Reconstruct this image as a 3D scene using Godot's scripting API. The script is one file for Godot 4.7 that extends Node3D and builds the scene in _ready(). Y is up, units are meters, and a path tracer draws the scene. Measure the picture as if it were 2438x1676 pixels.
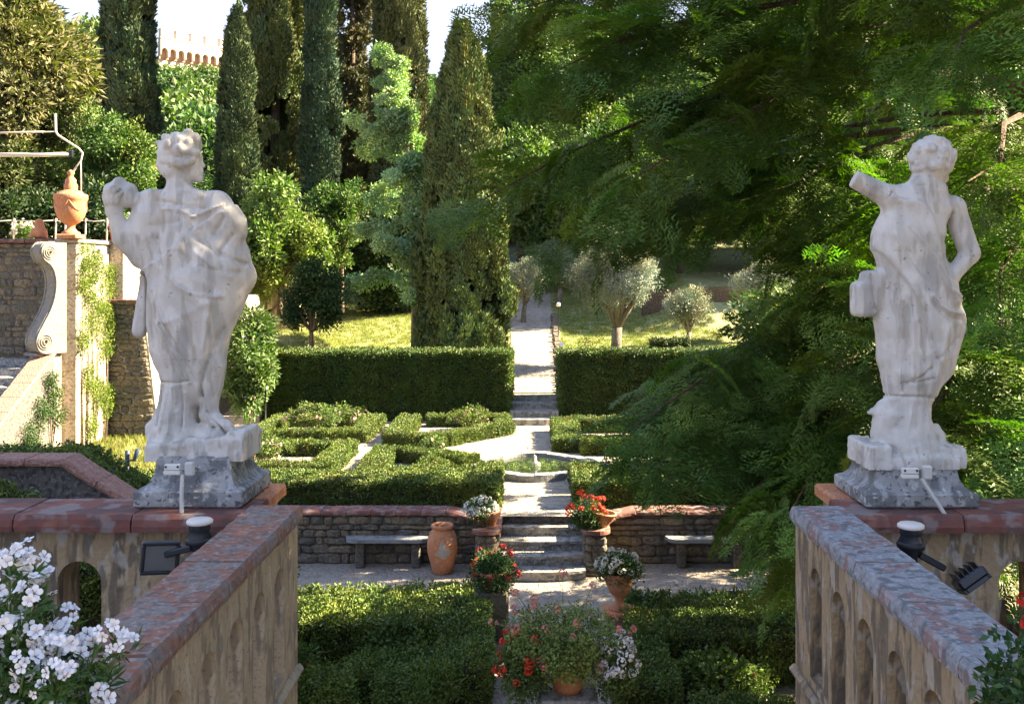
extends Node3D
# Italian garden seen from a villa terrace: two weathered statues on stair balustrades, box parterre, cypresses, castle hill.
# Axes: x right, y up, the garden axis runs along -z. The eye stands 4.7 m above the lower garden.

var rng := RandomNumberGenerator.new()
var M := {}
var G := {}
var used := {}

func lin(r: float, g: float, b: float, a := 1.0) -> Color:
	var c := Color(r, g, b, a).linear_to_srgb()
	c.a = a
	return c

func rr(a: float, b: float) -> float:
	return rng.randf_range(a, b)

func rdir() -> Vector3:
	var z := rr(-1.0, 1.0)
	var t := rr(0.0, TAU)
	var q := sqrt(1.0 - z * z)
	return Vector3(q * cos(t), z, q * sin(t))

# ---------------------------------------------------------------- naming
func numbered(called: String) -> String:
	if not used.has(called):
		used[called] = 0
		return called
	used[called] += 1
	return "%s_%03d" % [called, used[called]]

func tag(o: Node, label: String, category: String, group := "") -> Node:
	o.set_meta("label", label)
	o.set_meta("category", category)
	if group != "":
		o.set_meta("group", group)
	return o

func thing(called: String, label: String, category: String, at := Vector3.ZERO, group := "", turn := 0.0) -> Node3D:
	var o := Node3D.new()
	o.name = numbered(called)
	add_child(o)
	o.position = at
	o.rotation.y = turn
	tag(o, label, category, group)
	return o

func part(called: String, mesh: Mesh, mat: Material, parent: Node, at := Vector3.ZERO, basis := Basis.IDENTITY) -> MeshInstance3D:
	var o := MeshInstance3D.new()
	o.name = called
	o.mesh = mesh
	o.material_override = mat
	o.transform = Transform3D(basis, at)
	parent.add_child(o, true)
	return o

func ground_piece(called: String, mesh: Mesh, mat: Material, label: String) -> MeshInstance3D:
	var o := MeshInstance3D.new()
	o.name = numbered(called)
	o.mesh = mesh
	o.material_override = mat
	add_child(o)
	o.set_meta("kind", "structure")
	o.set_meta("label", label)
	o.set_meta("category", called.replace("_", " "))
	return o

func copy(root: Node3D, at: Vector3, turn := 0.0, scale_by := 1.0) -> Node3D:
	var base: String = String(root.name)
	var r: Node3D = root.duplicate()
	r.name = numbered(base)
	add_child(r)
	r.transform = Transform3D(Basis(Vector3.UP, turn).scaled(Vector3.ONE * scale_by), at)
	return r

# many copies of one small mesh (leaves, blossoms too small to pick apart)
func scatter(called: String, mesh: Mesh, mat: Material, xf: Array, cols: PackedColorArray, parent: Node) -> GeometryInstance3D:
	if xf.size() <= 8:
		var cl := []
		for c in cols:
			cl.append(c)
		var one := part(called, bake([mesh], xf, cl), mat, parent)
		one.set_meta("kind", "stuff")
		return one
	var mm := MultiMesh.new()
	mm.transform_format = MultiMesh.TRANSFORM_3D
	mm.use_colors = true
	mm.mesh = mesh
	mm.instance_count = xf.size()
	for i in xf.size():
		mm.set_instance_transform(i, xf[i])
		mm.set_instance_color(i, cols[i])
	var o := MultiMeshInstance3D.new()
	o.name = called
	o.multimesh = mm
	o.material_override = mat
	parent.add_child(o, true)
	o.set_meta("kind", "stuff")
	return o

# ---------------------------------------------------------------- mesh building
func new_st() -> SurfaceTool:
	var st := SurfaceTool.new()
	st.begin(Mesh.PRIMITIVE_TRIANGLES)
	return st

func tri(st: SurfaceTool, a: Vector3, b: Vector3, c: Vector3) -> void:
	st.add_vertex(a)
	st.add_vertex(b)
	st.add_vertex(c)

# corners given anticlockwise as seen from outside
func quad(st: SurfaceTool, a: Vector3, b: Vector3, c: Vector3, d: Vector3) -> void:
	tri(st, a, c, b)
	tri(st, a, d, c)

func done(st: SurfaceTool, smooth := false) -> ArrayMesh:
	if smooth:
		st.index()
		st.generate_normals()
	return st.commit()

# chamfered block, 44 triangles; jitter makes it an uneven stone
func block(st: SurfaceTool, c: Vector3, s: Vector3, bev: float, bs := Basis.IDENTITY, jit := 0.0) -> void:
	var h := s * 0.5
	bev = minf(bev, minf(h.x, minf(h.y, h.z)) * 0.8)
	var v := {}
	for sx in [-1, 1]:
		for sy in [-1, 1]:
			for sz in [-1, 1]:
				var k := Vector3(sx * h.x, sy * h.y, sz * h.z)
				var j := Vector3(rr(-jit, jit), rr(-jit, jit), rr(-jit, jit))
				for a in 3:
					var p := k
					for b in 3:
						if b != a:
							p[b] -= signf(k[b]) * bev
					v[[sx, sy, sz, a]] = c + bs * (p + j)
	for a in 3:
		var u := (a + 1) % 3
		var w := (a + 2) % 3
		for s1 in [-1, 1]:
			var q := []
			for uv in [[-1, -1], [1, -1], [1, 1], [-1, 1]]:
				var key := [0, 0, 0, a]
				key[a] = s1
				key[u] = uv[0]
				key[w] = uv[1]
				q.append(v[key])
			if s1 > 0:
				quad(st, q[0], q[1], q[2], q[3])
			else:
				quad(st, q[3], q[2], q[1], q[0])
		for su in [-1, 1]:
			for sw in [-1, 1]:
				var k1 := [0, 0, 0, u]
				var k2 := [0, 0, 0, w]
				k1[a] = -1; k1[u] = su; k1[w] = sw
				k2[a] = -1; k2[u] = su; k2[w] = sw
				var k3 := k1.duplicate()
				var k4 := k2.duplicate()
				k3[a] = 1
				k4[a] = 1
				if su * sw > 0:
					quad(st, v[k1], v[k2], v[k4], v[k3])
				else:
					quad(st, v[k3], v[k4], v[k2], v[k1])
	for sx in [-1, 1]:
		for sy in [-1, 1]:
			for sz in [-1, 1]:
				var t := [v[[sx, sy, sz, 0]], v[[sx, sy, sz, 1]], v[[sx, sy, sz, 2]]]
				if sx * sy * sz > 0:
					tri(st, t[0], t[2], t[1])
				else:
					tri(st, t[0], t[1], t[2])

func block_mesh(s: Vector3, bev := 0.01, jit := 0.0, c := Vector3.ZERO) -> ArrayMesh:
	var st := new_st()
	block(st, c, s, bev, Basis.IDENTITY, jit)
	return done(st)

# surface of revolution about y; prof = [[r, y], ...] from bottom to top
func lathe(prof: Array, n := 28, c := Vector3.ZERO, wob := 0.0) -> ArrayMesh:
	var st := new_st()
	st.set_smooth_group(0)
	for i in prof.size() - 1:
		for k in n:
			var p := []
			for m in [[i, k], [i, (k + 1) % n], [i + 1, (k + 1) % n], [i + 1, k]]:
				var t: float = TAU * m[1] / n
				var r: float = prof[m[0]][0] * (1.0 + wob * sin(3.0 * t + m[0]))
				p.append(c + Vector3(r * cos(t), prof[m[0]][1], -r * sin(t)))
			quad(st, p[0], p[1], p[2], p[3])
	return done(st, true)

func tube(st: SurfaceTool, pts: Array, rad: Array, n := 6) -> void:
	var rings := []
	var ref := Vector3(0.13, 0.2, 0.97).normalized()
	for i in pts.size():
		var t: Vector3 = (pts[mini(i + 1, pts.size() - 1)] - pts[maxi(i - 1, 0)]).normalized()
		var u := t.cross(ref if absf(t.dot(ref)) < 0.95 else Vector3(1, 0, 0)).normalized()
		var w := t.cross(u)
		var ring := []
		for k in n:
			var a := TAU * k / n
			ring.append(pts[i] + (u * cos(a) + w * sin(a)) * rad[i])
		rings.append(ring)
	for i in pts.size() - 1:
		for k in n:
			var k2 := (k + 1) % n
			quad(st, rings[i][k], rings[i][k2], rings[i + 1][k2], rings[i + 1][k])
	for e in [0, pts.size() - 1]:
		for k in range(1, n - 1):
			if e == 0:
				tri(st, rings[e][0], rings[e][k], rings[e][k + 1])
			else:
				tri(st, rings[e][0], rings[e][k + 1], rings[e][k])

func tube_mesh(pts: Array, rad: Array, n := 6) -> ArrayMesh:
	var st := new_st()
	tube(st, pts, rad, n)
	return done(st, true)

# prism over a polygon given in plan or profile: o + u*x + v*y, extruded along w
func prism(st: SurfaceTool, poly: PackedVector2Array, o: Vector3, u: Vector3, v: Vector3, w: Vector3) -> void:
	if Geometry2D.is_polygon_clockwise(poly):
		poly.reverse()
	if u.cross(v).dot(w) < 0.0:
		o += w
		w = -w
	var idx := Geometry2D.triangulate_polygon(poly)
	for i in range(0, idx.size(), 3):
		var a := poly[idx[i]]
		var b := poly[idx[i + 1]]
		var c := poly[idx[i + 2]]
		if (b - a).cross(c - a) < 0.0:
			var k := b
			b = c
			c = k
		tri(st, o + u * a.x + v * a.y, o + u * b.x + v * b.y, o + u * c.x + v * c.y)
		tri(st, o + w + u * a.x + v * a.y, o + w + u * c.x + v * c.y, o + w + u * b.x + v * b.y)
	for i in poly.size():
		var a := o + u * poly[i].x + v * poly[i].y
		var j := (i + 1) % poly.size()
		var b := o + u * poly[j].x + v * poly[j].y
		quad(st, a, b, b + w, a + w)

# ---------------------------------------------------------------- materials
func fnl(sd: int, freq: float, oct := 4, kind := FastNoiseLite.TYPE_SIMPLEX_SMOOTH) -> FastNoiseLite:
	var f := FastNoiseLite.new()
	f.seed = sd
	f.frequency = freq
	f.noise_type = kind
	f.fractal_octaves = oct
	f.fractal_type = FastNoiseLite.FRACTAL_FBM if oct > 1 else FastNoiseLite.FRACTAL_NONE
	if kind == FastNoiseLite.TYPE_CELLULAR:
		f.cellular_return_type = FastNoiseLite.RETURN_DISTANCE2_SUB
	return f

# a colour texture made of layers over a base: [seed, freq, octaves, low, high, linear colour, strength, stretch x, stretch y]
func paint(base: Color, layers: Array, n := 384) -> ImageTexture:
	var r := PackedFloat32Array()
	var g := PackedFloat32Array()
	var b := PackedFloat32Array()
	r.resize(n * n); g.resize(n * n); b.resize(n * n)
	r.fill(base.r); g.fill(base.g); b.fill(base.b)
	for l in layers:
		var nx: int = maxi(8, int(n / l[7]))
		var ny: int = maxi(8, int(n / l[8]))
		var im := fnl(l[0], l[1], l[2]).get_seamless_image(nx, ny)
		im.convert(Image.FORMAT_L8)
		if nx != n or ny != n:
			im.resize(n, n, Image.INTERPOLATE_CUBIC)
		var d := im.get_data()
		var lut := PackedFloat32Array()
		lut.resize(256)
		for i in 256:
			lut[i] = smoothstep(l[3], l[4], i / 255.0) * l[6]
		var c: Color = l[5]
		for i in n * n:
			var t := lut[d[i]]
			if t > 0.0:
				r[i] += (c.r - r[i]) * t
				g[i] += (c.g - g[i]) * t
				b[i] += (c.b - b[i]) * t
	var out := PackedByteArray()
	out.resize(n * n * 3)
	var gam := PackedByteArray()
	gam.resize(1025)
	for i in 1025:
		gam[i] = int(round(255.0 * lin(i / 1024.0, 0, 0).r))
	for i in n * n:
		out[i * 3] = gam[int(clampf(r[i], 0, 1) * 1024.0)]
		out[i * 3 + 1] = gam[int(clampf(g[i], 0, 1) * 1024.0)]
		out[i * 3 + 2] = gam[int(clampf(b[i], 0, 1) * 1024.0)]
	return ImageTexture.create_from_image(Image.create_from_data(n, n, false, Image.FORMAT_RGB8, out))

func relief(sd: int, freq: float, oct := 4, kind := FastNoiseLite.TYPE_SIMPLEX_SMOOTH) -> ImageTexture:
	var im := fnl(sd, freq, oct, kind).get_seamless_image(384, 384)
	im.convert(Image.FORMAT_L8)
	return ImageTexture.create_from_image(im)

func surf(called: String, tex: Texture2D, scale: Vector3, rough := 0.9, bump: Texture2D = null, cm := 1.0, world := true) -> StandardMaterial3D:
	var m := StandardMaterial3D.new()
	m.resource_name = called
	m.albedo_texture = tex
	m.uv1_triplanar = true
	m.uv1_world_triplanar = world
	m.uv1_scale = scale
	m.roughness = rough
	if bump:
		m.heightmap_enabled = true
		m.heightmap_texture = bump
		m.heightmap_scale = cm
	M[called] = m
	return m

func plain(called: String, c: Color, rough := 0.7, metal := 0.0) -> StandardMaterial3D:
	var m := StandardMaterial3D.new()
	m.resource_name = called
	m.albedo_color = c
	m.roughness = rough
	m.metallic = metal
	M[called] = m
	return m

func leafy(called: String, through := Color(0.5, 0.6, 0.2), rough := 0.55) -> StandardMaterial3D:
	var m := StandardMaterial3D.new()
	m.resource_name = called
	m.vertex_color_use_as_albedo = true
	m.roughness = rough
	m.metallic_specular = 0.35
	m.cull_mode = BaseMaterial3D.CULL_DISABLED
	if through.get_luminance() > 0.0:
		m.backlight_enabled = true
		m.backlight = through
	M[called] = m
	return m

func make_materials() -> void:
	var fine := relief(11, 0.05, 5)
	var coarse := relief(12, 0.02, 5)
	var pits := relief(13, 0.045, 2, FastNoiseLite.TYPE_CELLULAR)
	# weathered marble of the statues
	surf("marble", paint(Color(0.57, 0.535, 0.485), [
		[21, 0.010, 4, 0.45, 0.75, Color(0.43, 0.41, 0.375), 0.65, 1, 3],
		[22, 0.012, 4, 0.52, 0.75, Color(0.64, 0.61, 0.57), 0.8, 1, 1],
		[23, 0.03, 5, 0.6, 0.75, Color(0.33, 0.285, 0.225), 0.65, 1, 4],
		[25, 0.018, 4, 0.62, 0.78, Color(0.24, 0.235, 0.22), 0.6, 1, 5],
		[24, 0.06, 3, 0.83, 0.87, Color(0.10, 0.095, 0.085), 0.7, 1, 1]]), Vector3(0.9, 0.9, 0.9), 0.85, fine, 0.12)
	surf("plinth_stone", paint(Color(0.27, 0.272, 0.272), [
		[31, 0.010, 4, 0.42, 0.62, Color(0.13, 0.133, 0.135), 0.9, 1, 1],
		[32, 0.015, 4, 0.55, 0.72, Color(0.38, 0.375, 0.37), 0.8, 1, 1],
		[33, 0.045, 4, 0.64, 0.72, Color(0.06, 0.06, 0.06), 0.85, 1, 1],
		[34, 0.03, 4, 0.68, 0.78, Color(0.55, 0.54, 0.53), 0.7, 1, 1]]), Vector3(1.1, 1.1, 1.1), 0.92, fine, 0.5)
	# terracotta coping with grey lichen
	surf("coping", paint(Color(0.20, 0.175, 0.155), [
		[41, 0.010, 5, 0.38, 0.60, Color(0.25, 0.10, 0.058), 0.9, 1, 1],
		[42, 0.05, 5, 0.50, 0.72, Color(0.33, 0.135, 0.08), 0.55, 1, 1],
		[43, 0.04, 5, 0.52, 0.72, Color(0.095, 0.08, 0.078), 0.7, 1, 1],
		[44, 0.06, 4, 0.6, 0.76, Color(0.33, 0.31, 0.285), 0.5, 1, 1],
		[48, 0.15, 3, 0.55, 0.75, Color(0.12, 0.10, 0.10), 0.45, 1, 1]], 512), Vector3(0.7, 0.7, 0.7), 0.92, fine, 1.0)
	surf("coping_red", paint(Color(0.17, 0.062, 0.045), [
		[45, 0.010, 4, 0.42, 0.62, Color(0.095, 0.05, 0.045), 0.9, 1, 1],
		[46, 0.02, 4, 0.6, 0.74, Color(0.25, 0.095, 0.06), 0.6, 2, 1],
		[47, 0.015, 4, 0.58, 0.72, Color(0.22, 0.195, 0.185), 0.7, 1, 1]]), Vector3(0.7, 0.7, 0.7), 0.9, fine, 0.5)
	# ochre plaster, streaked by rain
	surf("plaster", paint(Color(0.41, 0.32, 0.205), [
		[51, 0.02, 4, 0.5, 0.72, Color(0.23, 0.18, 0.125), 0.9, 1, 7],
		[52, 0.03, 4, 0.58, 0.8, Color(0.50, 0.41, 0.285), 0.8, 1, 3],
		[53, 0.015, 4, 0.6, 0.75, Color(0.20, 0.17, 0.13), 0.7, 1, 2],
		[54, 0.08, 3, 0.7, 0.8, Color(0.14, 0.12, 0.1), 0.6, 1, 1]], 512), Vector3(0.9, 0.9, 0.9), 0.93, fine, 0.8)
	surf("plaster_stained_shaded", paint(Color(0.31, 0.225, 0.13), [  # real stains, and a base darkened for the shade on the right wall
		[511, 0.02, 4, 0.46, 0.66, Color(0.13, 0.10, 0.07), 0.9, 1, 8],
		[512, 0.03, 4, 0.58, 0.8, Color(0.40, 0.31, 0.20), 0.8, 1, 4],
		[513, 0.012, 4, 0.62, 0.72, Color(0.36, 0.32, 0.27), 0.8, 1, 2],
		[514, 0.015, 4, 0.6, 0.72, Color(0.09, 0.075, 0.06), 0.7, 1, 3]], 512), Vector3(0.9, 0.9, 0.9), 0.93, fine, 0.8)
	surf("pale_render", paint(Color(0.42, 0.36, 0.30), [
		[58, 0.02, 4, 0.5, 0.68, Color(0.30, 0.235, 0.175), 0.85, 1, 2],
		[59, 0.05, 4, 0.6, 0.75, Color(0.52, 0.47, 0.41), 0.8, 1, 1],
		[60, 0.07, 3, 0.63, 0.72, Color(0.22, 0.15, 0.10), 0.85, 2, 1]]), Vector3(0.55, 0.55, 0.55), 0.93, coarse, 3.0)
	# rubble
	for k in 3:
		var t: Color = [Color(0.135, 0.115, 0.088), Color(0.105, 0.095, 0.08), Color(0.165, 0.135, 0.095)][k]
		surf("rubble_%d" % k, paint(t, [
			[61 + k, 0.03, 4, 0.5, 0.7, t * 0.5, 0.8, 1, 1],
			[65 + k, 0.05, 4, 0.58, 0.72, t * 1.6, 0.7, 1, 1]], 256), Vector3(1.4, 1.4, 1.4), 0.93, fine, 1.5)
	surf("mortar", paint(Color(0.115, 0.095, 0.07), [[69, 0.03, 4, 0.5, 0.7, Color(0.07, 0.06, 0.05), 0.8, 1, 1]], 256), Vector3(1.1, 1.1, 1.1), 0.95, fine, 1.5)
	surf("grey_stone", paint(Color(0.24, 0.235, 0.23), [
		[71, 0.02, 4, 0.48, 0.68, Color(0.10, 0.10, 0.10), 0.85, 2, 1],
		[72, 0.05, 4, 0.58, 0.72, Color(0.38, 0.375, 0.37), 0.8, 1, 1],
		[73, 0.03, 3, 0.64, 0.74, Color(0.13, 0.135, 0.09), 0.7, 1, 1]]), Vector3(0.8, 0.8, 0.8), 0.9, fine, 1.5)
	surf("volute_stone", paint(Color(0.18, 0.168, 0.152), [
		[74, 0.02, 4, 0.48, 0.68, Color(0.15, 0.14, 0.125), 0.85, 1, 1],
		[75, 0.05, 4, 0.58, 0.72, Color(0.25, 0.235, 0.21), 0.8, 1, 1]], 256), Vector3(0.8, 0.8, 0.8), 0.9, fine, 1.5)
	surf("terracotta", paint(Color(0.43, 0.175, 0.08), [
		[80, 0.008, 4, 0.55, 0.75, Color(0.42, 0.29, 0.20), 0.45, 1, 2],
		[81, 0.02, 4, 0.5, 0.7, Color(0.36, 0.12, 0.055), 0.8, 1, 1],
		[82, 0.04, 4, 0.62, 0.76, Color(0.56, 0.29, 0.16), 0.8, 1, 1],
		[83, 0.08, 3, 0.68, 0.8, Color(0.2, 0.09, 0.05), 0.6, 1, 1]]), Vector3(1.6, 1.6, 1.6), 0.85, fine, 0.6)
	surf("cement_patch", paint(Color(0.34, 0.31, 0.28), [[84, 0.05, 4, 0.5, 0.7, Color(0.26, 0.24, 0.22), 0.8, 1, 1]], 128), Vector3(2, 2, 2), 0.95)
	# ground
	surf("gravel", paint(Color(0.27, 0.235, 0.195), [
		[91, 0.2, 2, 0.5, 0.66, Color(0.40, 0.36, 0.31), 0.9, 1, 1],
		[92, 0.17, 2, 0.55, 0.68, Color(0.13, 0.11, 0.095), 0.9, 1, 1],
		[93, 0.012, 4, 0.5, 0.7, Color(0.21, 0.16, 0.12), 0.6, 1, 1]], 512), Vector3(0.55, 0.55, 0.55), 0.95, pits, 3.0)
	surf("pale_gravel", paint(Color(0.31, 0.27, 0.22), [
		[94, 0.2, 2, 0.5, 0.66, Color(0.42, 0.375, 0.32), 0.8, 1, 1],
		[95, 0.17, 2, 0.55, 0.68, Color(0.28, 0.23, 0.18), 0.8, 1, 1],
		[96, 0.012, 4, 0.45, 0.7, Color(0.22, 0.175, 0.13), 0.7, 1, 1]], 512), Vector3(0.4, 0.4, 0.4), 0.95, pits, 3.0)
	surf("soil", paint(Color(0.10, 0.07, 0.045), [[97, 0.06, 4, 0.5, 0.7, Color(0.17, 0.12, 0.08), 0.9, 1, 1]], 256), Vector3(0.8, 0.8, 0.8), 0.95, pits, 4.0)
	surf("lawn", paint(Color(0.25, 0.26, 0.10), [
		[98, 0.15, 3, 0.5, 0.7, Color(0.16, 0.18, 0.06), 0.9, 1, 1],
		[99, 0.01, 4, 0.5, 0.7, Color(0.34, 0.32, 0.15), 0.8, 1, 1],
		[100, 0.12, 3, 0.58, 0.72, Color(0.38, 0.35, 0.18), 0.7, 1, 1]], 512), Vector3(0.3, 0.3, 0.3), 0.95, pits, 5.0)
	surf("hill_cover", paint(Color(0.07, 0.09, 0.03), [
		[101, 0.05, 4, 0.5, 0.7, Color(0.04, 0.06, 0.02), 0.9, 1, 1],
		[102, 0.02, 4, 0.55, 0.7, Color(0.14, 0.13, 0.06), 0.7, 1, 1]], 256), Vector3(0.05, 0.05, 0.05), 0.95)
	surf("castle_stone", paint(Color(0.52, 0.43, 0.365), [
		[103, 0.03, 4, 0.5, 0.7, Color(0.46, 0.37, 0.305), 0.8, 1, 1],
		[104, 0.08, 4, 0.6, 0.75, Color(0.54, 0.43, 0.35), 0.8, 1, 1]], 256), Vector3(0.07, 0.07, 0.07), 0.93)
	surf("castle_brick", paint(Color(0.36, 0.21, 0.15), [[105, 0.05, 4, 0.5, 0.7, Color(0.30, 0.12, 0.07), 0.8, 1, 1]], 128), Vector3(0.1, 0.1, 0.1), 0.93)
	surf("bark", paint(Color(0.13, 0.095, 0.065), [
		[106, 0.04, 4, 0.5, 0.65, Color(0.05, 0.035, 0.025), 0.9, 1, 6],
		[107, 0.06, 3, 0.6, 0.75, Color(0.22, 0.17, 0.13), 0.7, 1, 4]], 256), Vector3(1.2, 1.2, 1.2), 0.95, fine, 2.0)
	surf("red_bark", paint(Color(0.10, 0.055, 0.035), [
		[108, 0.04, 4, 0.5, 0.65, Color(0.035, 0.022, 0.016), 0.9, 1, 8],
		[109, 0.06, 3, 0.6, 0.75, Color(0.17, 0.10, 0.07), 0.7, 1, 5]], 256), Vector3(1.2, 1.2, 1.2), 0.95, fine, 2.0)
	surf("olive_bark", paint(Color(0.20, 0.17, 0.13), [
		[110, 0.04, 4, 0.5, 0.65, Color(0.08, 0.065, 0.05), 0.9, 1, 5]], 256), Vector3(1.2, 1.2, 1.2), 0.95, fine, 2.0)
	plain("black_metal", lin(0.012, 0.015, 0.022), 0.35)
	plain("dark_metal", lin(0.02, 0.022, 0.026), 0.5, 0.4)
	plain("white_cap", lin(0.62, 0.58, 0.53), 0.55)
	plain("white_box", lin(0.66, 0.64, 0.58), 0.5)
	plain("conduit", lin(0.50, 0.49, 0.46), 0.55)
	plain("pale_pipe", lin(0.55, 0.48, 0.40), 0.5)
	plain("globe", lin(0.78, 0.78, 0.76), 0.25)
	plain("hedge_shade", lin(0.02, 0.022, 0.01), 0.95)  # near-black fill, the shade inside hedges put into colour
	plain("green_stem", lin(0.10, 0.17, 0.04), 0.7)
	var lens := plain("lamp_glass", lin(0.10, 0.105, 0.11), 0.12)
	lens.metallic_specular = 0.7
	var w := plain("water", lin(0.018, 0.026, 0.016), 0.04)
	w.metallic_specular = 0.6
	leafy("leaf", Color(0.62, 0.75, 0.22))
	leafy("leaf_box", Color(0.35, 0.45, 0.10), 0.45)
	leafy("leaf_conifer", Color(0.62, 0.80, 0.20), 0.5)
	leafy("leaf_cypress", Color(0.15, 0.2, 0.05), 0.7)
	leafy("leaf_olive", Color(0.3, 0.34, 0.25), 0.5)
	leafy("petal", Color(0.5, 0.5, 0.5), 0.6)
	surf("coping_grey", paint(Color(0.245, 0.25, 0.265), [
		[111, 0.012, 5, 0.56, 0.70, Color(0.24, 0.115, 0.09), 0.75, 1, 1],
		[112, 0.035, 5, 0.50, 0.68, Color(0.09, 0.093, 0.098), 0.75, 1, 1],
		[113, 0.05, 4, 0.58, 0.74, Color(0.36, 0.37, 0.375), 0.65, 1, 1],
		[119, 0.15, 3, 0.55, 0.75, Color(0.10, 0.10, 0.10), 0.5, 1, 1]], 512), Vector3(0.7, 0.7, 0.7), 0.92, fine, 1.0)
	surf("bench_stone", paint(Color(0.20, 0.21, 0.215), [[114, 0.02, 4, 0.5, 0.7, Color(0.12, 0.125, 0.13), 0.8, 1, 1]], 256), Vector3(1, 1, 1), 0.8, fine, 0.6)
	surf("step_stone", paint(Color(0.28, 0.265, 0.24), [
		[115, 0.02, 4, 0.45, 0.65, Color(0.13, 0.122, 0.11), 0.85, 1, 1],
		[116, 0.07, 4, 0.6, 0.72, Color(0.40, 0.38, 0.35), 0.6, 1, 1]], 256), Vector3(0.9, 0.9, 0.9), 0.9, fine, 1.5)
	surf("brick_pink", paint(Color(0.29, 0.15, 0.115), [
		[117, 0.05, 4, 0.5, 0.7, Color(0.20, 0.095, 0.072), 0.8, 1, 1],
		[118, 0.08, 3, 0.62, 0.74, Color(0.36, 0.28, 0.245), 0.8, 1, 1]], 256), Vector3(1.1, 1.1, 1.1), 0.92, fine, 1.2)

# ---------------------------------------------------------------- foliage
func leaf(st: SurfaceTool, p: Vector3, d: Vector3, n: Vector3, l: float, w: float, c: Color) -> void:
	var s := d.cross(n).normalized() * w * 0.5
	var fold := n * w * 0.18
	st.set_color(c)
	var m := p + d * l * 0.45
	var tip := p + d * l
	tri(st, p, m - s + fold, tip)
	tri(st, p, tip, m + s + fold)

func needle(st: SurfaceTool, p: Vector3, d: Vector3, n: Vector3, l: float, w: float, c: Color) -> void:
	var s := d.cross(n).normalized() * w * 0.5
	st.set_color(c)
	tri(st, p - s, p + s, p + d * l)

func tone(v: float, warm := 0.12) -> Color:
	var k := rr(1.0 - v, 1.0 + v)
	var h := rr(-warm, warm)
	return Color(k * (1.0 + h), k, k * (1.0 - h))

func leaf_ball(n: int, r: float, l: float, w: float, up := 0.3, v := 0.3) -> ArrayMesh:
	var st := new_st()
	for i in n:
		var o := rdir()
		var p := o * r * pow(rng.randf(), 0.4)
		var d := (o * 0.7 + rdir() * 0.8 + Vector3(0, up, 0)).normalized()
		var nn := (rdir() * 0.7 + Vector3(0, 0.9, 0)).normalized()
		nn = (nn - d * nn.dot(d)).normalized()
		leaf(st, p, d, nn, l * rr(0.7, 1.2), w * rr(0.8, 1.2), tone(v))
	return done(st)

# upright scaly tuft of a cypress
func cypress_sprig(n: int, h: float, r: float) -> ArrayMesh:
	var st := new_st()
	for i in n:
		var t := rng.randf()
		var a := rr(0, TAU)
		var q := r * (1.0 - t * 0.75) * sqrt(rng.randf())
		var p := Vector3(cos(a) * q, h * t * 0.8, sin(a) * q)
		var d := Vector3(cos(a) * 0.5, 1.0, sin(a) * 0.5) + rdir() * 0.45
		d = d.normalized()
		var nn := rdir() * 0.75 + Vector3(p.x / r * 0.5, 0.15, 1.0)
		nn = (nn - d * nn.dot(d)).normalized()
		leaf(st, p, d, nn, h * rr(0.22, 0.4), h * rr(0.09, 0.15), tone(0.3))
	return done(st)

# flat drooping spray of a redwood-like conifer: stem along +x, face up
func conifer_frond(l: float, twigs: int, needles: int) -> ArrayMesh:
	var st := new_st()
	var bend := func(p: Vector3) -> Vector3:
		return p + Vector3(0, -0.35 * p.x * p.x / l - 0.25 * p.z * p.z / l, 0)
	for i in range(1, twigs + 1):
		var t := float(i) / (twigs + 1)
		for sd in [-1, 1]:
			var o := Vector3(l * (t + rr(-0.02, 0.02)), 0, 0)
			var dir := Vector3(0.62 + 0.3 * t, rr(-0.1, 0.12), sd * (1.0 - 0.35 * t)).normalized()
			var tl: float = l * 0.5 * sin(PI * (0.18 + 0.78 * t)) * rr(0.75, 1.1)
			var c := tone(0.22)
			for k in needles:
				var f := (k + 0.6) / needles
				var p: Vector3 = o + dir * tl * f
				for s2 in [-1, 1]:
					var nd: Vector3 = (dir * 0.75 + Vector3(-dir.z, 0, dir.x) * s2 * 0.75 + Vector3(0, rr(-0.25, 0.35), 0)).normalized()
					var ln: float = l * rr(0.11, 0.16) * (1.1 - 0.35 * f)
					var nn := Vector3(rr(-0.4, 0.4), 1, rr(-0.4, 0.4)).normalized()
					needle(st, bend.call(p), nd, nn, ln * 1.3, ln * 0.44, c * rr(0.85, 1.15))
			st.set_color(Color(0.6, 0.5, 0.3))
			var e: Vector3 = bend.call(o + dir * tl)
			var w := Vector3(-dir.z, 0, dir.x) * l * 0.006
			var b: Vector3 = bend.call(o)
			tri(st, b - w, b + w, e)
	for k in 6:
		leaf(st, bend.call(Vector3(l * 0.92, 0, 0)), Vector3(1, rr(-0.2, 0.2), rr(-0.9, 0.9)).normalized(), Vector3.UP, l * 0.12, l * 0.03, tone(0.2))
	return done(st)

func blossom_mesh(petals: int, l: float, w: float, c: Color, heart: Color) -> ArrayMesh:
	var st := new_st()
	for k in petals:
		var a := TAU * k / petals + rr(-0.12, 0.12)
		var d := Vector3(cos(a), rr(0.15, 0.5), sin(a)).normalized()
		var s := Vector3(-sin(a), rr(-0.15, 0.15), cos(a)) * w * 0.5
		var cc := c * rr(0.9, 1.05)
		var b := d * l * 0.08
		var m1 := d * l * 0.55 + Vector3(0, l * 0.06, 0)
		var m2 := d * l * 0.88
		var tip := d * l + Vector3(0, -l * 0.1, 0)
		st.set_color(heart)
		st.add_vertex(b)
		st.set_color(cc)
		st.add_vertex(m1 - s); st.add_vertex(m1 + s)
		tri(st, m1 - s, m2 - s * 0.75, m1 + s)
		tri(st, m1 + s, m2 - s * 0.75, m2 + s * 0.75)
		tri(st, m2 - s * 0.75, tip, m2 + s * 0.75)
	return done(st)

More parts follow.
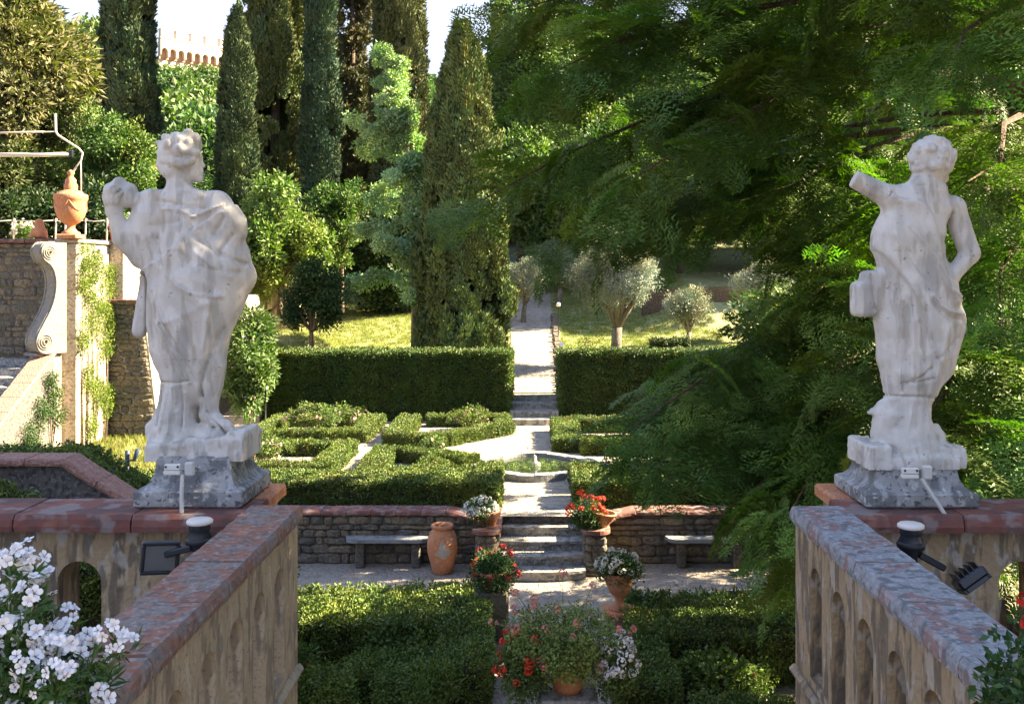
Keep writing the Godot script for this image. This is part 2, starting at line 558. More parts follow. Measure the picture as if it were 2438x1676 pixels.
func flower_head(n: int, r: float, c: Color) -> ArrayMesh:
	var st := new_st()
	for i in n:
		var o := rdir()
		o.y = absf(o.y) * 1.2 - 0.3
		o = o.normalized()
		var u := o.cross(Vector3(0.3, 0.5, 0.8)).normalized()
		var w := o.cross(u)
		for k in 4:
			var a := TAU * k / 4.0 + i
			var d := (u * cos(a) + w * sin(a) + o * 0.35).normalized()
			leaf(st, o * r, d, o, r * 0.55, r * 0.5, c * rr(0.75, 1.15))
	return done(st)

func make_leaf_meshes() -> void:
	G.broad = [leaf_ball(26, 0.30, 0.17, 0.10), leaf_ball(26, 0.30, 0.17, 0.10), leaf_ball(30, 0.32, 0.14, 0.09)]
	G.small = [leaf_ball(40, 0.17, 0.065, 0.042), leaf_ball(40, 0.17, 0.06, 0.045)]
	G.box = [leaf_ball(24, 0.062, 0.036, 0.023, 0.5, 0.35), leaf_ball(24, 0.062, 0.036, 0.023, 0.5, 0.35)]
	G.olive = [leaf_ball(40, 0.22, 0.10, 0.022, 0.5), leaf_ball(40, 0.22, 0.10, 0.022, 0.5)]
	G.long = [leaf_ball(30, 0.28, 0.20, 0.065, 0.2)]
	G.far = [leaf_ball(60, 1.0, 0.55, 0.34), leaf_ball(60, 1.0, 0.5, 0.36)]
	G.sprig = [cypress_sprig(60, 0.55, 0.16), cypress_sprig(60, 0.6, 0.17), cypress_sprig(60, 0.5, 0.18)]
	G.frond = [conifer_frond(0.5, 6, 4), conifer_frond(0.46, 5, 4), conifer_frond(0.55, 6, 4)]
	G.grass = []
	for k in 2:
		var st := new_st()
		for i in 26:
			var a := rr(0, TAU)
			var p := Vector3(cos(a), 0, sin(a)) * 0.12 * sqrt(rng.randf())
			var d := (Vector3(rr(-0.5, 0.5), 1, rr(-0.5, 0.5))).normalized()
			leaf(st, p, d, Vector3(sin(a), 0.1, cos(a)).normalized().cross(d).normalized(), rr(0.04, 0.10), 0.008, tone(0.3, 0.2))
		G.grass.append(done(st))

# join many copies of small leaf meshes into one mesh
func bake(meshes: Array, xf: Array, cols: Array) -> ArrayMesh:
	var V := PackedVector3Array()
	var C := PackedColorArray()
	var src := []
	for m in meshes:
		src.append(m.surface_get_arrays(0))
	for i in xf.size():
		var a: Array = src[i % src.size()]
		var v: PackedVector3Array = a[Mesh.ARRAY_VERTEX]
		var c: PackedColorArray = a[Mesh.ARRAY_COLOR]
		V.append_array((xf[i] as Transform3D) * v)
		var k: Color = cols[i]
		for q in c:
			C.append(Color(q.r * k.r, q.g * k.g, q.b * k.b))
	var arr := []
	arr.resize(Mesh.ARRAY_MAX)
	arr[Mesh.ARRAY_VERTEX] = V
	arr[Mesh.ARRAY_COLOR] = C
	var out := ArrayMesh.new()
	out.add_surface_from_arrays(Mesh.PRIMITIVE_TRIANGLES, arr)
	return out

func spin(o: Vector3, up: Vector3, s: float, lean := 0.5) -> Transform3D:
	var y := (up + rdir() * lean).normalized()
	var x := y.cross(rdir()).normalized()
	return Transform3D(Basis(x, y, x.cross(y)).scaled(Vector3.ONE * s * rr(0.75, 1.25)), o)

func vary(c: Color, v := 0.25) -> Color:
	var k := rr(1.0 - v, 1.0 + v)
	var h := rr(-0.1, 0.1)
	return Color(c.r * k * (1.0 + h), c.g * k, c.b * k * (1.0 - h))

# one crown: many leafy lobes. lobes: [[centre, radius vector], ...]
func crown(called: String, lobes: Array, per: float, meshes: Array, s: float, mat: String, cols: Array, parent: Node, lean := 0.7) -> void:
	var mean := Vector3.ZERO
	for l in lobes:
		mean += l[1] / lobes.size()
	var protos := []
	var n := int(0.75 * per * (mean.x * mean.y + mean.y * mean.z + mean.x * mean.z) * 4.2) + 3
	for k in 4:
		var xf := []
		var cc := []
		for i in n:
			var o := rdir()
			xf.append(spin(o * mean * rr(0.5, 1.06), (o + Vector3(0, 0.4, 0)).normalized(), s, lean))
			cc.append(vary(Color(1, 1, 1), 0.22))
		protos.append(bake(meshes, xf, cc))
	var sets := []
	for k in 4:
		sets.append([[], PackedColorArray()])
	for i in lobes.size():
		var f: Vector3 = lobes[i][1] / mean
		sets[i % 4][0].append(Transform3D(Basis.from_scale(f) * Basis(Vector3.UP, rr(0, TAU)) * Basis(Vector3.RIGHT, rr(-0.4, 0.4)), lobes[i][0]))
		sets[i % 4][1].append(vary(cols[rng.randi() % cols.size()], 0.15))
	for k in 4:
		if sets[k][0].size() > 0:
			scatter(called, protos[k], M[mat], sets[k][0], sets[k][1], parent)

func lobes_in(c: Vector3, r: Vector3, n: int, lo := 0.2, hi := 0.44) -> Array:
	var out := []
	for i in n:
		var o := rdir()
		var k := pow(rng.randf(), 0.45) * 0.9
		var f := rr(lo, hi)
		out.append([c + Vector3(o.x * r.x, o.y * r.y, o.z * r.z) * k, r * f * Vector3(rr(0.85, 1.2), rr(0.75, 1.05), rr(0.85, 1.2))])
	return out

func limbs_mesh(root: Vector3, fork: Vector3, tips: Array, r0: float, r1: float) -> ArrayMesh:
	var st := new_st()
	var mid := root.lerp(fork, 0.5) + Vector3(rr(-0.1, 0.1), 0, rr(-0.1, 0.1)) * r0 * 3.0
	tube(st, [root - Vector3(0, 0.3, 0), root + (mid - root) * 0.15, mid, fork], [r0 * 1.35, r0, r0 * 0.85, r1], 8)
	for t in tips:
		var m: Vector3 = fork.lerp(t, 0.5) + Vector3(rr(-0.2, 0.2), rr(0.0, 0.3), rr(-0.2, 0.2)) * (t - fork).length() * 0.3
		tube(st, [fork, m, t], [r1 * 0.75, r1 * 0.45, r1 * 0.15], 5)
	return done(st, true)

func broad_tree(called: String, label: String, at: Vector3, h: float, c: Vector3, r: Vector3, nl: int, per: float, meshes: Array, s: float, mat: String, cols: Array, group := "", tr := 0.16, bark := "bark", cat := "tree") -> Node3D:
	var t := thing(called, label, cat, at, group)
	var lobes := lobes_in(c, r, nl)
	var tips := []
	for l in lobes.slice(0, 14):
		tips.append(l[0])
	part("trunk", limbs_mesh(Vector3.ZERO, Vector3(c.x * 0.6, maxf(c.y - r.y * 0.8, h * 0.2), c.z * 0.6), tips, tr, tr * 0.7), M[bark], t)
	crown("crown", lobes, per, meshes, s, mat, cols, t)
	return t

# columnar cypress: sprigs on an uneven spindle
func cypress(label: String, at: Vector3, h: float, r: float, n: int, col: Color, s := 1.0, top := 0.35, loose := 0.0, group := "cypresses rising behind the tall hedge") -> Node3D:
	var t := thing("cypress_tree", label, "tree", at, group)
	var st := new_st()
	tube(st, [Vector3(0, -0.3, 0), Vector3(0, h * 0.5, 0), Vector3(0, h * 0.96, 0)], [r * 0.22, r * 0.14, 0.02], 7)
	part("trunk", done(st, true), M.bark, t)
	var wob := fnl(int(at.x * 97.0) + 5, 0.35, 3)
	# plumes: bunches of sprigs that follow the outline
	var per := 16
	var protos := []
	for k in 4:
		var xf := []
		var cc := []
		for i in per:
			var u := rr(-1.0, 1.0)
			var v := rr(-1.0, 1.0)
			var y := (Vector3.UP * (1.6 - loose * 2.0) + Vector3(u * 0.3, 0, 0.5) + rdir() * (0.35 + loose)).normalized()
			var z := Vector3(u * 0.5 + rr(-0.5, 0.5), 0, 1.0)
			z = (z - y * z.dot(y)).normalized()
			xf.append(Transform3D(Basis(y.cross(z), y, z).scaled(Vector3.ONE * s * rr(0.75, 1.25)), Vector3(u * 0.30, v * 0.55, (1.0 - 0.6 * u * u - 0.4 * v * v) * 0.22 - 0.16 + rr(-0.08, 0.03)) * s))
			cc.append(vary(Color(1, 1, 1), 0.28))
		protos.append(bake(G.sprig, xf, cc))
	var sets := [[[], PackedColorArray()], [[], PackedColorArray()], [[], PackedColorArray()], [[], PackedColorArray()]]
	for i in n / per:
		var v := pow(rng.randf(), 0.85)
		var a := rr(0, TAU)
		var prof := pow(sin(PI * clampf(0.5 * pow(1.0 - v, top * 1.7), 0.0, 1.0)), 0.9) * (0.72 + 0.28 * smoothstep(0.0, 0.12, v))
		var lump := 1.0 + 0.36 * wob.get_noise_3d(cos(a) * r * 2.2, v * h * 0.45, sin(a) * r * 2.2)
		var q := r * prof * lump * rr(0.74 - loose, 1.0 + loose * 0.6)
		var out := Vector3(cos(a), 0, sin(a))
		var z := (out + Vector3(0, 0.12, 0)).normalized()
		var x := Vector3.UP.cross(z).normalized()
		var k: int = i % 4
		sets[k][0].append(Transform3D(Basis(x, z.cross(x), z).scaled(Vector3.ONE * rr(0.75, 1.2) * (0.55 + 0.45 * minf(1.0, prof * 2.0))), out * q + Vector3(0, v * h, 0)))
		sets[k][1].append(vary(col, 0.28))
	for k in 4:
		scatter("crown", protos[k], M.leaf_cypress, sets[k][0], sets[k][1], t)
	return t

# clipped box hedge along a line, with a near-black core painting the shade inside and leaf tufts over it
func hedge(called: String, label: String, group: String, a: Vector2, b: Vector2, w: float, y0: float, h: float, per: float, col: Color, s := 1.0, cat := "hedge", flare := 0.0, rough := 0.02, y1 := -99.0) -> Node3D:
	# a, b: (x, depth) of the two ends of its middle line; y1: ground at b when it slopes
	var A := Vector3(a.x, y0, -a.y)
	var B := Vector3(b.x, y0 if y1 < -90.0 else y1, -b.y)
	var t := thing(called, label, cat, A, group)
	var L := Vector2(B.x - A.x, B.z - A.z).length()
	var ux := Vector3(B.x - A.x, 0, B.z - A.z) / L
	var uz := Vector3(-ux.z, 0, ux.x)
	var rise := B.y - A.y
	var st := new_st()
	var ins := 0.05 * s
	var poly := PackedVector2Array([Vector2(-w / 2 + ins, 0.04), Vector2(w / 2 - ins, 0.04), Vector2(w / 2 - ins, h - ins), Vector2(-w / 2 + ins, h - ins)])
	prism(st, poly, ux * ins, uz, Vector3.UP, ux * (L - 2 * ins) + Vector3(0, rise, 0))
	part("inner_shade", done(st), M.hedge_shade, t)
	var lump := fnl(int(absf(a.x * 131.0 + a.y * 17.0)), 1.1, 3)
	var ts := 0.30 * s
	var tiles := hedge_tiles(per, s)
	var sets := []
	for m in tiles:
		sets.append([[], PackedColorArray()])
	var sl := Vector3(0, rise / L, 0)
	for f in 5:
		var fu: Vector3 = [ux + sl, ux + sl, ux + sl, uz, uz][f]
		var fv: Vector3 = [Vector3.UP, Vector3.UP, uz, Vector3.UP, Vector3.UP][f]
		var n: Vector3 = [uz, -uz, Vector3.UP, -ux, ux][f]
		var su: float = [L, L, L, w, w][f]
		var sv: float = [h, h, w + 2.0 * flare, h, h][f]
		var o: Vector3 = [uz * w / 2, -uz * w / 2, -uz * (w / 2 + flare) + Vector3(0, h, 0), -uz * w / 2, -uz * w / 2 + ux * L + Vector3(0, rise, 0)][f]
		var nu := maxi(1, int(round(su / ts)))
		var nv := maxi(1, int(round(sv / ts)))
		for iu in nu:
			for iv in nv:
				var pu := (iu + 0.5) * su / nu + rr(-0.02, 0.02)
				var pv := (iv + 0.5) * sv / nv + rr(-0.02, 0.02)
				var p := o + fu * pu + fv * pv
				if f != 2:
					p += n * flare * pv / sv
				p += n * (rough * 2.4 * lump.get_noise_3d(A.x + p.x, p.y * 1.5, A.z + p.z) - 0.035 * s)
				var k := rng.randi() % tiles.size()
				var x := fu.normalized()
				var z := x.cross(n)
				var bs := Basis(x * su / nu / ts, n, z * sv / nv / ts) * Basis(Vector3.UP, PI / 2 * (rng.randi() % 4))
				sets[k][0].append(Transform3D(bs * Basis(Vector3.RIGHT, rr(-0.06, 0.06)), p))
				var tint := lump.get_noise_3d((A.x + p.x) * 0.6, 7.0, (A.z + p.z) * 0.6)
				sets[k][1].append(vary(Color(col.r * (1.0 + 0.55 * maxf(tint, 0.0)), col.g * (1.0 + 0.25 * tint), col.b), 0.18))
	for k in tiles.size():
		if sets[k][0].size() > 0:
			scatter("foliage", tiles[k], M.leaf_box, sets[k][0], sets[k][1], t)
	return t

var tile_store := {}
func hedge_tiles(per: float, s: float) -> Array:
	var key := "%f %f" % [per, s]
	if not tile_store.has(key):
		var out := []
		var ts := 0.30 * s
		for k in 5:
			var xf := []
			var cc := []
			for i in int(per * 0.115):
				var p := Vector3(rr(-0.52, 0.52) * ts, rr(-0.04, 0.012) * s + (0.02 * s if rng.randf() < 0.08 else 0.0), rr(-0.52, 0.52) * ts)
				xf.append(spin(p, Vector3.UP, s, 0.8))
				cc.append(vary(Color(1, 1, 1), 0.25))
			out.append(bake(G.box, xf, cc))
		tile_store[key] = out
	return tile_store[key]

func bush(called: String, label: String, group: String, at: Vector3, c: Vector3, r: Vector3, nl: int, per: float, meshes: Array, s: float, mat: String, cols: Array, cat := "bush", bl := 0, bc := Color.WHITE, br := 0.03) -> Node3D:
	var t := thing(called, label, cat, at, group)
	var lobes := lobes_in(c, r, nl, 0.3, 0.5)
	var st := new_st()
	for l in lobes.slice(0, 10):
		tube(st, [Vector3(rr(-0.06, 0.06), -0.05, rr(-0.06, 0.06)), (l[0] as Vector3) * Vector3(0.5, 0.6, 0.5), l[0]], [0.02 + 0.012 * r.x, 0.015 + 0.006 * r.x, 0.006], 5)
	part("stems", done(st, true), M.bark, t).set_meta("kind", "stuff")
	crown("foliage", lobes, per, meshes, s, mat, cols, t)
	if bl > 0:
		var xf := []
		var cc := PackedColorArray()
		for i in bl:
			var l: Array = lobes[rng.randi() % lobes.size()]
			var o := rdir()
			o.y = absf(o.y) * 0.9 - 0.15
			xf.append(spin(l[0] + o * (l[1] as Vector3) * 1.08, o, br / 0.03, 0.3))
			cc.append(vary(bc, 0.12))
		scatter("blossoms", G.puff, M.petal, xf, cc, t)
	return t

# ---------------------------------------------------------------- carved figures
# one continuous surface round tapered bones, joined by a smooth minimum, with ridges and grooves of cloth, meshed as surface nets
func carve(prims: Array, folds: Array, lo: Vector3, hi: Vector3, cell: float, rock_y: float) -> ArrayMesh:
	var n := prims.size()
	var A := PackedVector3Array()
	var D := PackedVector3Array()
	var I := PackedFloat32Array()
	var RA := PackedFloat32Array()
	var RB := PackedFloat32Array()
	var ZS := PackedFloat32Array()
	var K := PackedFloat32Array()
	var OP := PackedInt32Array()
	for p in prims:
		var zs: float = p[4]
		var a: Vector3 = p[0] * Vector3(1, 1, zs)
		var b: Vector3 = p[2] * Vector3(1, 1, zs)
		A.append(a if p[6] != 2 else p[0])
		D.append(b - a if p[6] != 2 else p[2])
		I.append(1.0 / maxf((b - a).length_squared(), 1e-9))
		RA.append(p[1])
		RB.append(p[3] - p[1])
		ZS.append(zs)
		K.append(p[5])
		OP.append(p[6])
	var nz := fnl(7, 9.0, 3)
	var nx := int(ceil((hi.x - lo.x) / cell))
	var ny := int(ceil((hi.y - lo.y) / cell))
	var nzc := int(ceil((hi.z - lo.z) / cell))
	var B := 4
	nx += B - nx % B
	ny += B - ny % B
	nzc += B - nzc % B
	var sy := nx + 1
	var sz := (nx + 1) * (ny + 1)
	var val := PackedFloat32Array()
	val.resize(sz * (nzc + 1))
	val.fill(1.0)
	var live := []
	var rad := B * cell * 0.87
	for bz in nzc / B:
		for by in ny / B:
			for bx in nx / B:
				var c := lo + Vector3(bx + 0.5, by + 0.5, bz + 0.5) * B * cell
				var best := 1e9
				var vs := PackedFloat32Array()
				for i in n:
					var pa := Vector3(c.x, c.y, c.z * ZS[i]) - A[i]
					var h := clampf(pa.dot(D[i]) * I[i], 0.0, 1.0)
					var v := (pa - D[i] * h).length() - RA[i] - RB[i] * h
					if OP[i] == 2:
						var bq := (c - A[i]).abs() - D[i]
						v = bq.max(Vector3.ZERO).length() + minf(maxf(bq.x, maxf(bq.y, bq.z)), 0.0) - RA[i]
					vs.append(v)
					if OP[i] > 0 and v < best:
						best = v
				if best > rad * 1.7 + 0.045 or best < -rad * 1.7 - 0.08:
					if best < 0.0:
						for k in B:
							for j in B:
								for i in B:
									val[bx * B + i + (by * B + j) * sy + (bz * B + k) * sz] = -1.0
					continue
				var pick := PackedInt32Array()
				for i in n:
					if (OP[i] > 0 and vs[i] < best + rad * 3.4 + 0.055) or (OP[i] < 0 and vs[i] < rad * 1.5 + 0.05):
						pick.append(i)
				var fp := []
				for f in folds:
					var q := Vector2(c.x, c.y)
					var m := 1e9
					for s in f[0].size() - 1:
						m = minf(m, q.distance_to(Geometry2D.get_closest_point_to_segment(q, f[0][s], f[0][s + 1])))
					if m < rad + f[2] * (2.6 if f[3] == 0 else 9.0):
						fp.append(f)
				live.append([bx, by, bz])
				for k in B:
					for j in B:
						for i in B:
							var p := lo + Vector3(bx * B + i, by * B + j, bz * B + k) * cell
							var d := 1e9
							for m in pick:
								var pa := Vector3(p.x, p.y, p.z * ZS[m]) - A[m]
								var h := clampf(pa.dot(D[m]) * I[m], 0.0, 1.0)
								var v := (pa - D[m] * h).length() - RA[m] - RB[m] * h
								if OP[m] == 2:
									var bq := (p - A[m]).abs() - D[m]
									v = bq.max(Vector3.ZERO).length() + minf(maxf(bq.x, maxf(bq.y, bq.z)), 0.0) - RA[m]
								if OP[m] > 0:
									var e := maxf(K[m] - absf(d - v), 0.0)
									d = minf(d, v) - e * e * 0.25 / K[m]
								else:
									d = maxf(d, -v)
							if absf(d) < 0.06:
								var q := Vector2(p.x, p.y)
								if p.z > -0.06:
									for f in fp:
										var best2 := 1e9
										var side := 1.0
										var pl: PackedVector2Array = f[0]
										for s in pl.size() - 1:
											var t := q.distance_squared_to(Geometry2D.get_closest_point_to_segment(q, pl[s], pl[s + 1]))
											if t < best2:
												best2 = t
												side = (pl[s + 1] - pl[s]).cross(q - pl[s])
										var r: float = sqrt(best2) / f[2]
										if f[3] == 0:
											if r < 2.6:
												d -= f[1] * exp(-1.5 * r * sqrt(r + 0.05))
										elif r < 9.0:
											r *= signf(side) * f[3]
											d -= f[1] * smoothstep(-0.7, 0.5, r) * (1.0 - smoothstep(0.5, 9.0, r))
								var low := 1.0 - smoothstep(rock_y, rock_y + 0.08, p.y)
								d -= nz.get_noise_3d(p.x, p.y, p.z) * (0.0018 + 0.012 * low)
							val[bx * B + i + (by * B + j) * sy + (bz * B + k) * sz] = d
	# surface nets
	var off := [0, 1, sy, sy + 1, sz, sz + 1, sz + sy, sz + sy + 1]
	var E := [[0, 1], [2, 3], [4, 5], [6, 7], [0, 2], [1, 3], [4, 6], [5, 7], [0, 4], [1, 5], [2, 6], [3, 7]]
	var at := {}
	var P := PackedVector3Array()
	for b in live:
		for k in B:
			for j in B:
				for i in B:
					var o: int = b[0] * B + i + (b[1] * B + j) * sy + (b[2] * B + k) * sz
					var neg := 0
					for q in off:
						if val[o + q] < 0.0:
							neg += 1
					if neg == 0 or neg == 8:
						continue
					var s := Vector3.ZERO
					var cnt := 0
					for e in E:
						var va := val[o + off[e[0]]]
						var vb := val[o + off[e[1]]]
						if (va < 0.0) != (vb < 0.0):
							var t := va / (va - vb)
							var pa := Vector3(e[0] & 1, (e[0] >> 1) & 1, e[0] >> 2)
							var pb := Vector3(e[1] & 1, (e[1] >> 1) & 1, e[1] >> 2)
							s += pa.lerp(pb, t)
							cnt += 1
					at[o] = P.size()
					P.append(lo + (Vector3(b[0] * B + i, b[1] * B + j, b[2] * B + k) + s / cnt) * cell)
	var X := PackedInt32Array()
	var N := PackedVector3Array()
	N.resize(P.size())
	var dirs := [[1, sy, sz], [sy, sz, 1], [sz, 1, sy]]
	for o in at:
		for d in dirs:
			var o2: int = o + d[0]
			if (val[o] < 0.0) == (val[o2] < 0.0):
				continue
			var a: int = at.get(o, -1)
			var b: int = at.get(o - d[1], -1)
			var c: int = at.get(o - d[1] - d[2], -1)
			var e: int = at.get(o - d[2], -1)
			if a < 0 or b < 0 or c < 0 or e < 0:
				continue
			var nn := (P[c] - P[a]).cross(P[e] - P[b])
			if val[o] < 0.0:
				X.append_array([a, c, b, a, e, c])
				nn = -nn
			else:
				X.append_array([a, b, c, a, c, e])
			nn = -nn
			for w in [a, b, c, e]:
				N[w] += nn
	for i in N.size():
		N[i] = N[i].normalized()
	var arr := []
	arr.resize(Mesh.ARRAY_MAX)
	arr[Mesh.ARRAY_VERTEX] = P
	arr[Mesh.ARRAY_NORMAL] = N
	arr[Mesh.ARRAY_INDEX] = X
	var mesh := ArrayMesh.new()
	mesh.add_surface_from_arrays(Mesh.PRIMITIVE_TRIANGLES, arr)
	return mesh

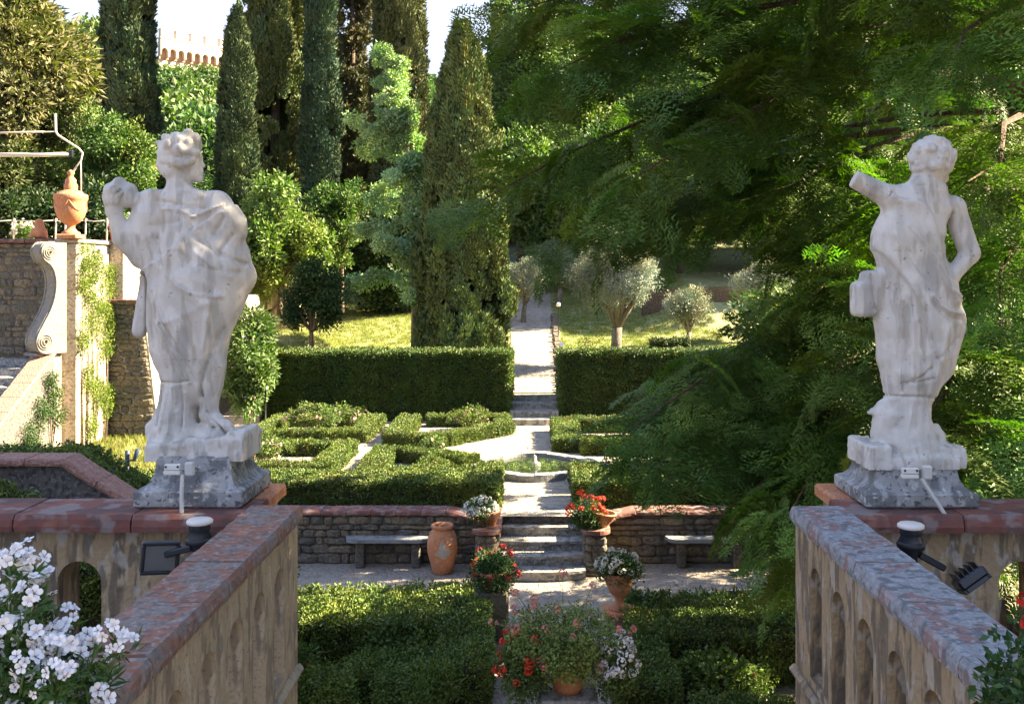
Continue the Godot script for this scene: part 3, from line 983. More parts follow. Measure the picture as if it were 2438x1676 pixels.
func statue_left() -> Array:
	var prims := [
		[Vector3(-0.092, 1.320, 0.000), 0.150, Vector3(-0.088, 1.130, 0.000), 0.175, 1.35, 0.040, 1],
		[Vector3(-0.088, 1.130, 0.000), 0.180, Vector3(-0.045, 1.012, 0.000), 0.265, 1.70, 0.050, 1],
		[Vector3(-0.045, 1.012, 0.000), 0.265, Vector3(-0.064, 0.870, 0.000), 0.262, 1.70, 0.050, 1],
		[Vector3(-0.064, 0.870, 0.000), 0.262, Vector3(-0.092, 0.739, 0.000), 0.232, 1.55, 0.050, 1],
		[Vector3(-0.092, 0.739, 0.000), 0.232, Vector3(-0.095, 0.597, 0.000), 0.215, 1.50, 0.040, 1],
		[Vector3(-0.095, 0.597, 0.000), 0.215, Vector3(-0.076, 0.457, 0.000), 0.172, 1.40, 0.030, 1],
		[Vector3(-0.076, 0.457, 0.000), 0.172, Vector3(-0.064, 0.410, 0.000), 0.145, 1.30, 0.030, 1],
		[Vector3(-0.294, 1.410, 0.000), 0.075, Vector3(0.069, 1.391, 0.000), 0.080, 1.00, 0.050, 1],
		[Vector3(-0.154, 1.545, 0.000), 0.064, Vector3(-0.145, 1.439, 0.000), 0.088, 1.00, 0.030, 1],
		[Vector3(-0.178, 1.685, 0.000), 0.092, Vector3(-0.135, 1.681, 0.000), 0.090, 1.00, 0.020, 1],
		[Vector3(-0.221, 1.624, 0.020), 0.050, Vector3(-0.221, 1.621, 0.020), 0.050, 1.00, 0.020, 1],
		[Vector3(-0.192, 1.586, 0.040), 0.045, Vector3(-0.192, 1.583, 0.040), 0.045, 1.00, 0.020, 1],
		[Vector3(-0.088, 1.638, 0.000), 0.068, Vector3(-0.064, 1.576, 0.000), 0.046, 1.00, 0.020, 1],
		[Vector3(-0.059, 1.567, 0.000), 0.040, Vector3(-0.040, 1.548, 0.000), 0.026, 1.00, 0.015, 1],
		[Vector3(-0.028, 1.643, 0.000), 0.011, Vector3(-0.014, 1.617, 0.000), 0.013, 1.00, 0.008, 1],
		[Vector3(-0.052, 1.664, 0.000), 0.034, Vector3(-0.052, 1.662, 0.000), 0.034, 1.00, 0.012, 1],
		[Vector3(-0.026, 1.586, 0.000), 0.014, Vector3(-0.026, 1.583, 0.000), 0.014, 1.00, 0.008, 1],
		[Vector3(-0.230, 1.681, 0.040), 0.030, Vector3(-0.116, 1.700, 0.085), 0.032, 1.00, 0.012, 1],
		[Vector3(-0.116, 1.700, 0.085), 0.032, Vector3(-0.040, 1.685, 0.050), 0.026, 1.00, 0.012, 1],
		[Vector3(-0.211, 1.643, 0.060), 0.028, Vector3(-0.092, 1.624, 0.085), 0.026, 1.00, 0.010, 1],
		[Vector3(-0.092, 1.624, 0.085), 0.026, Vector3(-0.055, 1.643, 0.060), 0.020, 1.00, 0.010, 1],
		[Vector3(-0.230, 1.728, 0.020), 0.032, Vector3(-0.263, 1.747, 0.020), 0.014, 1.00, 0.012, 1],
		[Vector3(-0.192, 1.756, 0.050), 0.034, Vector3(-0.211, 1.771, 0.050), 0.022, 1.00, 0.014, 1],
		[Vector3(-0.154, 1.771, 0.030), 0.036, Vector3(-0.154, 1.768, 0.030), 0.036, 1.00, 0.012, 1],
		[Vector3(-0.102, 1.775, 0.030), 0.034, Vector3(-0.088, 1.799, 0.030), 0.026, 1.00, 0.012, 1],
		[Vector3(-0.062, 1.771, 0.000), 0.034, Vector3(-0.062, 1.768, 0.000), 0.034, 1.00, 0.012, 1],
		[Vector3(-0.126, 1.752, 0.070), 0.030, Vector3(-0.126, 1.749, 0.070), 0.030, 1.00, 0.012, 1],
		[Vector3(-0.183, 1.728, 0.085), 0.030, Vector3(-0.183, 1.726, 0.085), 0.030, 1.00, 0.012, 1],
		[Vector3(-0.078, 1.737, 0.060), 0.030, Vector3(-0.078, 1.735, 0.060), 0.030, 1.00, 0.012, 1],
		[Vector3(-0.206, 1.719, -0.030), 0.050, Vector3(-0.081, 1.735, -0.030), 0.050, 1.00, 0.020, 1],
		[Vector3(-0.325, 1.403, 0.000), 0.075, Vector3(-0.358, 1.225, 0.020), 0.088, 1.00, 0.030, 1],
		[Vector3(-0.358, 1.225, 0.020), 0.088, Vector3(-0.344, 1.102, 0.020), 0.070, 1.00, 0.030, 1],
		[Vector3(-0.358, 1.116, 0.020), 0.066, Vector3(-0.436, 1.197, 0.060), 0.058, 1.00, 0.025, 1],
		[Vector3(-0.443, 1.213, 0.060), 0.055, Vector3(-0.486, 1.356, 0.080), 0.040, 1.00, 0.020, 1],
		[Vector3(-0.486, 1.356, 0.080), 0.040, Vector3(-0.477, 1.439, 0.080), 0.052, 1.00, 0.020, 1],
		[Vector3(-0.448, 1.458, 0.050), 0.055, Vector3(-0.448, 1.455, 0.050), 0.055, 1.00, 0.020, 1],
		[Vector3(-0.505, 1.474, 0.070), 0.042, Vector3(-0.505, 1.472, 0.070), 0.042, 1.00, 0.020, 1],
		[Vector3(-0.467, 1.510, 0.050), 0.040, Vector3(-0.467, 1.507, 0.050), 0.040, 1.00, 0.020, 1],
		[Vector3(-0.424, 1.420, 0.060), 0.042, Vector3(-0.424, 1.417, 0.060), 0.042, 1.00, 0.020, 1],
		[Vector3(-0.420, 1.474, 0.030), 0.045, Vector3(-0.420, 1.472, 0.030), 0.045, 1.00, 0.020, 1],
		[Vector3(-0.519, 1.396, 0.110), 0.013, Vector3(-0.515, 1.458, 0.125), 0.013, 1.00, 0.008, 1],
		[Vector3(-0.515, 1.458, 0.125), 0.013, Vector3(-0.488, 1.481, 0.130), 0.011, 1.00, 0.008, 1],
		[Vector3(-0.498, 1.401, 0.125), 0.013, Vector3(-0.491, 1.467, 0.138), 0.013, 1.00, 0.008, 1],
		[Vector3(-0.491, 1.467, 0.138), 0.013, Vector3(-0.462, 1.488, 0.135), 0.011, 1.00, 0.008, 1],
		[Vector3(-0.474, 1.401, 0.125), 0.013, Vector3(-0.465, 1.462, 0.138), 0.012, 1.00, 0.008, 1],
		[Vector3(-0.465, 1.462, 0.138), 0.012, Vector3(-0.439, 1.479, 0.130), 0.010, 1.00, 0.008, 1],
		[Vector3(-0.453, 1.396, 0.115), 0.012, Vector3(-0.441, 1.443, 0.125), 0.011, 1.00, 0.008, 1],
		[Vector3(-0.441, 1.443, 0.125), 0.011, Vector3(-0.424, 1.458, 0.118), 0.010, 1.00, 0.008, 1],
		[Vector3(-0.515, 1.368, 0.090), 0.015, Vector3(-0.538, 1.439, 0.090), 0.012, 1.00, 0.008, 1],
		[Vector3(-0.301, 1.320, 0.020), 0.090, Vector3(-0.277, 1.064, 0.030), 0.062, 1.00, 0.030, 1],
		[Vector3(0.062, 1.391, 0.020), 0.080, Vector3(0.168, 1.296, 0.020), 0.062, 1.00, 0.030, 1],
		[Vector3(0.168, 1.296, 0.020), 0.066, Vector3(0.168, 1.244, 0.000), 0.066, 1.00, 0.025, 1],
		[Vector3(0.097, 1.261, 0.000), 0.100, Vector3(0.074, 1.083, 0.000), 0.120, 1.20, 0.040, 1],
		[Vector3(0.168, 1.130, -0.030), 0.070, Vector3(0.204, 0.988, -0.030), 0.066, 1.00, 0.040, 1],
		[Vector3(0.204, 0.988, -0.030), 0.066, Vector3(0.140, 0.822, -0.030), 0.050, 1.00, 0.040, 1],
		[Vector3(-0.349, 0.976, -0.020), 0.030, Vector3(-0.382, 0.685, -0.020), 0.042, 1.00, 0.012, 1],
		[Vector3(0.050, 0.495, 0.030), 0.075, Vector3(0.040, 0.383, 0.020), 0.060, 1.00, 0.025, 1],
		[Vector3(0.040, 0.383, 0.020), 0.060, Vector3(0.024, 0.248, 0.020), 0.048, 1.00, 0.015, 1],
		[Vector3(0.019, 0.217, 0.030), 0.048, Vector3(0.149, 0.153, 0.060), 0.028, 1.00, 0.015, 1],
		[Vector3(-0.140, 0.407, 0.000), 0.105, Vector3(-0.168, 0.182, 0.020), 0.105, 1.10, 0.030, 1],
		[Vector3(-0.168, 0.182, 0.020), 0.105, Vector3(-0.187, 0.063, 0.020), 0.130, 1.00, 0.030, 1],
		[Vector3(-0.230, 0.170, 0.000), 0.070, Vector3(-0.287, 0.120, 0.000), 0.055, 1.00, 0.020, 1],
		[Vector3(-0.147, 0.009, 0.000), 0.015, Vector3(0.111, 0.059, 0.185), 0.015, 1.00, 0.020, 2],
		[Vector3(0.109, 0.023, 0.000), 0.015, Vector3(0.139, 0.073, 0.185), 0.015, 1.00, 0.020, 2],
		[Vector3(0.218, 0.040, 0.030), 0.015, Vector3(0.035, 0.089, 0.135), 0.015, 1.00, 0.020, 2],
		[Vector3(-0.116, 0.087, 0.030), 0.100, Vector3(0.074, 0.087, 0.050), 0.060, 1.00, 0.030, 1],
		[Vector3(-0.074, 1.481, 0.055), 0.026, Vector3(-0.074, 1.479, 0.055), 0.026, 1.00, 0.010, 1],
		[Vector3(-0.040, 1.462, 0.065), 0.026, Vector3(-0.040, 1.460, 0.065), 0.026, 1.00, 0.010, 1],
		[Vector3(-0.007, 1.448, 0.075), 0.026, Vector3(-0.007, 1.446, 0.075), 0.026, 1.00, 0.010, 1],
		[Vector3(0.026, 1.429, 0.055), 0.026, Vector3(0.026, 1.427, 0.055), 0.026, 1.00, 0.010, 1],
		[Vector3(0.059, 1.401, 0.065), 0.026, Vector3(0.059, 1.398, 0.065), 0.026, 1.00, 0.010, 1],
		[Vector3(0.083, 1.368, 0.075), 0.026, Vector3(0.083, 1.365, 0.075), 0.026, 1.00, 0.010, 1],
		[Vector3(0.097, 1.332, 0.055), 0.026, Vector3(0.097, 1.330, 0.055), 0.026, 1.00, 0.010, 1],
		[Vector3(-0.116, 1.458, 0.065), 0.026, Vector3(-0.116, 1.455, 0.065), 0.026, 1.00, 0.010, 1],
		[Vector3(-0.026, 1.434, 0.075), 0.026, Vector3(-0.026, 1.432, 0.075), 0.026, 1.00, 0.010, 1],
		[Vector3(0.040, 1.391, 0.055), 0.026, Vector3(0.040, 1.389, 0.055), 0.026, 1.00, 0.010, 1],
		[Vector3(-0.325, 1.443, 0.050), 0.026, Vector3(-0.325, 1.441, 0.050), 0.026, 1.00, 0.014, 1],
		[Vector3(-0.287, 1.458, 0.050), 0.026, Vector3(-0.287, 1.455, 0.050), 0.026, 1.00, 0.014, 1],
		[Vector3(-0.247, 1.448, 0.050), 0.026, Vector3(-0.247, 1.446, 0.050), 0.026, 1.00, 0.014, 1],
		[Vector3(-0.206, 1.439, 0.050), 0.026, Vector3(-0.206, 1.436, 0.050), 0.026, 1.00, 0.014, 1],
		[Vector3(-0.306, 1.415, 0.050), 0.026, Vector3(-0.306, 1.413, 0.050), 0.026, 1.00, 0.014, 1],
	]
	var folds := [
		[PackedVector2Array([Vector2(-0.325, 1.031), Vector2(-0.290, 1.054), Vector2(-0.209, 1.108), Vector2(-0.134, 1.165), Vector2(-0.081, 1.216), Vector2(-0.018, 1.270), Vector2(0.066, 1.328), Vector2(0.122, 1.365), Vector2(0.133, 1.372)]), 0.0280, 0.0110, -1],
		[PackedVector2Array([Vector2(-0.353, 1.064), Vector2(-0.351, 1.094), Vector2(-0.346, 1.165), Vector2(-0.339, 1.242), Vector2(-0.331, 1.314), Vector2(-0.326, 1.359), Vector2(-0.325, 1.368)]), 0.0120, 0.0120, -1],
		[PackedVector2Array([Vector2(-0.045, 1.254), Vector2(-0.023, 1.231), Vector2(0.029, 1.177), Vector2(0.095, 1.126), Vector2(0.170, 1.089), Vector2(0.218, 1.068), Vector2(0.228, 1.064)]), -0.0238, 0.0149, 0],
		[PackedVector2Array([Vector2(-0.021, 1.130), Vector2(0.168, 0.988)]), 0.0170, 0.0184, 0],
		[PackedVector2Array([Vector2(-0.164, 1.000), Vector2(-0.141, 0.980), Vector2(-0.090, 0.933), Vector2(-0.019, 0.898), Vector2(0.066, 0.886), Vector2(0.122, 0.882), Vector2(0.133, 0.881)]), 0.0170, 0.0138, 0],
		[PackedVector2Array([Vector2(-0.116, 1.130), Vector2(-0.090, 1.113), Vector2(-0.027, 1.071), Vector2(0.051, 1.037), Vector2(0.137, 1.021), Vector2(0.193, 1.013), Vector2(0.204, 1.012)]), -0.0136, 0.0161, 0],
		[PackedVector2Array([Vector2(-0.277, 0.917), Vector2(-0.264, 0.881), Vector2(-0.233, 0.798), Vector2(-0.206, 0.699), Vector2(-0.191, 0.594), Vector2(-0.184, 0.527), Vector2(-0.183, 0.514)]), 0.0153, 0.0138, 0],
		[PackedVector2Array([Vector2(-0.140, 0.751), Vector2(-0.122, 0.720), Vector2(-0.081, 0.647), Vector2(-0.042, 0.573), Vector2(-0.015, 0.511), Vector2(-0.001, 0.474), Vector2(0.002, 0.466)]), 0.0136, 0.0115, 0],
		[PackedVector2Array([Vector2(0.074, 0.846), Vector2(0.067, 0.815), Vector2(0.051, 0.742), Vector2(0.038, 0.664), Vector2(0.031, 0.591), Vector2(0.027, 0.546), Vector2(0.026, 0.538)]), 0.0170, 0.0138, 0],
		[PackedVector2Array([Vector2(-0.223, 0.383), Vector2(-0.240, 0.158)]), -0.0204, 0.0092, 0],
		[PackedVector2Array([Vector2(-0.152, 0.383), Vector2(-0.164, 0.134)]), 0.0170, 0.0092, 0],
		[PackedVector2Array([Vector2(-0.097, 0.383), Vector2(-0.102, 0.158)]), -0.0204, 0.0092, 0],
		[PackedVector2Array([Vector2(-0.292, 1.000), Vector2(-0.280, 0.973), Vector2(-0.253, 0.911), Vector2(-0.224, 0.844), Vector2(-0.196, 0.784), Vector2(-0.179, 0.747), Vector2(-0.175, 0.739)]), 0.0238, 0.0161, 0],
		[PackedVector2Array([Vector2(-0.175, 0.739), Vector2(-0.151, 0.748), Vector2(-0.094, 0.769), Vector2(-0.022, 0.804), Vector2(0.059, 0.853), Vector2(0.111, 0.887), Vector2(0.121, 0.893)]), 0.0136, 0.0345, 0],
		[PackedVector2Array([Vector2(-0.230, 0.739), Vector2(-0.209, 0.705), Vector2(-0.159, 0.625), Vector2(-0.111, 0.540), Vector2(-0.075, 0.463), Vector2(-0.054, 0.416), Vector2(-0.050, 0.407)]), 0.0306, 0.0126, 0],
		[PackedVector2Array([Vector2(-0.204, 0.739), Vector2(-0.182, 0.705), Vector2(-0.131, 0.625), Vector2(-0.083, 0.540), Vector2(-0.049, 0.463), Vector2(-0.030, 0.416), Vector2(-0.026, 0.407)]), -0.0170, 0.0161, 0],
		[PackedVector2Array([Vector2(0.038, 0.509), Vector2(0.031, 0.490), Vector2(0.016, 0.445), Vector2(0.004, 0.398), Vector2(0.001, 0.355), Vector2(0.000, 0.329), Vector2(0.000, 0.324)]), -0.0340, 0.0115, 0],
		[PackedVector2Array([Vector2(0.121, 0.704), Vector2(0.038, 0.514)]), -0.0170, 0.0092, 0],
		[PackedVector2Array([Vector2(-0.320, 1.012), Vector2(-0.332, 0.668)]), -0.0374, 0.0092, 0],
		[PackedVector2Array([Vector2(-0.240, 0.405), Vector2(-0.221, 0.404), Vector2(-0.177, 0.402), Vector2(-0.129, 0.403), Vector2(-0.084, 0.409), Vector2(-0.055, 0.413), Vector2(-0.050, 0.414)]), -0.0204, 0.0069, 0],
		[PackedVector2Array([Vector2(-0.249, 1.213), Vector2(-0.206, 1.055)]), -0.0238, 0.0115, 0],
		[PackedVector2Array([Vector2(-0.301, 1.202), Vector2(-0.263, 1.059)]), 0.0170, 0.0115, 0],
		[PackedVector2Array([Vector2(-0.216, 1.130), Vector2(-0.270, 1.225)]), 0.0136, 0.0115, 0],
		[PackedVector2Array([Vector2(-0.140, 1.391), Vector2(-0.132, 1.378), Vector2(-0.113, 1.347), Vector2(-0.090, 1.313), Vector2(-0.065, 1.283), Vector2(-0.048, 1.265), Vector2(-0.045, 1.261)]), -0.0204, 0.0138, 0],
		[PackedVector2Array([Vector2(-0.211, 1.368), Vector2(-0.193, 1.368), Vector2(-0.152, 1.368), Vector2(-0.104, 1.359), Vector2(-0.057, 1.338), Vector2(-0.027, 1.323), Vector2(-0.021, 1.320)]), 0.0170, 0.0138, 0],
		[PackedVector2Array([Vector2(-0.045, 1.320), Vector2(0.121, 1.391)]), 0.0204, 0.0138, 0],
		[PackedVector2Array([Vector2(0.133, 1.320), Vector2(0.074, 1.225)]), -0.0238, 0.0138, 0],
		[PackedVector2Array([Vector2(0.168, 1.225), Vector2(0.155, 1.207), Vector2(0.124, 1.166), Vector2(0.108, 1.119), Vector2(0.119, 1.071), Vector2(0.131, 1.041), Vector2(0.133, 1.036)]), -0.0238, 0.0138, 0],
		[PackedVector2Array([Vector2(-0.116, 1.012), Vector2(0.074, 0.941)]), 0.0102, 0.0345, 0],
		[PackedVector2Array([Vector2(-0.140, 0.917), Vector2(0.026, 0.798)]), -0.0102, 0.0287, 0],
		[PackedVector2Array([Vector2(-0.045, 0.727), Vector2(0.026, 0.585)]), 0.0119, 0.0230, 0],
		[PackedVector2Array([Vector2(-0.164, 0.656), Vector2(-0.128, 0.466)]), -0.0102, 0.0161, 0],
		[PackedVector2Array([Vector2(-0.258, 0.893), Vector2(-0.277, 0.538)]), -0.0102, 0.0230, 0],
		[PackedVector2Array([Vector2(-0.116, 0.372), Vector2(-0.140, 0.182)]), -0.0170, 0.0115, 0],
		[PackedVector2Array([Vector2(-0.187, 0.348), Vector2(-0.211, 0.158)]), 0.0136, 0.0115, 0],
		[PackedVector2Array([Vector2(-0.081, 0.348), Vector2(-0.088, 0.158)]), 0.0136, 0.0115, 0],
		[PackedVector2Array([Vector2(-0.247, 1.415), Vector2(-0.209, 1.408), Vector2(-0.121, 1.393), Vector2(-0.044, 1.379), Vector2(-0.001, 1.372), Vector2(0.022, 1.368), Vector2(0.026, 1.368)]), -0.0136, 0.0115, 0],
		[PackedVector2Array([Vector2(-0.277, 1.273), Vector2(-0.116, 1.296)]), -0.0102, 0.0172, 0],
		[PackedVector2Array([Vector2(-0.069, 1.202), Vector2(-0.045, 1.083)]), -0.0102, 0.0230, 0],
		[PackedVector2Array([Vector2(0.024, 0.241), Vector2(0.121, 0.139)]), -0.0204, 0.0069, 0],
	]
	return [prims, folds]

func statue_right() -> Array:
	var prims := [
		[Vector3(0.071, 1.396, 0.000), 0.170, Vector3(0.028, 1.239, 0.000), 0.195, 1.40, 0.050, 1],
		[Vector3(0.028, 1.239, 0.000), 0.195, Vector3(0.043, 1.118, 0.000), 0.172, 1.35, 0.050, 1],
		[Vector3(0.043, 1.118, 0.000), 0.172, Vector3(0.090, 0.952, 0.000), 0.205, 1.40, 0.050, 1],
		[Vector3(0.090, 0.952, 0.000), 0.205, Vector3(0.104, 0.767, 0.000), 0.228, 1.50, 0.050, 1],
		[Vector3(0.104, 0.767, 0.000), 0.228, Vector3(0.078, 0.601, 0.000), 0.195, 1.45, 0.040, 1],
		[Vector3(0.078, 0.601, 0.000), 0.195, Vector3(0.052, 0.473, 0.000), 0.160, 1.30, 0.040, 1],
		[Vector3(0.052, 0.473, 0.000), 0.160, Vector3(0.028, 0.345, 0.000), 0.118, 1.10, 0.040, 1],
		[Vector3(-0.066, 1.474, 0.000), 0.070, Vector3(0.270, 1.412, 0.000), 0.078, 1.00, 0.050, 1],
		[Vector3(0.119, 1.578, 0.000), 0.074, Vector3(0.109, 1.483, 0.000), 0.085, 1.00, 0.030, 1],
		[Vector3(0.152, 1.702, 0.000), 0.108, Vector3(0.175, 1.683, 0.000), 0.108, 1.00, 0.020, 1],
		[Vector3(0.213, 1.626, -0.030), 0.055, Vector3(0.237, 1.588, -0.040), 0.035, 1.00, 0.020, 1],
		[Vector3(0.270, 1.664, -0.050), 0.022, Vector3(0.289, 1.640, -0.050), 0.014, 1.00, 0.012, 1],
		[Vector3(0.254, 1.673, -0.030), 0.040, Vector3(0.254, 1.671, -0.030), 0.040, 1.00, 0.020, 1],
		[Vector3(0.100, 1.526, 0.020), 0.082, Vector3(0.175, 1.512, 0.010), 0.070, 1.00, 0.020, 1],
		[Vector3(-0.085, 1.483, 0.000), 0.064, Vector3(-0.280, 1.578, 0.020), 0.050, 1.00, 0.020, 1],
		[Vector3(0.285, 1.408, 0.000), 0.064, Vector3(0.370, 1.170, 0.010), 0.056, 1.00, 0.025, 1],
		[Vector3(0.370, 1.156, 0.010), 0.054, Vector3(0.256, 1.040, 0.050), 0.042, 1.00, 0.020, 1],
		[Vector3(0.256, 1.040, 0.050), 0.042, Vector3(0.218, 1.009, 0.070), 0.036, 1.00, 0.015, 1],
		[Vector3(0.218, 1.019, 0.090), 0.012, Vector3(0.190, 0.990, 0.100), 0.010, 1.00, 0.008, 1],
		[Vector3(0.225, 1.004, 0.095), 0.012, Vector3(0.194, 0.974, 0.105), 0.010, 1.00, 0.008, 1],
		[Vector3(0.235, 0.993, 0.095), 0.012, Vector3(0.206, 0.959, 0.105), 0.010, 1.00, 0.008, 1],
		[Vector3(0.244, 0.985, 0.090), 0.011, Vector3(0.218, 0.948, 0.100), 0.009, 1.00, 0.008, 1],
		[Vector3(0.242, 1.033, 0.090), 0.013, Vector3(0.218, 1.047, 0.100), 0.011, 1.00, 0.008, 1],
		[Vector3(-0.226, 0.905, 0.000), 0.034, Vector3(0.026, 0.066, 0.041), 0.034, 1.00, 0.020, 2],
		[Vector3(-0.175, 0.959, 0.000), 0.036, Vector3(0.021, 0.073, 0.044), 0.036, 1.00, 0.030, 2],
		[Vector3(-0.071, 1.076, 0.000), 0.060, Vector3(-0.085, 0.791, 0.000), 0.075, 1.00, 0.030, 1],
		[Vector3(-0.085, 0.791, 0.000), 0.075, Vector3(-0.076, 0.578, 0.000), 0.070, 1.00, 0.025, 1],
		[Vector3(-0.076, 0.578, 0.000), 0.070, Vector3(-0.057, 0.364, 0.000), 0.040, 1.00, 0.020, 1],
		[Vector3(0.254, 0.791, 0.000), 0.085, Vector3(0.183, 0.530, 0.000), 0.100, 1.00, 0.030, 1],
		[Vector3(0.017, 0.340, 0.000), 0.118, Vector3(0.024, 0.151, 0.000), 0.140, 1.00, 0.030, 1],
		[Vector3(-0.085, 0.312, 0.030), 0.055, Vector3(-0.204, 0.274, 0.040), 0.014, 1.00, 0.020, 1],
		[Vector3(-0.095, 0.257, 0.030), 0.075, Vector3(-0.119, 0.139, 0.030), 0.070, 1.00, 0.030, 1],
		[Vector3(0.175, 0.163, 0.000), 0.045, Vector3(0.194, 0.127, 0.000), 0.050, 1.00, 0.020, 1],
		[Vector3(-0.199, 0.042, 0.020), 0.015, Vector3(0.047, 0.056, 0.175), 0.015, 1.00, 0.020, 2],
		[Vector3(0.028, -0.011, 0.000), 0.015, Vector3(0.198, 0.047, 0.185), 0.015, 1.00, 0.020, 2],
		[Vector3(0.225, 0.032, 0.000), 0.015, Vector3(0.051, 0.051, 0.155), 0.015, 1.00, 0.020, 2],
		[Vector3(0.005, 0.103, 0.020), 0.140, Vector3(0.040, 0.056, 0.050), 0.140, 1.00, 0.030, 1],
		[Vector3(-0.735, 1.799, 0.000), 0.500, Vector3(-0.735, 1.796, 0.000), 0.500, 1.00, 0.005, -1],
		[Vector3(0.173, 1.648, 0.103), 0.024, Vector3(0.173, 1.646, 0.103), 0.024, 1.00, 0.005, 1],
		[Vector3(0.220, 1.642, 0.083), 0.024, Vector3(0.220, 1.640, 0.083), 0.024, 1.00, 0.005, 1],
		[Vector3(0.234, 1.769, -0.040), 0.028, Vector3(0.234, 1.767, -0.040), 0.028, 1.00, 0.005, 1],
		[Vector3(0.182, 1.724, 0.106), 0.023, Vector3(0.182, 1.721, 0.106), 0.023, 1.00, 0.005, 1],
		[Vector3(0.212, 1.649, 0.091), 0.022, Vector3(0.212, 1.647, 0.091), 0.022, 1.00, 0.005, 1],
		[Vector3(0.232, 1.774, -0.033), 0.029, Vector3(0.232, 1.772, -0.033), 0.029, 1.00, 0.005, 1],
		[Vector3(0.126, 1.739, 0.094), 0.028, Vector3(0.126, 1.737, 0.094), 0.028, 1.00, 0.005, 1],
		[Vector3(0.203, 1.783, -0.051), 0.021, Vector3(0.203, 1.781, -0.051), 0.021, 1.00, 0.005, 1],
		[Vector3(0.087, 1.747, -0.060), 0.026, Vector3(0.087, 1.745, -0.060), 0.026, 1.00, 0.005, 1],
		[Vector3(0.212, 1.713, 0.099), 0.021, Vector3(0.212, 1.710, 0.099), 0.021, 1.00, 0.005, 1],
		[Vector3(0.226, 1.781, -0.027), 0.026, Vector3(0.226, 1.778, -0.027), 0.026, 1.00, 0.005, 1],
		[Vector3(0.146, 1.788, 0.055), 0.026, Vector3(0.146, 1.786, 0.055), 0.026, 1.00, 0.005, 1],
		[Vector3(0.217, 1.778, -0.049), 0.026, Vector3(0.217, 1.775, -0.049), 0.026, 1.00, 0.005, 1],
		[Vector3(0.075, 1.734, 0.053), 0.025, Vector3(0.075, 1.732, 0.053), 0.025, 1.00, 0.005, 1],
		[Vector3(0.223, 1.683, 0.095), 0.029, Vector3(0.223, 1.681, 0.095), 0.029, 1.00, 0.005, 1],
		[Vector3(0.086, 1.679, -0.079), 0.026, Vector3(0.086, 1.677, -0.079), 0.026, 1.00, 0.005, 1],
		[Vector3(0.053, 1.690, 0.020), 0.031, Vector3(0.053, 1.688, 0.020), 0.031, 1.00, 0.005, 1],
		[Vector3(0.201, 1.702, 0.105), 0.022, Vector3(0.201, 1.700, 0.105), 0.022, 1.00, 0.005, 1],
		[Vector3(0.089, 1.678, -0.082), 0.024, Vector3(0.089, 1.676, -0.082), 0.024, 1.00, 0.005, 1],
		[Vector3(0.109, 1.788, -0.021), 0.021, Vector3(0.109, 1.785, -0.021), 0.021, 1.00, 0.005, 1],
		[Vector3(0.172, 1.688, 0.112), 0.022, Vector3(0.172, 1.686, 0.112), 0.022, 1.00, 0.005, 1],
		[Vector3(0.069, 1.638, 0.025), 0.028, Vector3(0.069, 1.636, 0.025), 0.028, 1.00, 0.005, 1],
		[Vector3(0.196, 1.796, -0.025), 0.028, Vector3(0.196, 1.794, -0.025), 0.028, 1.00, 0.005, 1],
		[Vector3(0.155, 1.798, 0.035), 0.029, Vector3(0.155, 1.796, 0.035), 0.029, 1.00, 0.005, 1],
		[Vector3(0.125, 1.794, 0.024), 0.027, Vector3(0.125, 1.792, 0.024), 0.027, 1.00, 0.005, 1],
		[Vector3(0.204, 1.708, 0.103), 0.022, Vector3(0.204, 1.705, 0.103), 0.022, 1.00, 0.005, 1],
		[Vector3(0.136, 1.797, 0.026), 0.024, Vector3(0.136, 1.795, 0.026), 0.024, 1.00, 0.005, 1],
		[Vector3(0.204, 1.767, 0.073), 0.024, Vector3(0.204, 1.764, 0.073), 0.024, 1.00, 0.005, 1],
		[Vector3(0.138, 1.647, 0.099), 0.031, Vector3(0.138, 1.645, 0.099), 0.031, 1.00, 0.005, 1],
		[Vector3(0.067, 1.667, 0.050), 0.021, Vector3(0.067, 1.664, 0.050), 0.021, 1.00, 0.005, 1],
		[Vector3(0.270, 1.716, 0.028), 0.023, Vector3(0.270, 1.713, 0.028), 0.023, 1.00, 0.005, 1],
		[Vector3(0.080, 1.765, -0.016), 0.025, Vector3(0.080, 1.762, -0.016), 0.025, 1.00, 0.005, 1],
		[Vector3(0.273, 1.713, -0.009), 0.023, Vector3(0.273, 1.711, -0.009), 0.023, 1.00, 0.005, 1],
		[Vector3(0.081, 1.637, 0.052), 0.025, Vector3(0.081, 1.635, 0.052), 0.025, 1.00, 0.005, 1],
		[Vector3(0.164, 1.785, 0.063), 0.029, Vector3(0.164, 1.783, 0.063), 0.029, 1.00, 0.005, 1],
		[Vector3(0.067, 1.636, 0.001), 0.023, Vector3(0.067, 1.634, 0.001), 0.023, 1.00, 0.005, 1],
		[Vector3(0.169, 1.667, 0.109), 0.023, Vector3(0.169, 1.664, 0.109), 0.023, 1.00, 0.005, 1],
		[Vector3(0.212, 1.792, 0.016), 0.026, Vector3(0.212, 1.789, 0.016), 0.026, 1.00, 0.005, 1],
		[Vector3(0.275, 1.700, -0.007), 0.030, Vector3(0.275, 1.698, -0.007), 0.030, 1.00, 0.005, 1],
		[Vector3(0.117, 1.768, -0.068), 0.028, Vector3(0.117, 1.765, -0.068), 0.028, 1.00, 0.005, 1],
		[Vector3(0.061, 1.647, 0.004), 0.022, Vector3(0.061, 1.644, 0.004), 0.022, 1.00, 0.005, 1],
		[Vector3(0.206, 1.787, -0.043), 0.030, Vector3(0.206, 1.784, -0.043), 0.030, 1.00, 0.005, 1],
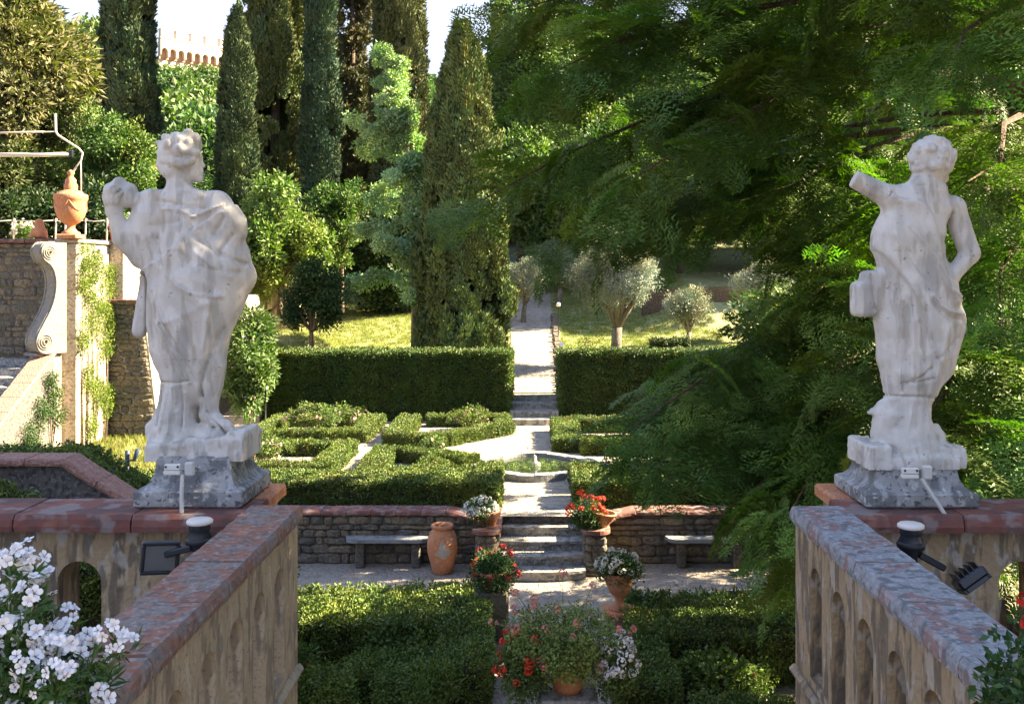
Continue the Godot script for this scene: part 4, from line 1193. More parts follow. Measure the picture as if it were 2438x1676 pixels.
		[Vector3(0.112, 1.745, 0.085), 0.029, Vector3(0.112, 1.742, 0.085), 0.029, 1.00, 0.005, 1],
		[Vector3(0.115, 1.772, -0.061), 0.026, Vector3(0.115, 1.770, -0.061), 0.026, 1.00, 0.005, 1],
		[Vector3(0.109, 1.750, -0.079), 0.023, Vector3(0.109, 1.747, -0.079), 0.023, 1.00, 0.005, 1],
		[Vector3(0.199, 1.797, -0.019), 0.021, Vector3(0.199, 1.794, -0.019), 0.021, 1.00, 0.005, 1],
		[Vector3(0.201, 1.797, -0.007), 0.027, Vector3(0.201, 1.795, -0.007), 0.027, 1.00, 0.005, 1],
		[Vector3(0.221, 1.787, 0.017), 0.021, Vector3(0.221, 1.784, 0.017), 0.021, 1.00, 0.005, 1],
		[Vector3(0.260, 1.746, -0.019), 0.021, Vector3(0.260, 1.744, -0.019), 0.021, 1.00, 0.005, 1],
		[Vector3(0.214, 1.741, 0.088), 0.026, Vector3(0.214, 1.738, 0.088), 0.026, 1.00, 0.005, 1],
		[Vector3(0.162, 1.792, -0.052), 0.022, Vector3(0.162, 1.789, -0.052), 0.022, 1.00, 0.005, 1],
		[Vector3(0.217, 1.791, 0.001), 0.020, Vector3(0.217, 1.788, 0.001), 0.020, 1.00, 0.005, 1],
		[Vector3(0.194, 1.766, -0.078), 0.030, Vector3(0.194, 1.764, -0.078), 0.030, 1.00, 0.005, 1],
		[Vector3(0.102, 1.783, -0.020), 0.022, Vector3(0.102, 1.781, -0.020), 0.022, 1.00, 0.005, 1],
		[Vector3(0.230, 1.765, -0.054), 0.025, Vector3(0.230, 1.762, -0.054), 0.025, 1.00, 0.005, 1],
		[Vector3(0.069, 1.635, -0.016), 0.020, Vector3(0.069, 1.633, -0.016), 0.020, 1.00, 0.005, 1],
		[Vector3(0.073, 1.715, -0.061), 0.030, Vector3(0.073, 1.713, -0.061), 0.030, 1.00, 0.005, 1],
		[Vector3(0.082, 1.655, -0.066), 0.024, Vector3(0.082, 1.652, -0.066), 0.024, 1.00, 0.005, 1],
		[Vector3(0.238, 1.776, 0.005), 0.029, Vector3(0.238, 1.774, 0.005), 0.029, 1.00, 0.005, 1],
		[Vector3(0.256, 1.725, 0.055), 0.024, Vector3(0.256, 1.722, 0.055), 0.024, 1.00, 0.005, 1],
	]
	var folds := [
		[PackedVector2Array([Vector2(-0.071, 1.479), Vector2(-0.061, 1.474), Vector2(-0.039, 1.464), Vector2(-0.011, 1.457), Vector2(0.018, 1.458), Vector2(0.047, 1.453), Vector2(0.074, 1.439), Vector2(0.099, 1.407), Vector2(0.122, 1.355), Vector2(0.139, 1.300), Vector2(0.152, 1.246), Vector2(0.164, 1.188), Vector2(0.176, 1.124), Vector2(0.199, 1.061), Vector2(0.238, 1.001), Vector2(0.265, 0.964), Vector2(0.270, 0.957)]), 0.0240, 0.0110, -1],
		[PackedVector2Array([Vector2(-0.133, 1.142), Vector2(-0.117, 1.123), Vector2(-0.079, 1.078), Vector2(-0.036, 1.020), Vector2(0.007, 0.951), Vector2(0.046, 0.875), Vector2(0.077, 0.794), Vector2(0.103, 0.717), Vector2(0.123, 0.647), Vector2(0.135, 0.605), Vector2(0.138, 0.597)]), 0.0220, 0.0120, 1],
		[PackedVector2Array([Vector2(-0.095, 1.265), Vector2(-0.076, 1.230), Vector2(-0.033, 1.147), Vector2(0.021, 1.061), Vector2(0.079, 0.987), Vector2(0.116, 0.942), Vector2(0.123, 0.933)]), 0.0170, 0.0138, 0],
		[PackedVector2Array([Vector2(-0.114, 1.360), Vector2(-0.104, 1.170)]), -0.0153, 0.0138, 0],
		[PackedVector2Array([Vector2(-0.066, 0.506), Vector2(-0.047, 0.376)]), 0.0170, 0.0092, 0],
		[PackedVector2Array([Vector2(-0.019, 0.933), Vector2(-0.015, 0.889), Vector2(-0.004, 0.785), Vector2(0.001, 0.671), Vector2(-0.001, 0.563), Vector2(-0.004, 0.496), Vector2(-0.005, 0.483)]), 0.0187, 0.0115, 0],
		[PackedVector2Array([Vector2(0.040, 0.791), Vector2(0.071, 0.554)]), -0.0170, 0.0115, 0],
		[PackedVector2Array([Vector2(0.194, 0.767), Vector2(0.188, 0.732), Vector2(0.172, 0.649), Vector2(0.152, 0.554), Vector2(0.129, 0.459), Vector2(0.114, 0.400), Vector2(0.111, 0.388)]), 0.0170, 0.0138, 0],
		[PackedVector2Array([Vector2(0.270, 0.862), Vector2(0.313, 0.767)]), -0.0136, 0.0115, 0],
		[PackedVector2Array([Vector2(0.005, 0.447), Vector2(0.123, 0.471)]), -0.0170, 0.0069, 0],
		[PackedVector2Array([Vector2(-0.019, 1.317), Vector2(0.004, 1.288), Vector2(0.058, 1.218), Vector2(0.109, 1.151), Vector2(0.146, 1.099), Vector2(0.175, 1.050), Vector2(0.197, 0.997), Vector2(0.224, 0.957), Vector2(0.258, 0.935), Vector2(0.280, 0.924), Vector2(0.285, 0.921)]), 0.0238, 0.0138, 0],
		[PackedVector2Array([Vector2(0.005, 1.408), Vector2(0.018, 1.381), Vector2(0.049, 1.319), Vector2(0.080, 1.256), Vector2(0.106, 1.206), Vector2(0.120, 1.176), Vector2(0.123, 1.170)]), -0.0153, 0.0230, 0],
		[PackedVector2Array([Vector2(-0.055, 1.431), Vector2(-0.051, 1.400), Vector2(-0.041, 1.328), Vector2(-0.034, 1.238), Vector2(-0.030, 1.139), Vector2(-0.029, 1.076), Vector2(-0.028, 1.064)]), -0.0119, 0.0138, 0],
		[PackedVector2Array([Vector2(-0.090, 1.360), Vector2(-0.085, 1.194)]), 0.0136, 0.0230, 0],
		[PackedVector2Array([Vector2(0.104, 0.929), Vector2(0.119, 0.913), Vector2(0.155, 0.875), Vector2(0.200, 0.845), Vector2(0.253, 0.831), Vector2(0.287, 0.825), Vector2(0.294, 0.824)]), 0.0340, 0.0138, 0],
		[PackedVector2Array([Vector2(0.100, 0.895), Vector2(0.114, 0.879), Vector2(0.147, 0.842), Vector2(0.192, 0.812), Vector2(0.247, 0.798), Vector2(0.282, 0.792), Vector2(0.289, 0.791)]), -0.0204, 0.0138, 0],
		[PackedVector2Array([Vector2(0.218, 0.957), Vector2(0.270, 0.881)]), 0.0170, 0.0115, 0],
		[PackedVector2Array([Vector2(0.135, 0.582), Vector2(0.129, 0.608), Vector2(0.116, 0.668), Vector2(0.099, 0.736), Vector2(0.081, 0.801), Vector2(0.069, 0.842), Vector2(0.066, 0.850)]), -0.0238, 0.0103, 0],
		[PackedVector2Array([Vector2(0.142, 0.582), Vector2(0.270, 0.696)]), -0.0204, 0.0103, 0],
		[PackedVector2Array([Vector2(-0.043, 0.440), Vector2(-0.027, 0.446), Vector2(0.009, 0.459), Vector2(0.048, 0.481), Vector2(0.085, 0.511), Vector2(0.107, 0.531), Vector2(0.111, 0.535)]), -0.0238, 0.0069, 0],
		[PackedVector2Array([Vector2(0.000, 0.791), Vector2(0.024, 0.530)]), 0.0136, 0.0230, 0],
		[PackedVector2Array([Vector2(-0.043, 0.886), Vector2(-0.041, 0.828), Vector2(-0.037, 0.693), Vector2(-0.036, 0.561), Vector2(-0.042, 0.459), Vector2(-0.047, 0.400), Vector2(-0.047, 0.388)]), -0.0204, 0.0103, 0],
		[PackedVector2Array([Vector2(-0.078, 0.981), Vector2(-0.062, 0.791)]), -0.0136, 0.0115, 0],
		[PackedVector2Array([Vector2(0.028, 0.981), Vector2(0.076, 0.838)]), -0.0136, 0.0172, 0],
		[PackedVector2Array([Vector2(-0.114, 0.364), Vector2(-0.092, 0.366), Vector2(-0.040, 0.372), Vector2(0.025, 0.372), Vector2(0.097, 0.366), Vector2(0.143, 0.360), Vector2(0.152, 0.359)]), -0.0204, 0.0069, 0],
		[PackedVector2Array([Vector2(0.040, 0.317), Vector2(0.028, 0.198)]), -0.0136, 0.0115, 0],
		[PackedVector2Array([Vector2(0.005, 0.317), Vector2(-0.019, 0.198)]), 0.0170, 0.0115, 0],
		[PackedVector2Array([Vector2(0.100, 0.317), Vector2(0.100, 0.198)]), 0.0102, 0.0138, 0],
		[PackedVector2Array([Vector2(0.256, 1.384), Vector2(0.254, 1.368), Vector2(0.250, 1.332), Vector2(0.242, 1.293), Vector2(0.229, 1.256), Vector2(0.220, 1.234), Vector2(0.218, 1.230)]), -0.0272, 0.0138, 0],
		[PackedVector2Array([Vector2(0.190, 1.360), Vector2(0.209, 1.265)]), 0.0102, 0.0230, 0],
		[PackedVector2Array([Vector2(0.088, 1.479), Vector2(0.100, 1.360)]), -0.0085, 0.0138, 0],
		[PackedVector2Array([Vector2(-0.085, 1.502), Vector2(-0.126, 1.455)]), -0.0170, 0.0046, 0],
		[PackedVector2Array([Vector2(-0.204, 1.040), Vector2(-0.185, 0.850)]), -0.0170, 0.0092, 0],
		[PackedVector2Array([Vector2(0.052, 1.538), Vector2(0.194, 1.521)]), -0.0102, 0.0069, 0],
		[PackedVector2Array([Vector2(-0.019, 1.170), Vector2(-0.006, 1.148), Vector2(0.025, 1.096), Vector2(0.061, 1.041), Vector2(0.097, 0.993), Vector2(0.119, 0.963), Vector2(0.123, 0.957)]), -0.0136, 0.0230, 0],
	]
	return [prims, folds]

# square moulded plinth: concave sides over a thick slab
func plinth_mesh(w: float, d: float, prof: Array) -> ArrayMesh:
	var st := new_st()
	for i in prof.size() - 1:
		for sgn in 4:
			var c := []
			for m in [i, i + 1]:
				var hx: float = w / 2 - prof[m][0]
				var hz: float = d / 2 - prof[m][0]
				var ring := [Vector3(-hx, prof[m][1], hz), Vector3(hx, prof[m][1], hz), Vector3(hx, prof[m][1], -hz), Vector3(-hx, prof[m][1], -hz)]
				c.append(ring)
			quad(st, c[0][sgn], c[0][(sgn + 1) % 4], c[1][(sgn + 1) % 4], c[1][sgn])
	var e: float = prof[-1][0]
	var y: float = prof[-1][1]
	quad(st, Vector3(-w / 2 + e, y, d / 2 - e), Vector3(w / 2 - e, y, d / 2 - e), Vector3(w / 2 - e, y, -d / 2 + e), Vector3(-w / 2 + e, y, -d / 2 + e))
	return done(st)

func build_statues() -> void:
	var L := statue_left()
	var s := thing("statue", "marble statue of a draped woman with wreathed head raising one hand", "statue", Vector3(-1.845, 3.452, -5.62))
	part("figure", carve(L[0], L[1], Vector3(-0.62, -0.02, -0.34), Vector3(0.36, 1.84, 0.36), 0.0085, 0.22), M.marble, s, Vector3(0, 0.248, 0))
	part("plinth", plinth_mesh(0.58, 0.60, [[0.012, 0.0], [0.0, 0.012], [0.0, 0.085], [0.008, 0.092], [0.035, 0.10], [0.062, 0.125], [0.08, 0.165], [0.088, 0.21], [0.09, 0.24], [0.10, 0.262]]), M.plinth_stone, s)
	var R := statue_right()
	s = thing("statue", "marble statue seen from behind with curly head and broken arm stump", "statue", Vector3(2.09, 3.452, -5.60))
	part("figure", carve(R[0], R[1], Vector3(-0.34, -0.02, -0.34), Vector3(0.46, 1.9, 0.36), 0.0085, 0.34), M.marble, s, Vector3(0, 0.208, 0))
	part("plinth", plinth_mesh(0.606, 0.56, [[0.012, 0.0], [0.0, 0.012], [0.0, 0.07], [0.008, 0.078], [0.035, 0.088], [0.06, 0.11], [0.075, 0.145], [0.082, 0.18], [0.084, 0.20], [0.10, 0.222]]), M.plinth_stone, s)
	# wiring fixed to the plinths
	for k in 2:
		var o: Vector3 = [Vector3(-1.87, 3.66, -5.30), Vector3(2.06, 3.64, -5.30)][k]
		var dx: float = [0.0, 0.09][k]
		var t := thing("junction_box", ["cream junction box with straight ribbed conduit on woman's plinth", "cream junction box with slanting ribbed conduit on curly-headed statue's plinth"][k], "junction box", o)
		part("box", block_mesh(Vector3(0.085, 0.032, 0.03), 0.004, 0.0, Vector3(-0.045, 0.018, 0)), M.white_box, t)
		part("lid", block_mesh(Vector3(0.088, 0.022, 0.034), 0.004, 0.0, Vector3(-0.047, -0.011, 0)), M.white_box, t)
		part("clip", block_mesh(Vector3(0.05, 0.075, 0.035), 0.008, 0.0, Vector3(0.045, 0.008, 0)), M.conduit, t)
		for e in [-0.078, -0.014]:
			part("screw", lathe([[0.0, 0.0], [0.006, 0.0], [0.006, 0.006], [0.0, 0.008]], 8), M.black_metal, t, Vector3(e, 0.022, 0.014), Basis(Vector3.RIGHT, PI / 2))
		var pts := []
		var rad := []
		for i in 61:
			var f := i / 60.0
			pts.append(Vector3(0.012 + (dx + 0.012 * sin(f * 2.0)) * f * 1.2, -0.02 - f * 0.215, 0.012 + 0.035 * sin(PI * f * 0.5) + 0.02 * f))
			rad.append(0.0125 if i % 2 == 0 else 0.0095)
		part("ribbed_conduit", tube_mesh(pts, rad, 10), M.conduit, t)

# ---------------------------------------------------------------- terrain
func land(x: float, d: float) -> float:
	var y := 1.325 + 0.124 * clampf(d - 28.4, 0.0, 31.6) + 0.16 * maxf(d - 60.0, 0.0)
	y += 17.0 * exp(-(pow((x + 66.0) / 55.0, 2.0) + pow((d - 178.0) / 60.0, 2.0)))
	y += 1.05 * exp(-(pow((x + 7.9) / 1.5, 2.0) + pow((d - 32.0) / 2.2, 2.0)))
	y += 0.9 * smoothstep(3.5, 7.0, x) * smoothstep(36.0, 42.0, d)
	y += 2.0 * smoothstep(-9.0, -12.0, x) * smoothstep(38.0, 46.0, d) * (1.0 - smoothstep(60.0, 90.0, d))
	return y

func sheet(xs: Array, ds: Array, f: Callable) -> ArrayMesh:
	var st := new_st()
	st.set_smooth_group(0)
	for i in xs.size() - 1:
		for j in ds.size() - 1:
			var a := Vector3(xs[i], f.call(xs[i], ds[j]), -ds[j])
			var b := Vector3(xs[i + 1], f.call(xs[i + 1], ds[j]), -ds[j])
			var c := Vector3(xs[i + 1], f.call(xs[i + 1], ds[j + 1]), -ds[j + 1])
			var e := Vector3(xs[i], f.call(xs[i], ds[j + 1]), -ds[j + 1])
			quad(st, a, b, c, e)
	return done(st, true)

func spread(a: float, b: float, n: int, p := 1.0) -> Array:
	var out := []
	for i in n + 1:
		out.append(a + (b - a) * pow(float(i) / n, p))
	return out

func build_ground() -> void:
	var st := new_st()
	quad(st, Vector3(-40, 0, 12), Vector3(40, 0, 12), Vector3(40, 0, -16.5), Vector3(-40, 0, -16.5))
	ground_piece("ground", done(st), M.gravel, "brown gravel ground of the lower garden")
	st = new_st()
	quad(st, Vector3(-40, 0.725, -16.4), Vector3(40, 0.725, -16.4), Vector3(40, 0.725, -28.6), Vector3(-40, 0.725, -28.6))
	ground_piece("parterre_ground", done(st), M.pale_gravel, "pale gravel walks of the box parterre")
	st = new_st()
	quad(st, Vector3(-20, 0.735, -17.0), Vector3(-6.9, 0.735, -17.0), Vector3(-6.9, 0.735, -25.0), Vector3(-20, 0.735, -25.0))
	ground_piece("grass_verge", done(st), M.lawn, "dry grass verge below the ivy wall")
	var xs := spread(-9.3, 3.0, 44)
	xs.append_array(spread(3.0, 150.0, 40, 2.2).slice(1))
	var left := spread(9.3, 190.0, 40, 2.2).slice(1)
	left.reverse()
	var all := []
	for v in left:
		all.append(-v)
	all.append_array(xs)
	var ds := spread(28.25, 60.0, 50)
	ds.append_array(spread(60.0, 420.0, 36, 1.5).slice(1))
	var lawn_ds := []
	var hill_ds := []
	for v in ds:
		if v <= 62.0:
			lawn_ds.append(v)
		if v >= 59.9:
			hill_ds.append(v)
	ground_piece("lawn", sheet(all, lawn_ds, land), M.lawn, "sunlit sloping lawn behind the tall clipped hedge")
	ground_piece("hill", sheet(all, hill_ds, land), M.hill_cover, "green hill rising to the castle")
	# gravel path up the slope, with an edging of stones
	st = new_st()
	st.set_smooth_group(0)
	for i in 40:
		var d0 := 28.3 + i * 0.5
		var d1 := d0 + 0.5
		var l0 := -0.645 - 0.017 * (d0 - 28.3)
		var l1 := -0.645 - 0.017 * (d1 - 28.3)
		var r0 := 0.72 + 0.008 * (d0 - 28.3)
		var r1 := 0.72 + 0.008 * (d1 - 28.3)
		quad(st, Vector3(l0, land(0, d0) + 0.03, -d0), Vector3(r0, land(0, d0) + 0.03, -d0), Vector3(r1, land(0, d1) + 0.03, -d1), Vector3(l1, land(0, d1) + 0.03, -d1))
	var path := ground_piece("path", done(st, true), M.pale_gravel, "pale gravel path climbing from the hedge gap")
	for i in 44:
		var d := 28.4 + i * 0.3 + rr(-0.05, 0.05)
		part("edging_stone", G.stone[i % 6], M["rubble_%d" % (2 if i % 3 else 0)], path, Vector3(0.82 + 0.008 * (d - 28.3) + rr(-0.03, 0.03), land(0, d) + 0.05, -d), Basis(Vector3.UP, rr(1.2, 1.9)).scaled(Vector3(rr(0.22, 0.3), rr(0.14, 0.24), rr(0.14, 0.2))))
	# grass that stands on the lawn
	var xf := []
	var cc := PackedColorArray()
	for i in 16000:
		var d := 28.6 + 22.0 * pow(rng.randf(), 1.3)
		var x := rr(-9.0, 7.0)
		if x > -0.75 - 0.017 * (d - 28.3) and x < 0.85 + 0.008 * (d - 28.3):
			continue
		xf.append(spin(Vector3(x, land(x, d) - 0.01, -d), Vector3.UP, 1.3, 0.15))
		cc.append(vary(Color(0.25, 0.27, 0.09), 0.35))
	for i in 2500:
		var x := rr(-14.0, -7.0)
		var d := rr(18.0, 25.0)
		xf.append(spin(Vector3(x, 0.73, -d), Vector3.UP, 1.5, 0.2))
		cc.append(vary(Color(0.20, 0.20, 0.06), 0.35))
	var g := scatter("grass", G.grass[0], M.leaf, xf, cc, self)
	g.set_meta("label", "short dry grass growing on lawn and verge")
	g.set_meta("category", "grass")

# ---------------------------------------------------------------- masonry
func make_stones() -> void:
	G.stone = []
	for k in 6:
		G.stone.append(block_mesh(Vector3.ONE, 0.2, 0.11))

# rubble facing on a vertical plane: o + u * s + up; every stone is a part
func stones(parent: Node, o: Vector3, u: Vector3, out: Vector3, len_at: Callable, h: float, row: float, wide: float, skip := 0.0) -> void:
	var y := 0.0
	var bs := Basis(u, Vector3.UP, out)
	while y < h - 0.03:
		var rh := minf(row * rr(0.6, 1.4), h - y)
		var span: Vector2 = len_at.call(y + rh * 0.5)
		var x := span.x
		while x < span.y - 0.04:
			var w := wide * rr(0.45, 1.7)
			if span.y - (x + w) < wide * 0.4:
				w = span.y - x
			if rng.randf() >= skip:
				var sc := Vector3(w - 0.012, rh - 0.011, rr(0.10, 0.14))
				part("stone", G.stone[rng.randi() % 6], M["rubble_%d" % (rng.randi() % 3)], parent, o + u * (x + w * 0.5) + Vector3(0, y + rh * 0.5, 0) + out * rr(-0.032, -0.004), bs * Basis(Vector3.BACK, rr(-0.05, 0.05)) * Basis.from_scale(sc))
			x += w
		y += rh

func arch_poly(w: float, h: float) -> PackedVector2Array:
	var p := PackedVector2Array([Vector2(-w / 2, 0), Vector2(w / 2, 0)])
	for i in 13:
		var a := PI * i / 12.0
		p.append(Vector2(cos(a) * w / 2, h - w / 2 + sin(a) * w / 2))
	return p

func pierced_wall(parent: Node, c: Vector3, s: Vector3, holes: Array, along_z: bool, mat: Material) -> void:
	var b := CSGBox3D.new()
	b.name = "wall"
	b.size = s
	b.position = c
	b.material = mat
	for k in holes:
		var q := CSGPolygon3D.new()
		q.name = "arch"
		q.operation = CSGShape3D.OPERATION_SUBTRACTION
		q.polygon = arch_poly(k[2], k[3])
		q.depth = 1.2
		q.material = mat
		q.position = k[0] - c
		if along_z:
			q.rotation.y = PI / 2
			q.position.x += 0.6
		else:
			q.position.z += 0.6
		b.add_child(q, true)
	parent.add_child(b, true)

func coping_run(parent: Node, a: Vector3, b: Vector3, w: float, th: float, piece: float, mat: Material, side: Vector3) -> void:
	var L := a.distance_to(b)
	var u := (b - a) / L
	var up := side.cross(u).normalized()
	if up.y < 0.0:
		up = -up
	var n := int(round(L / piece))
	for i in n:
		var st := new_st()
		var l := L / n
		var k := rr(-0.004, 0.004)
		var e := side * w * 0.5
		# slab with a rounded nose and slightly worn edges, in three lengths
		var prof := [Vector2(-0.5, 0.0), Vector2(0.5, 0.0), Vector2(0.52, 0.35), Vector2(0.5, 0.75), Vector2(0.46, 1.0), Vector2(-0.46, 1.0), Vector2(-0.5, 0.75), Vector2(-0.52, 0.35)]
		var rings := []
		for f in [0.004, 0.014, l * 0.2, l * 0.36, l * 0.5, l * 0.64, l * 0.8, l - 0.014, l - 0.004]:
			var edge: bool = f < 0.01 or f > l - 0.01
			var ring := []
			for p in prof:
				var q: Vector2 = p * (0.985 if edge else 1.0)
				ring.append(side * w * (q.x + rr(-0.012, 0.010)) + up * (th * (q.y - 1.0 + rr(-0.05, 0.02)) + k) + u * f)
			rings.append(ring)
		for r in rings.size() - 1:
			for m in prof.size():
				var m2 := (m + 1) % prof.size()
				quad(st, rings[r][m], rings[r][m2], rings[r + 1][m2], rings[r + 1][m])
		for r in [0, rings.size() - 1]:
			for m in range(1, prof.size() - 1):
				tri(st, rings[r][0], rings[r][m], rings[r][m + 1])
		part("coping_slab", done(st), mat, parent, a + u * l * i)

func build_balustrades() -> void:
	var top := 3.5
	for k in 2:
		var sx: float = [-1.0, 1.0][k]
		var x0: float = [-1.335, 1.485][k]
		var t := thing("stair_balustrade", ["ochre plaster balustrade with arches and reddish lichened coping below draped woman", "stained ochre balustrade with arches and blue-grey coping below curly-headed statue"][k], "balustrade", Vector3(x0, 0, 0))
		var holes := []
		for i in 9:
			holes.append([Vector3(0, 2.72, -(4.81 - 0.355 * i)), 0, 0.2, 0.56])
		pierced_wall(t, Vector3(0, 1.715, -3.39), Vector3(0.225, 3.43, 3.58), holes, true, M.plaster if k == 0 else M.plaster_stained_shaded)
		coping_run(t, Vector3(0, top, -5.19), Vector3(0, top, -1.6), 0.275, 0.075, 0.5, M.coping if k == 0 else M.coping_grey, Vector3(1, 0, 0))
		part("string_course", block_mesh(Vector3(0.29, 0.05, 3.6), 0.02, 0.0, Vector3(0, 2.655, -3.40)), M.plaster if k == 0 else M.plaster_stained_shaded, t)
	for k in 2:
		var sx: float = [-1.0, 1.0][k]
		var t := thing("terrace_wall", ["old ochre wall with dark red coping running left of draped woman", "old ochre wall with dark red coping running right of curly-headed statue"][k], "wall", Vector3(0, 0, -5.42))
		var holes := []
		for x in ([-2.41, -3.05, -3.69, -4.33] if k == 0 else [2.60, 3.24, 3.88, 4.52]):
			holes.append([Vector3(x, 2.62, 0), 0, 0.235, 0.56])
		pierced_wall(t, Vector3(sx * 3.95 + 0.07, 1.69, 0), Vector3(4.9, 3.38, 0.26), holes, false, M.plaster_stained_shaded)
		var xa: float = -1.475 if k == 0 else 1.66
		coping_run(t, Vector3(xa, 3.45, 0.04), Vector3(sx * 6.4, 3.45, 0.04), 0.40, 0.09, 0.62, M.coping_red, Vector3(0, 0, 1))
		var px: float = [-1.86, 2.08][k]
		part("pier", block_mesh(Vector3(0.66, 3.37, 0.56), 0.01, 0.0, Vector3(px, 1.685, -0.29)), M.plaster_stained_shaded, t)
		part("pier_cap", block_mesh(Vector3(0.76, 0.08, 0.42), 0.015, 0.0, Vector3(px, 3.408, -0.37)), M.terracotta, t)
	# landing floors behind the balustrades
	for k in 2:
		var x: float = [-5.0, 5.2][k]
		ground_piece("stair_landing", block_mesh(Vector3(6.9, 0.3, 5.0), 0.01, 0.0, Vector3(x, 2.25, -2.75)), M.grey_stone, ["stone landing floor behind the left balustrade", "stone landing floor behind the right balustrade"][k])
	# floodlights
	floodlight(Vector3(-1.545, 3.30, -4.62), 0.0, "black floodlight facing the draped woman under white round cap")
	floodlight(Vector3(1.76, 3.28, -4.62), 1.0, "black floodlight tilted steeply beside the blue-grey coping")

func floodlight(at: Vector3, tilt: float, label: String) -> void:
	var t := thing("floodlight", label, "floodlight", at)
	part("post", lathe([[0.03, -0.9], [0.03, 0.12], [0.05, 0.13], [0.055, 0.19], [0.045, 0.21], [0.05, 0.22], [0.05, 0.245]], 20), M.black_metal, t)
	part("cap", lathe([[0.056, 0.247], [0.060, 0.250], [0.060, 0.262], [0.052, 0.268], [0.0, 0.269]], 24), M.white_cap, t)
	part("collar", lathe([[0.05, 0.15], [0.062, 0.155], [0.064, 0.175], [0.056, 0.185]], 20), M.dark_metal, t)
	var sx: float = -1.0 if tilt == 0.0 else 1.0
	part("bracket", block_mesh(Vector3(0.13, 0.03, 0.05), 0.006), M.black_metal, t, Vector3(sx * 0.085, 0.13 - 0.03 * tilt, 0.03), Basis(Vector3.BACK, sx * -0.25 - 0.25 * tilt))
	var bs := Basis(Vector3.BACK, -0.10) * Basis(Vector3.UP, 0.45) * Basis(Vector3.RIGHT, -0.1)
	var o := Vector3(-0.175, 0.10, 0.03)
	if tilt > 0.0:
		bs = Basis(Vector3.BACK, -0.95) * Basis(Vector3.UP, 1.25)
		o = Vector3(0.25, 0.03, 0.05)
	var head := part("housing", block_mesh(Vector3(0.165, 0.145, 0.05), 0.012), M.black_metal, t, o, bs)
	for e in [[Vector3(0, 0.066, 0.03), Vector3(0.165, 0.014, 0.02)], [Vector3(0, -0.066, 0.03), Vector3(0.165, 0.014, 0.02)], [Vector3(0.076, 0, 0.03), Vector3(0.014, 0.118, 0.02)], [Vector3(-0.076, 0, 0.03), Vector3(0.014, 0.118, 0.02)]]:
		part("rim", block_mesh(e[1], 0.003), M.black_metal, head, e[0])
	part("glass", block_mesh(Vector3(0.136, 0.116, 0.008), 0.002), M.lamp_glass, head, Vector3(0, 0, 0.027))
	for i in 5:
		part("fin", block_mesh(Vector3(0.15, 0.006, 0.03), 0.001), M.black_metal, head, Vector3(0, -0.05 + 0.025 * i, -0.037))

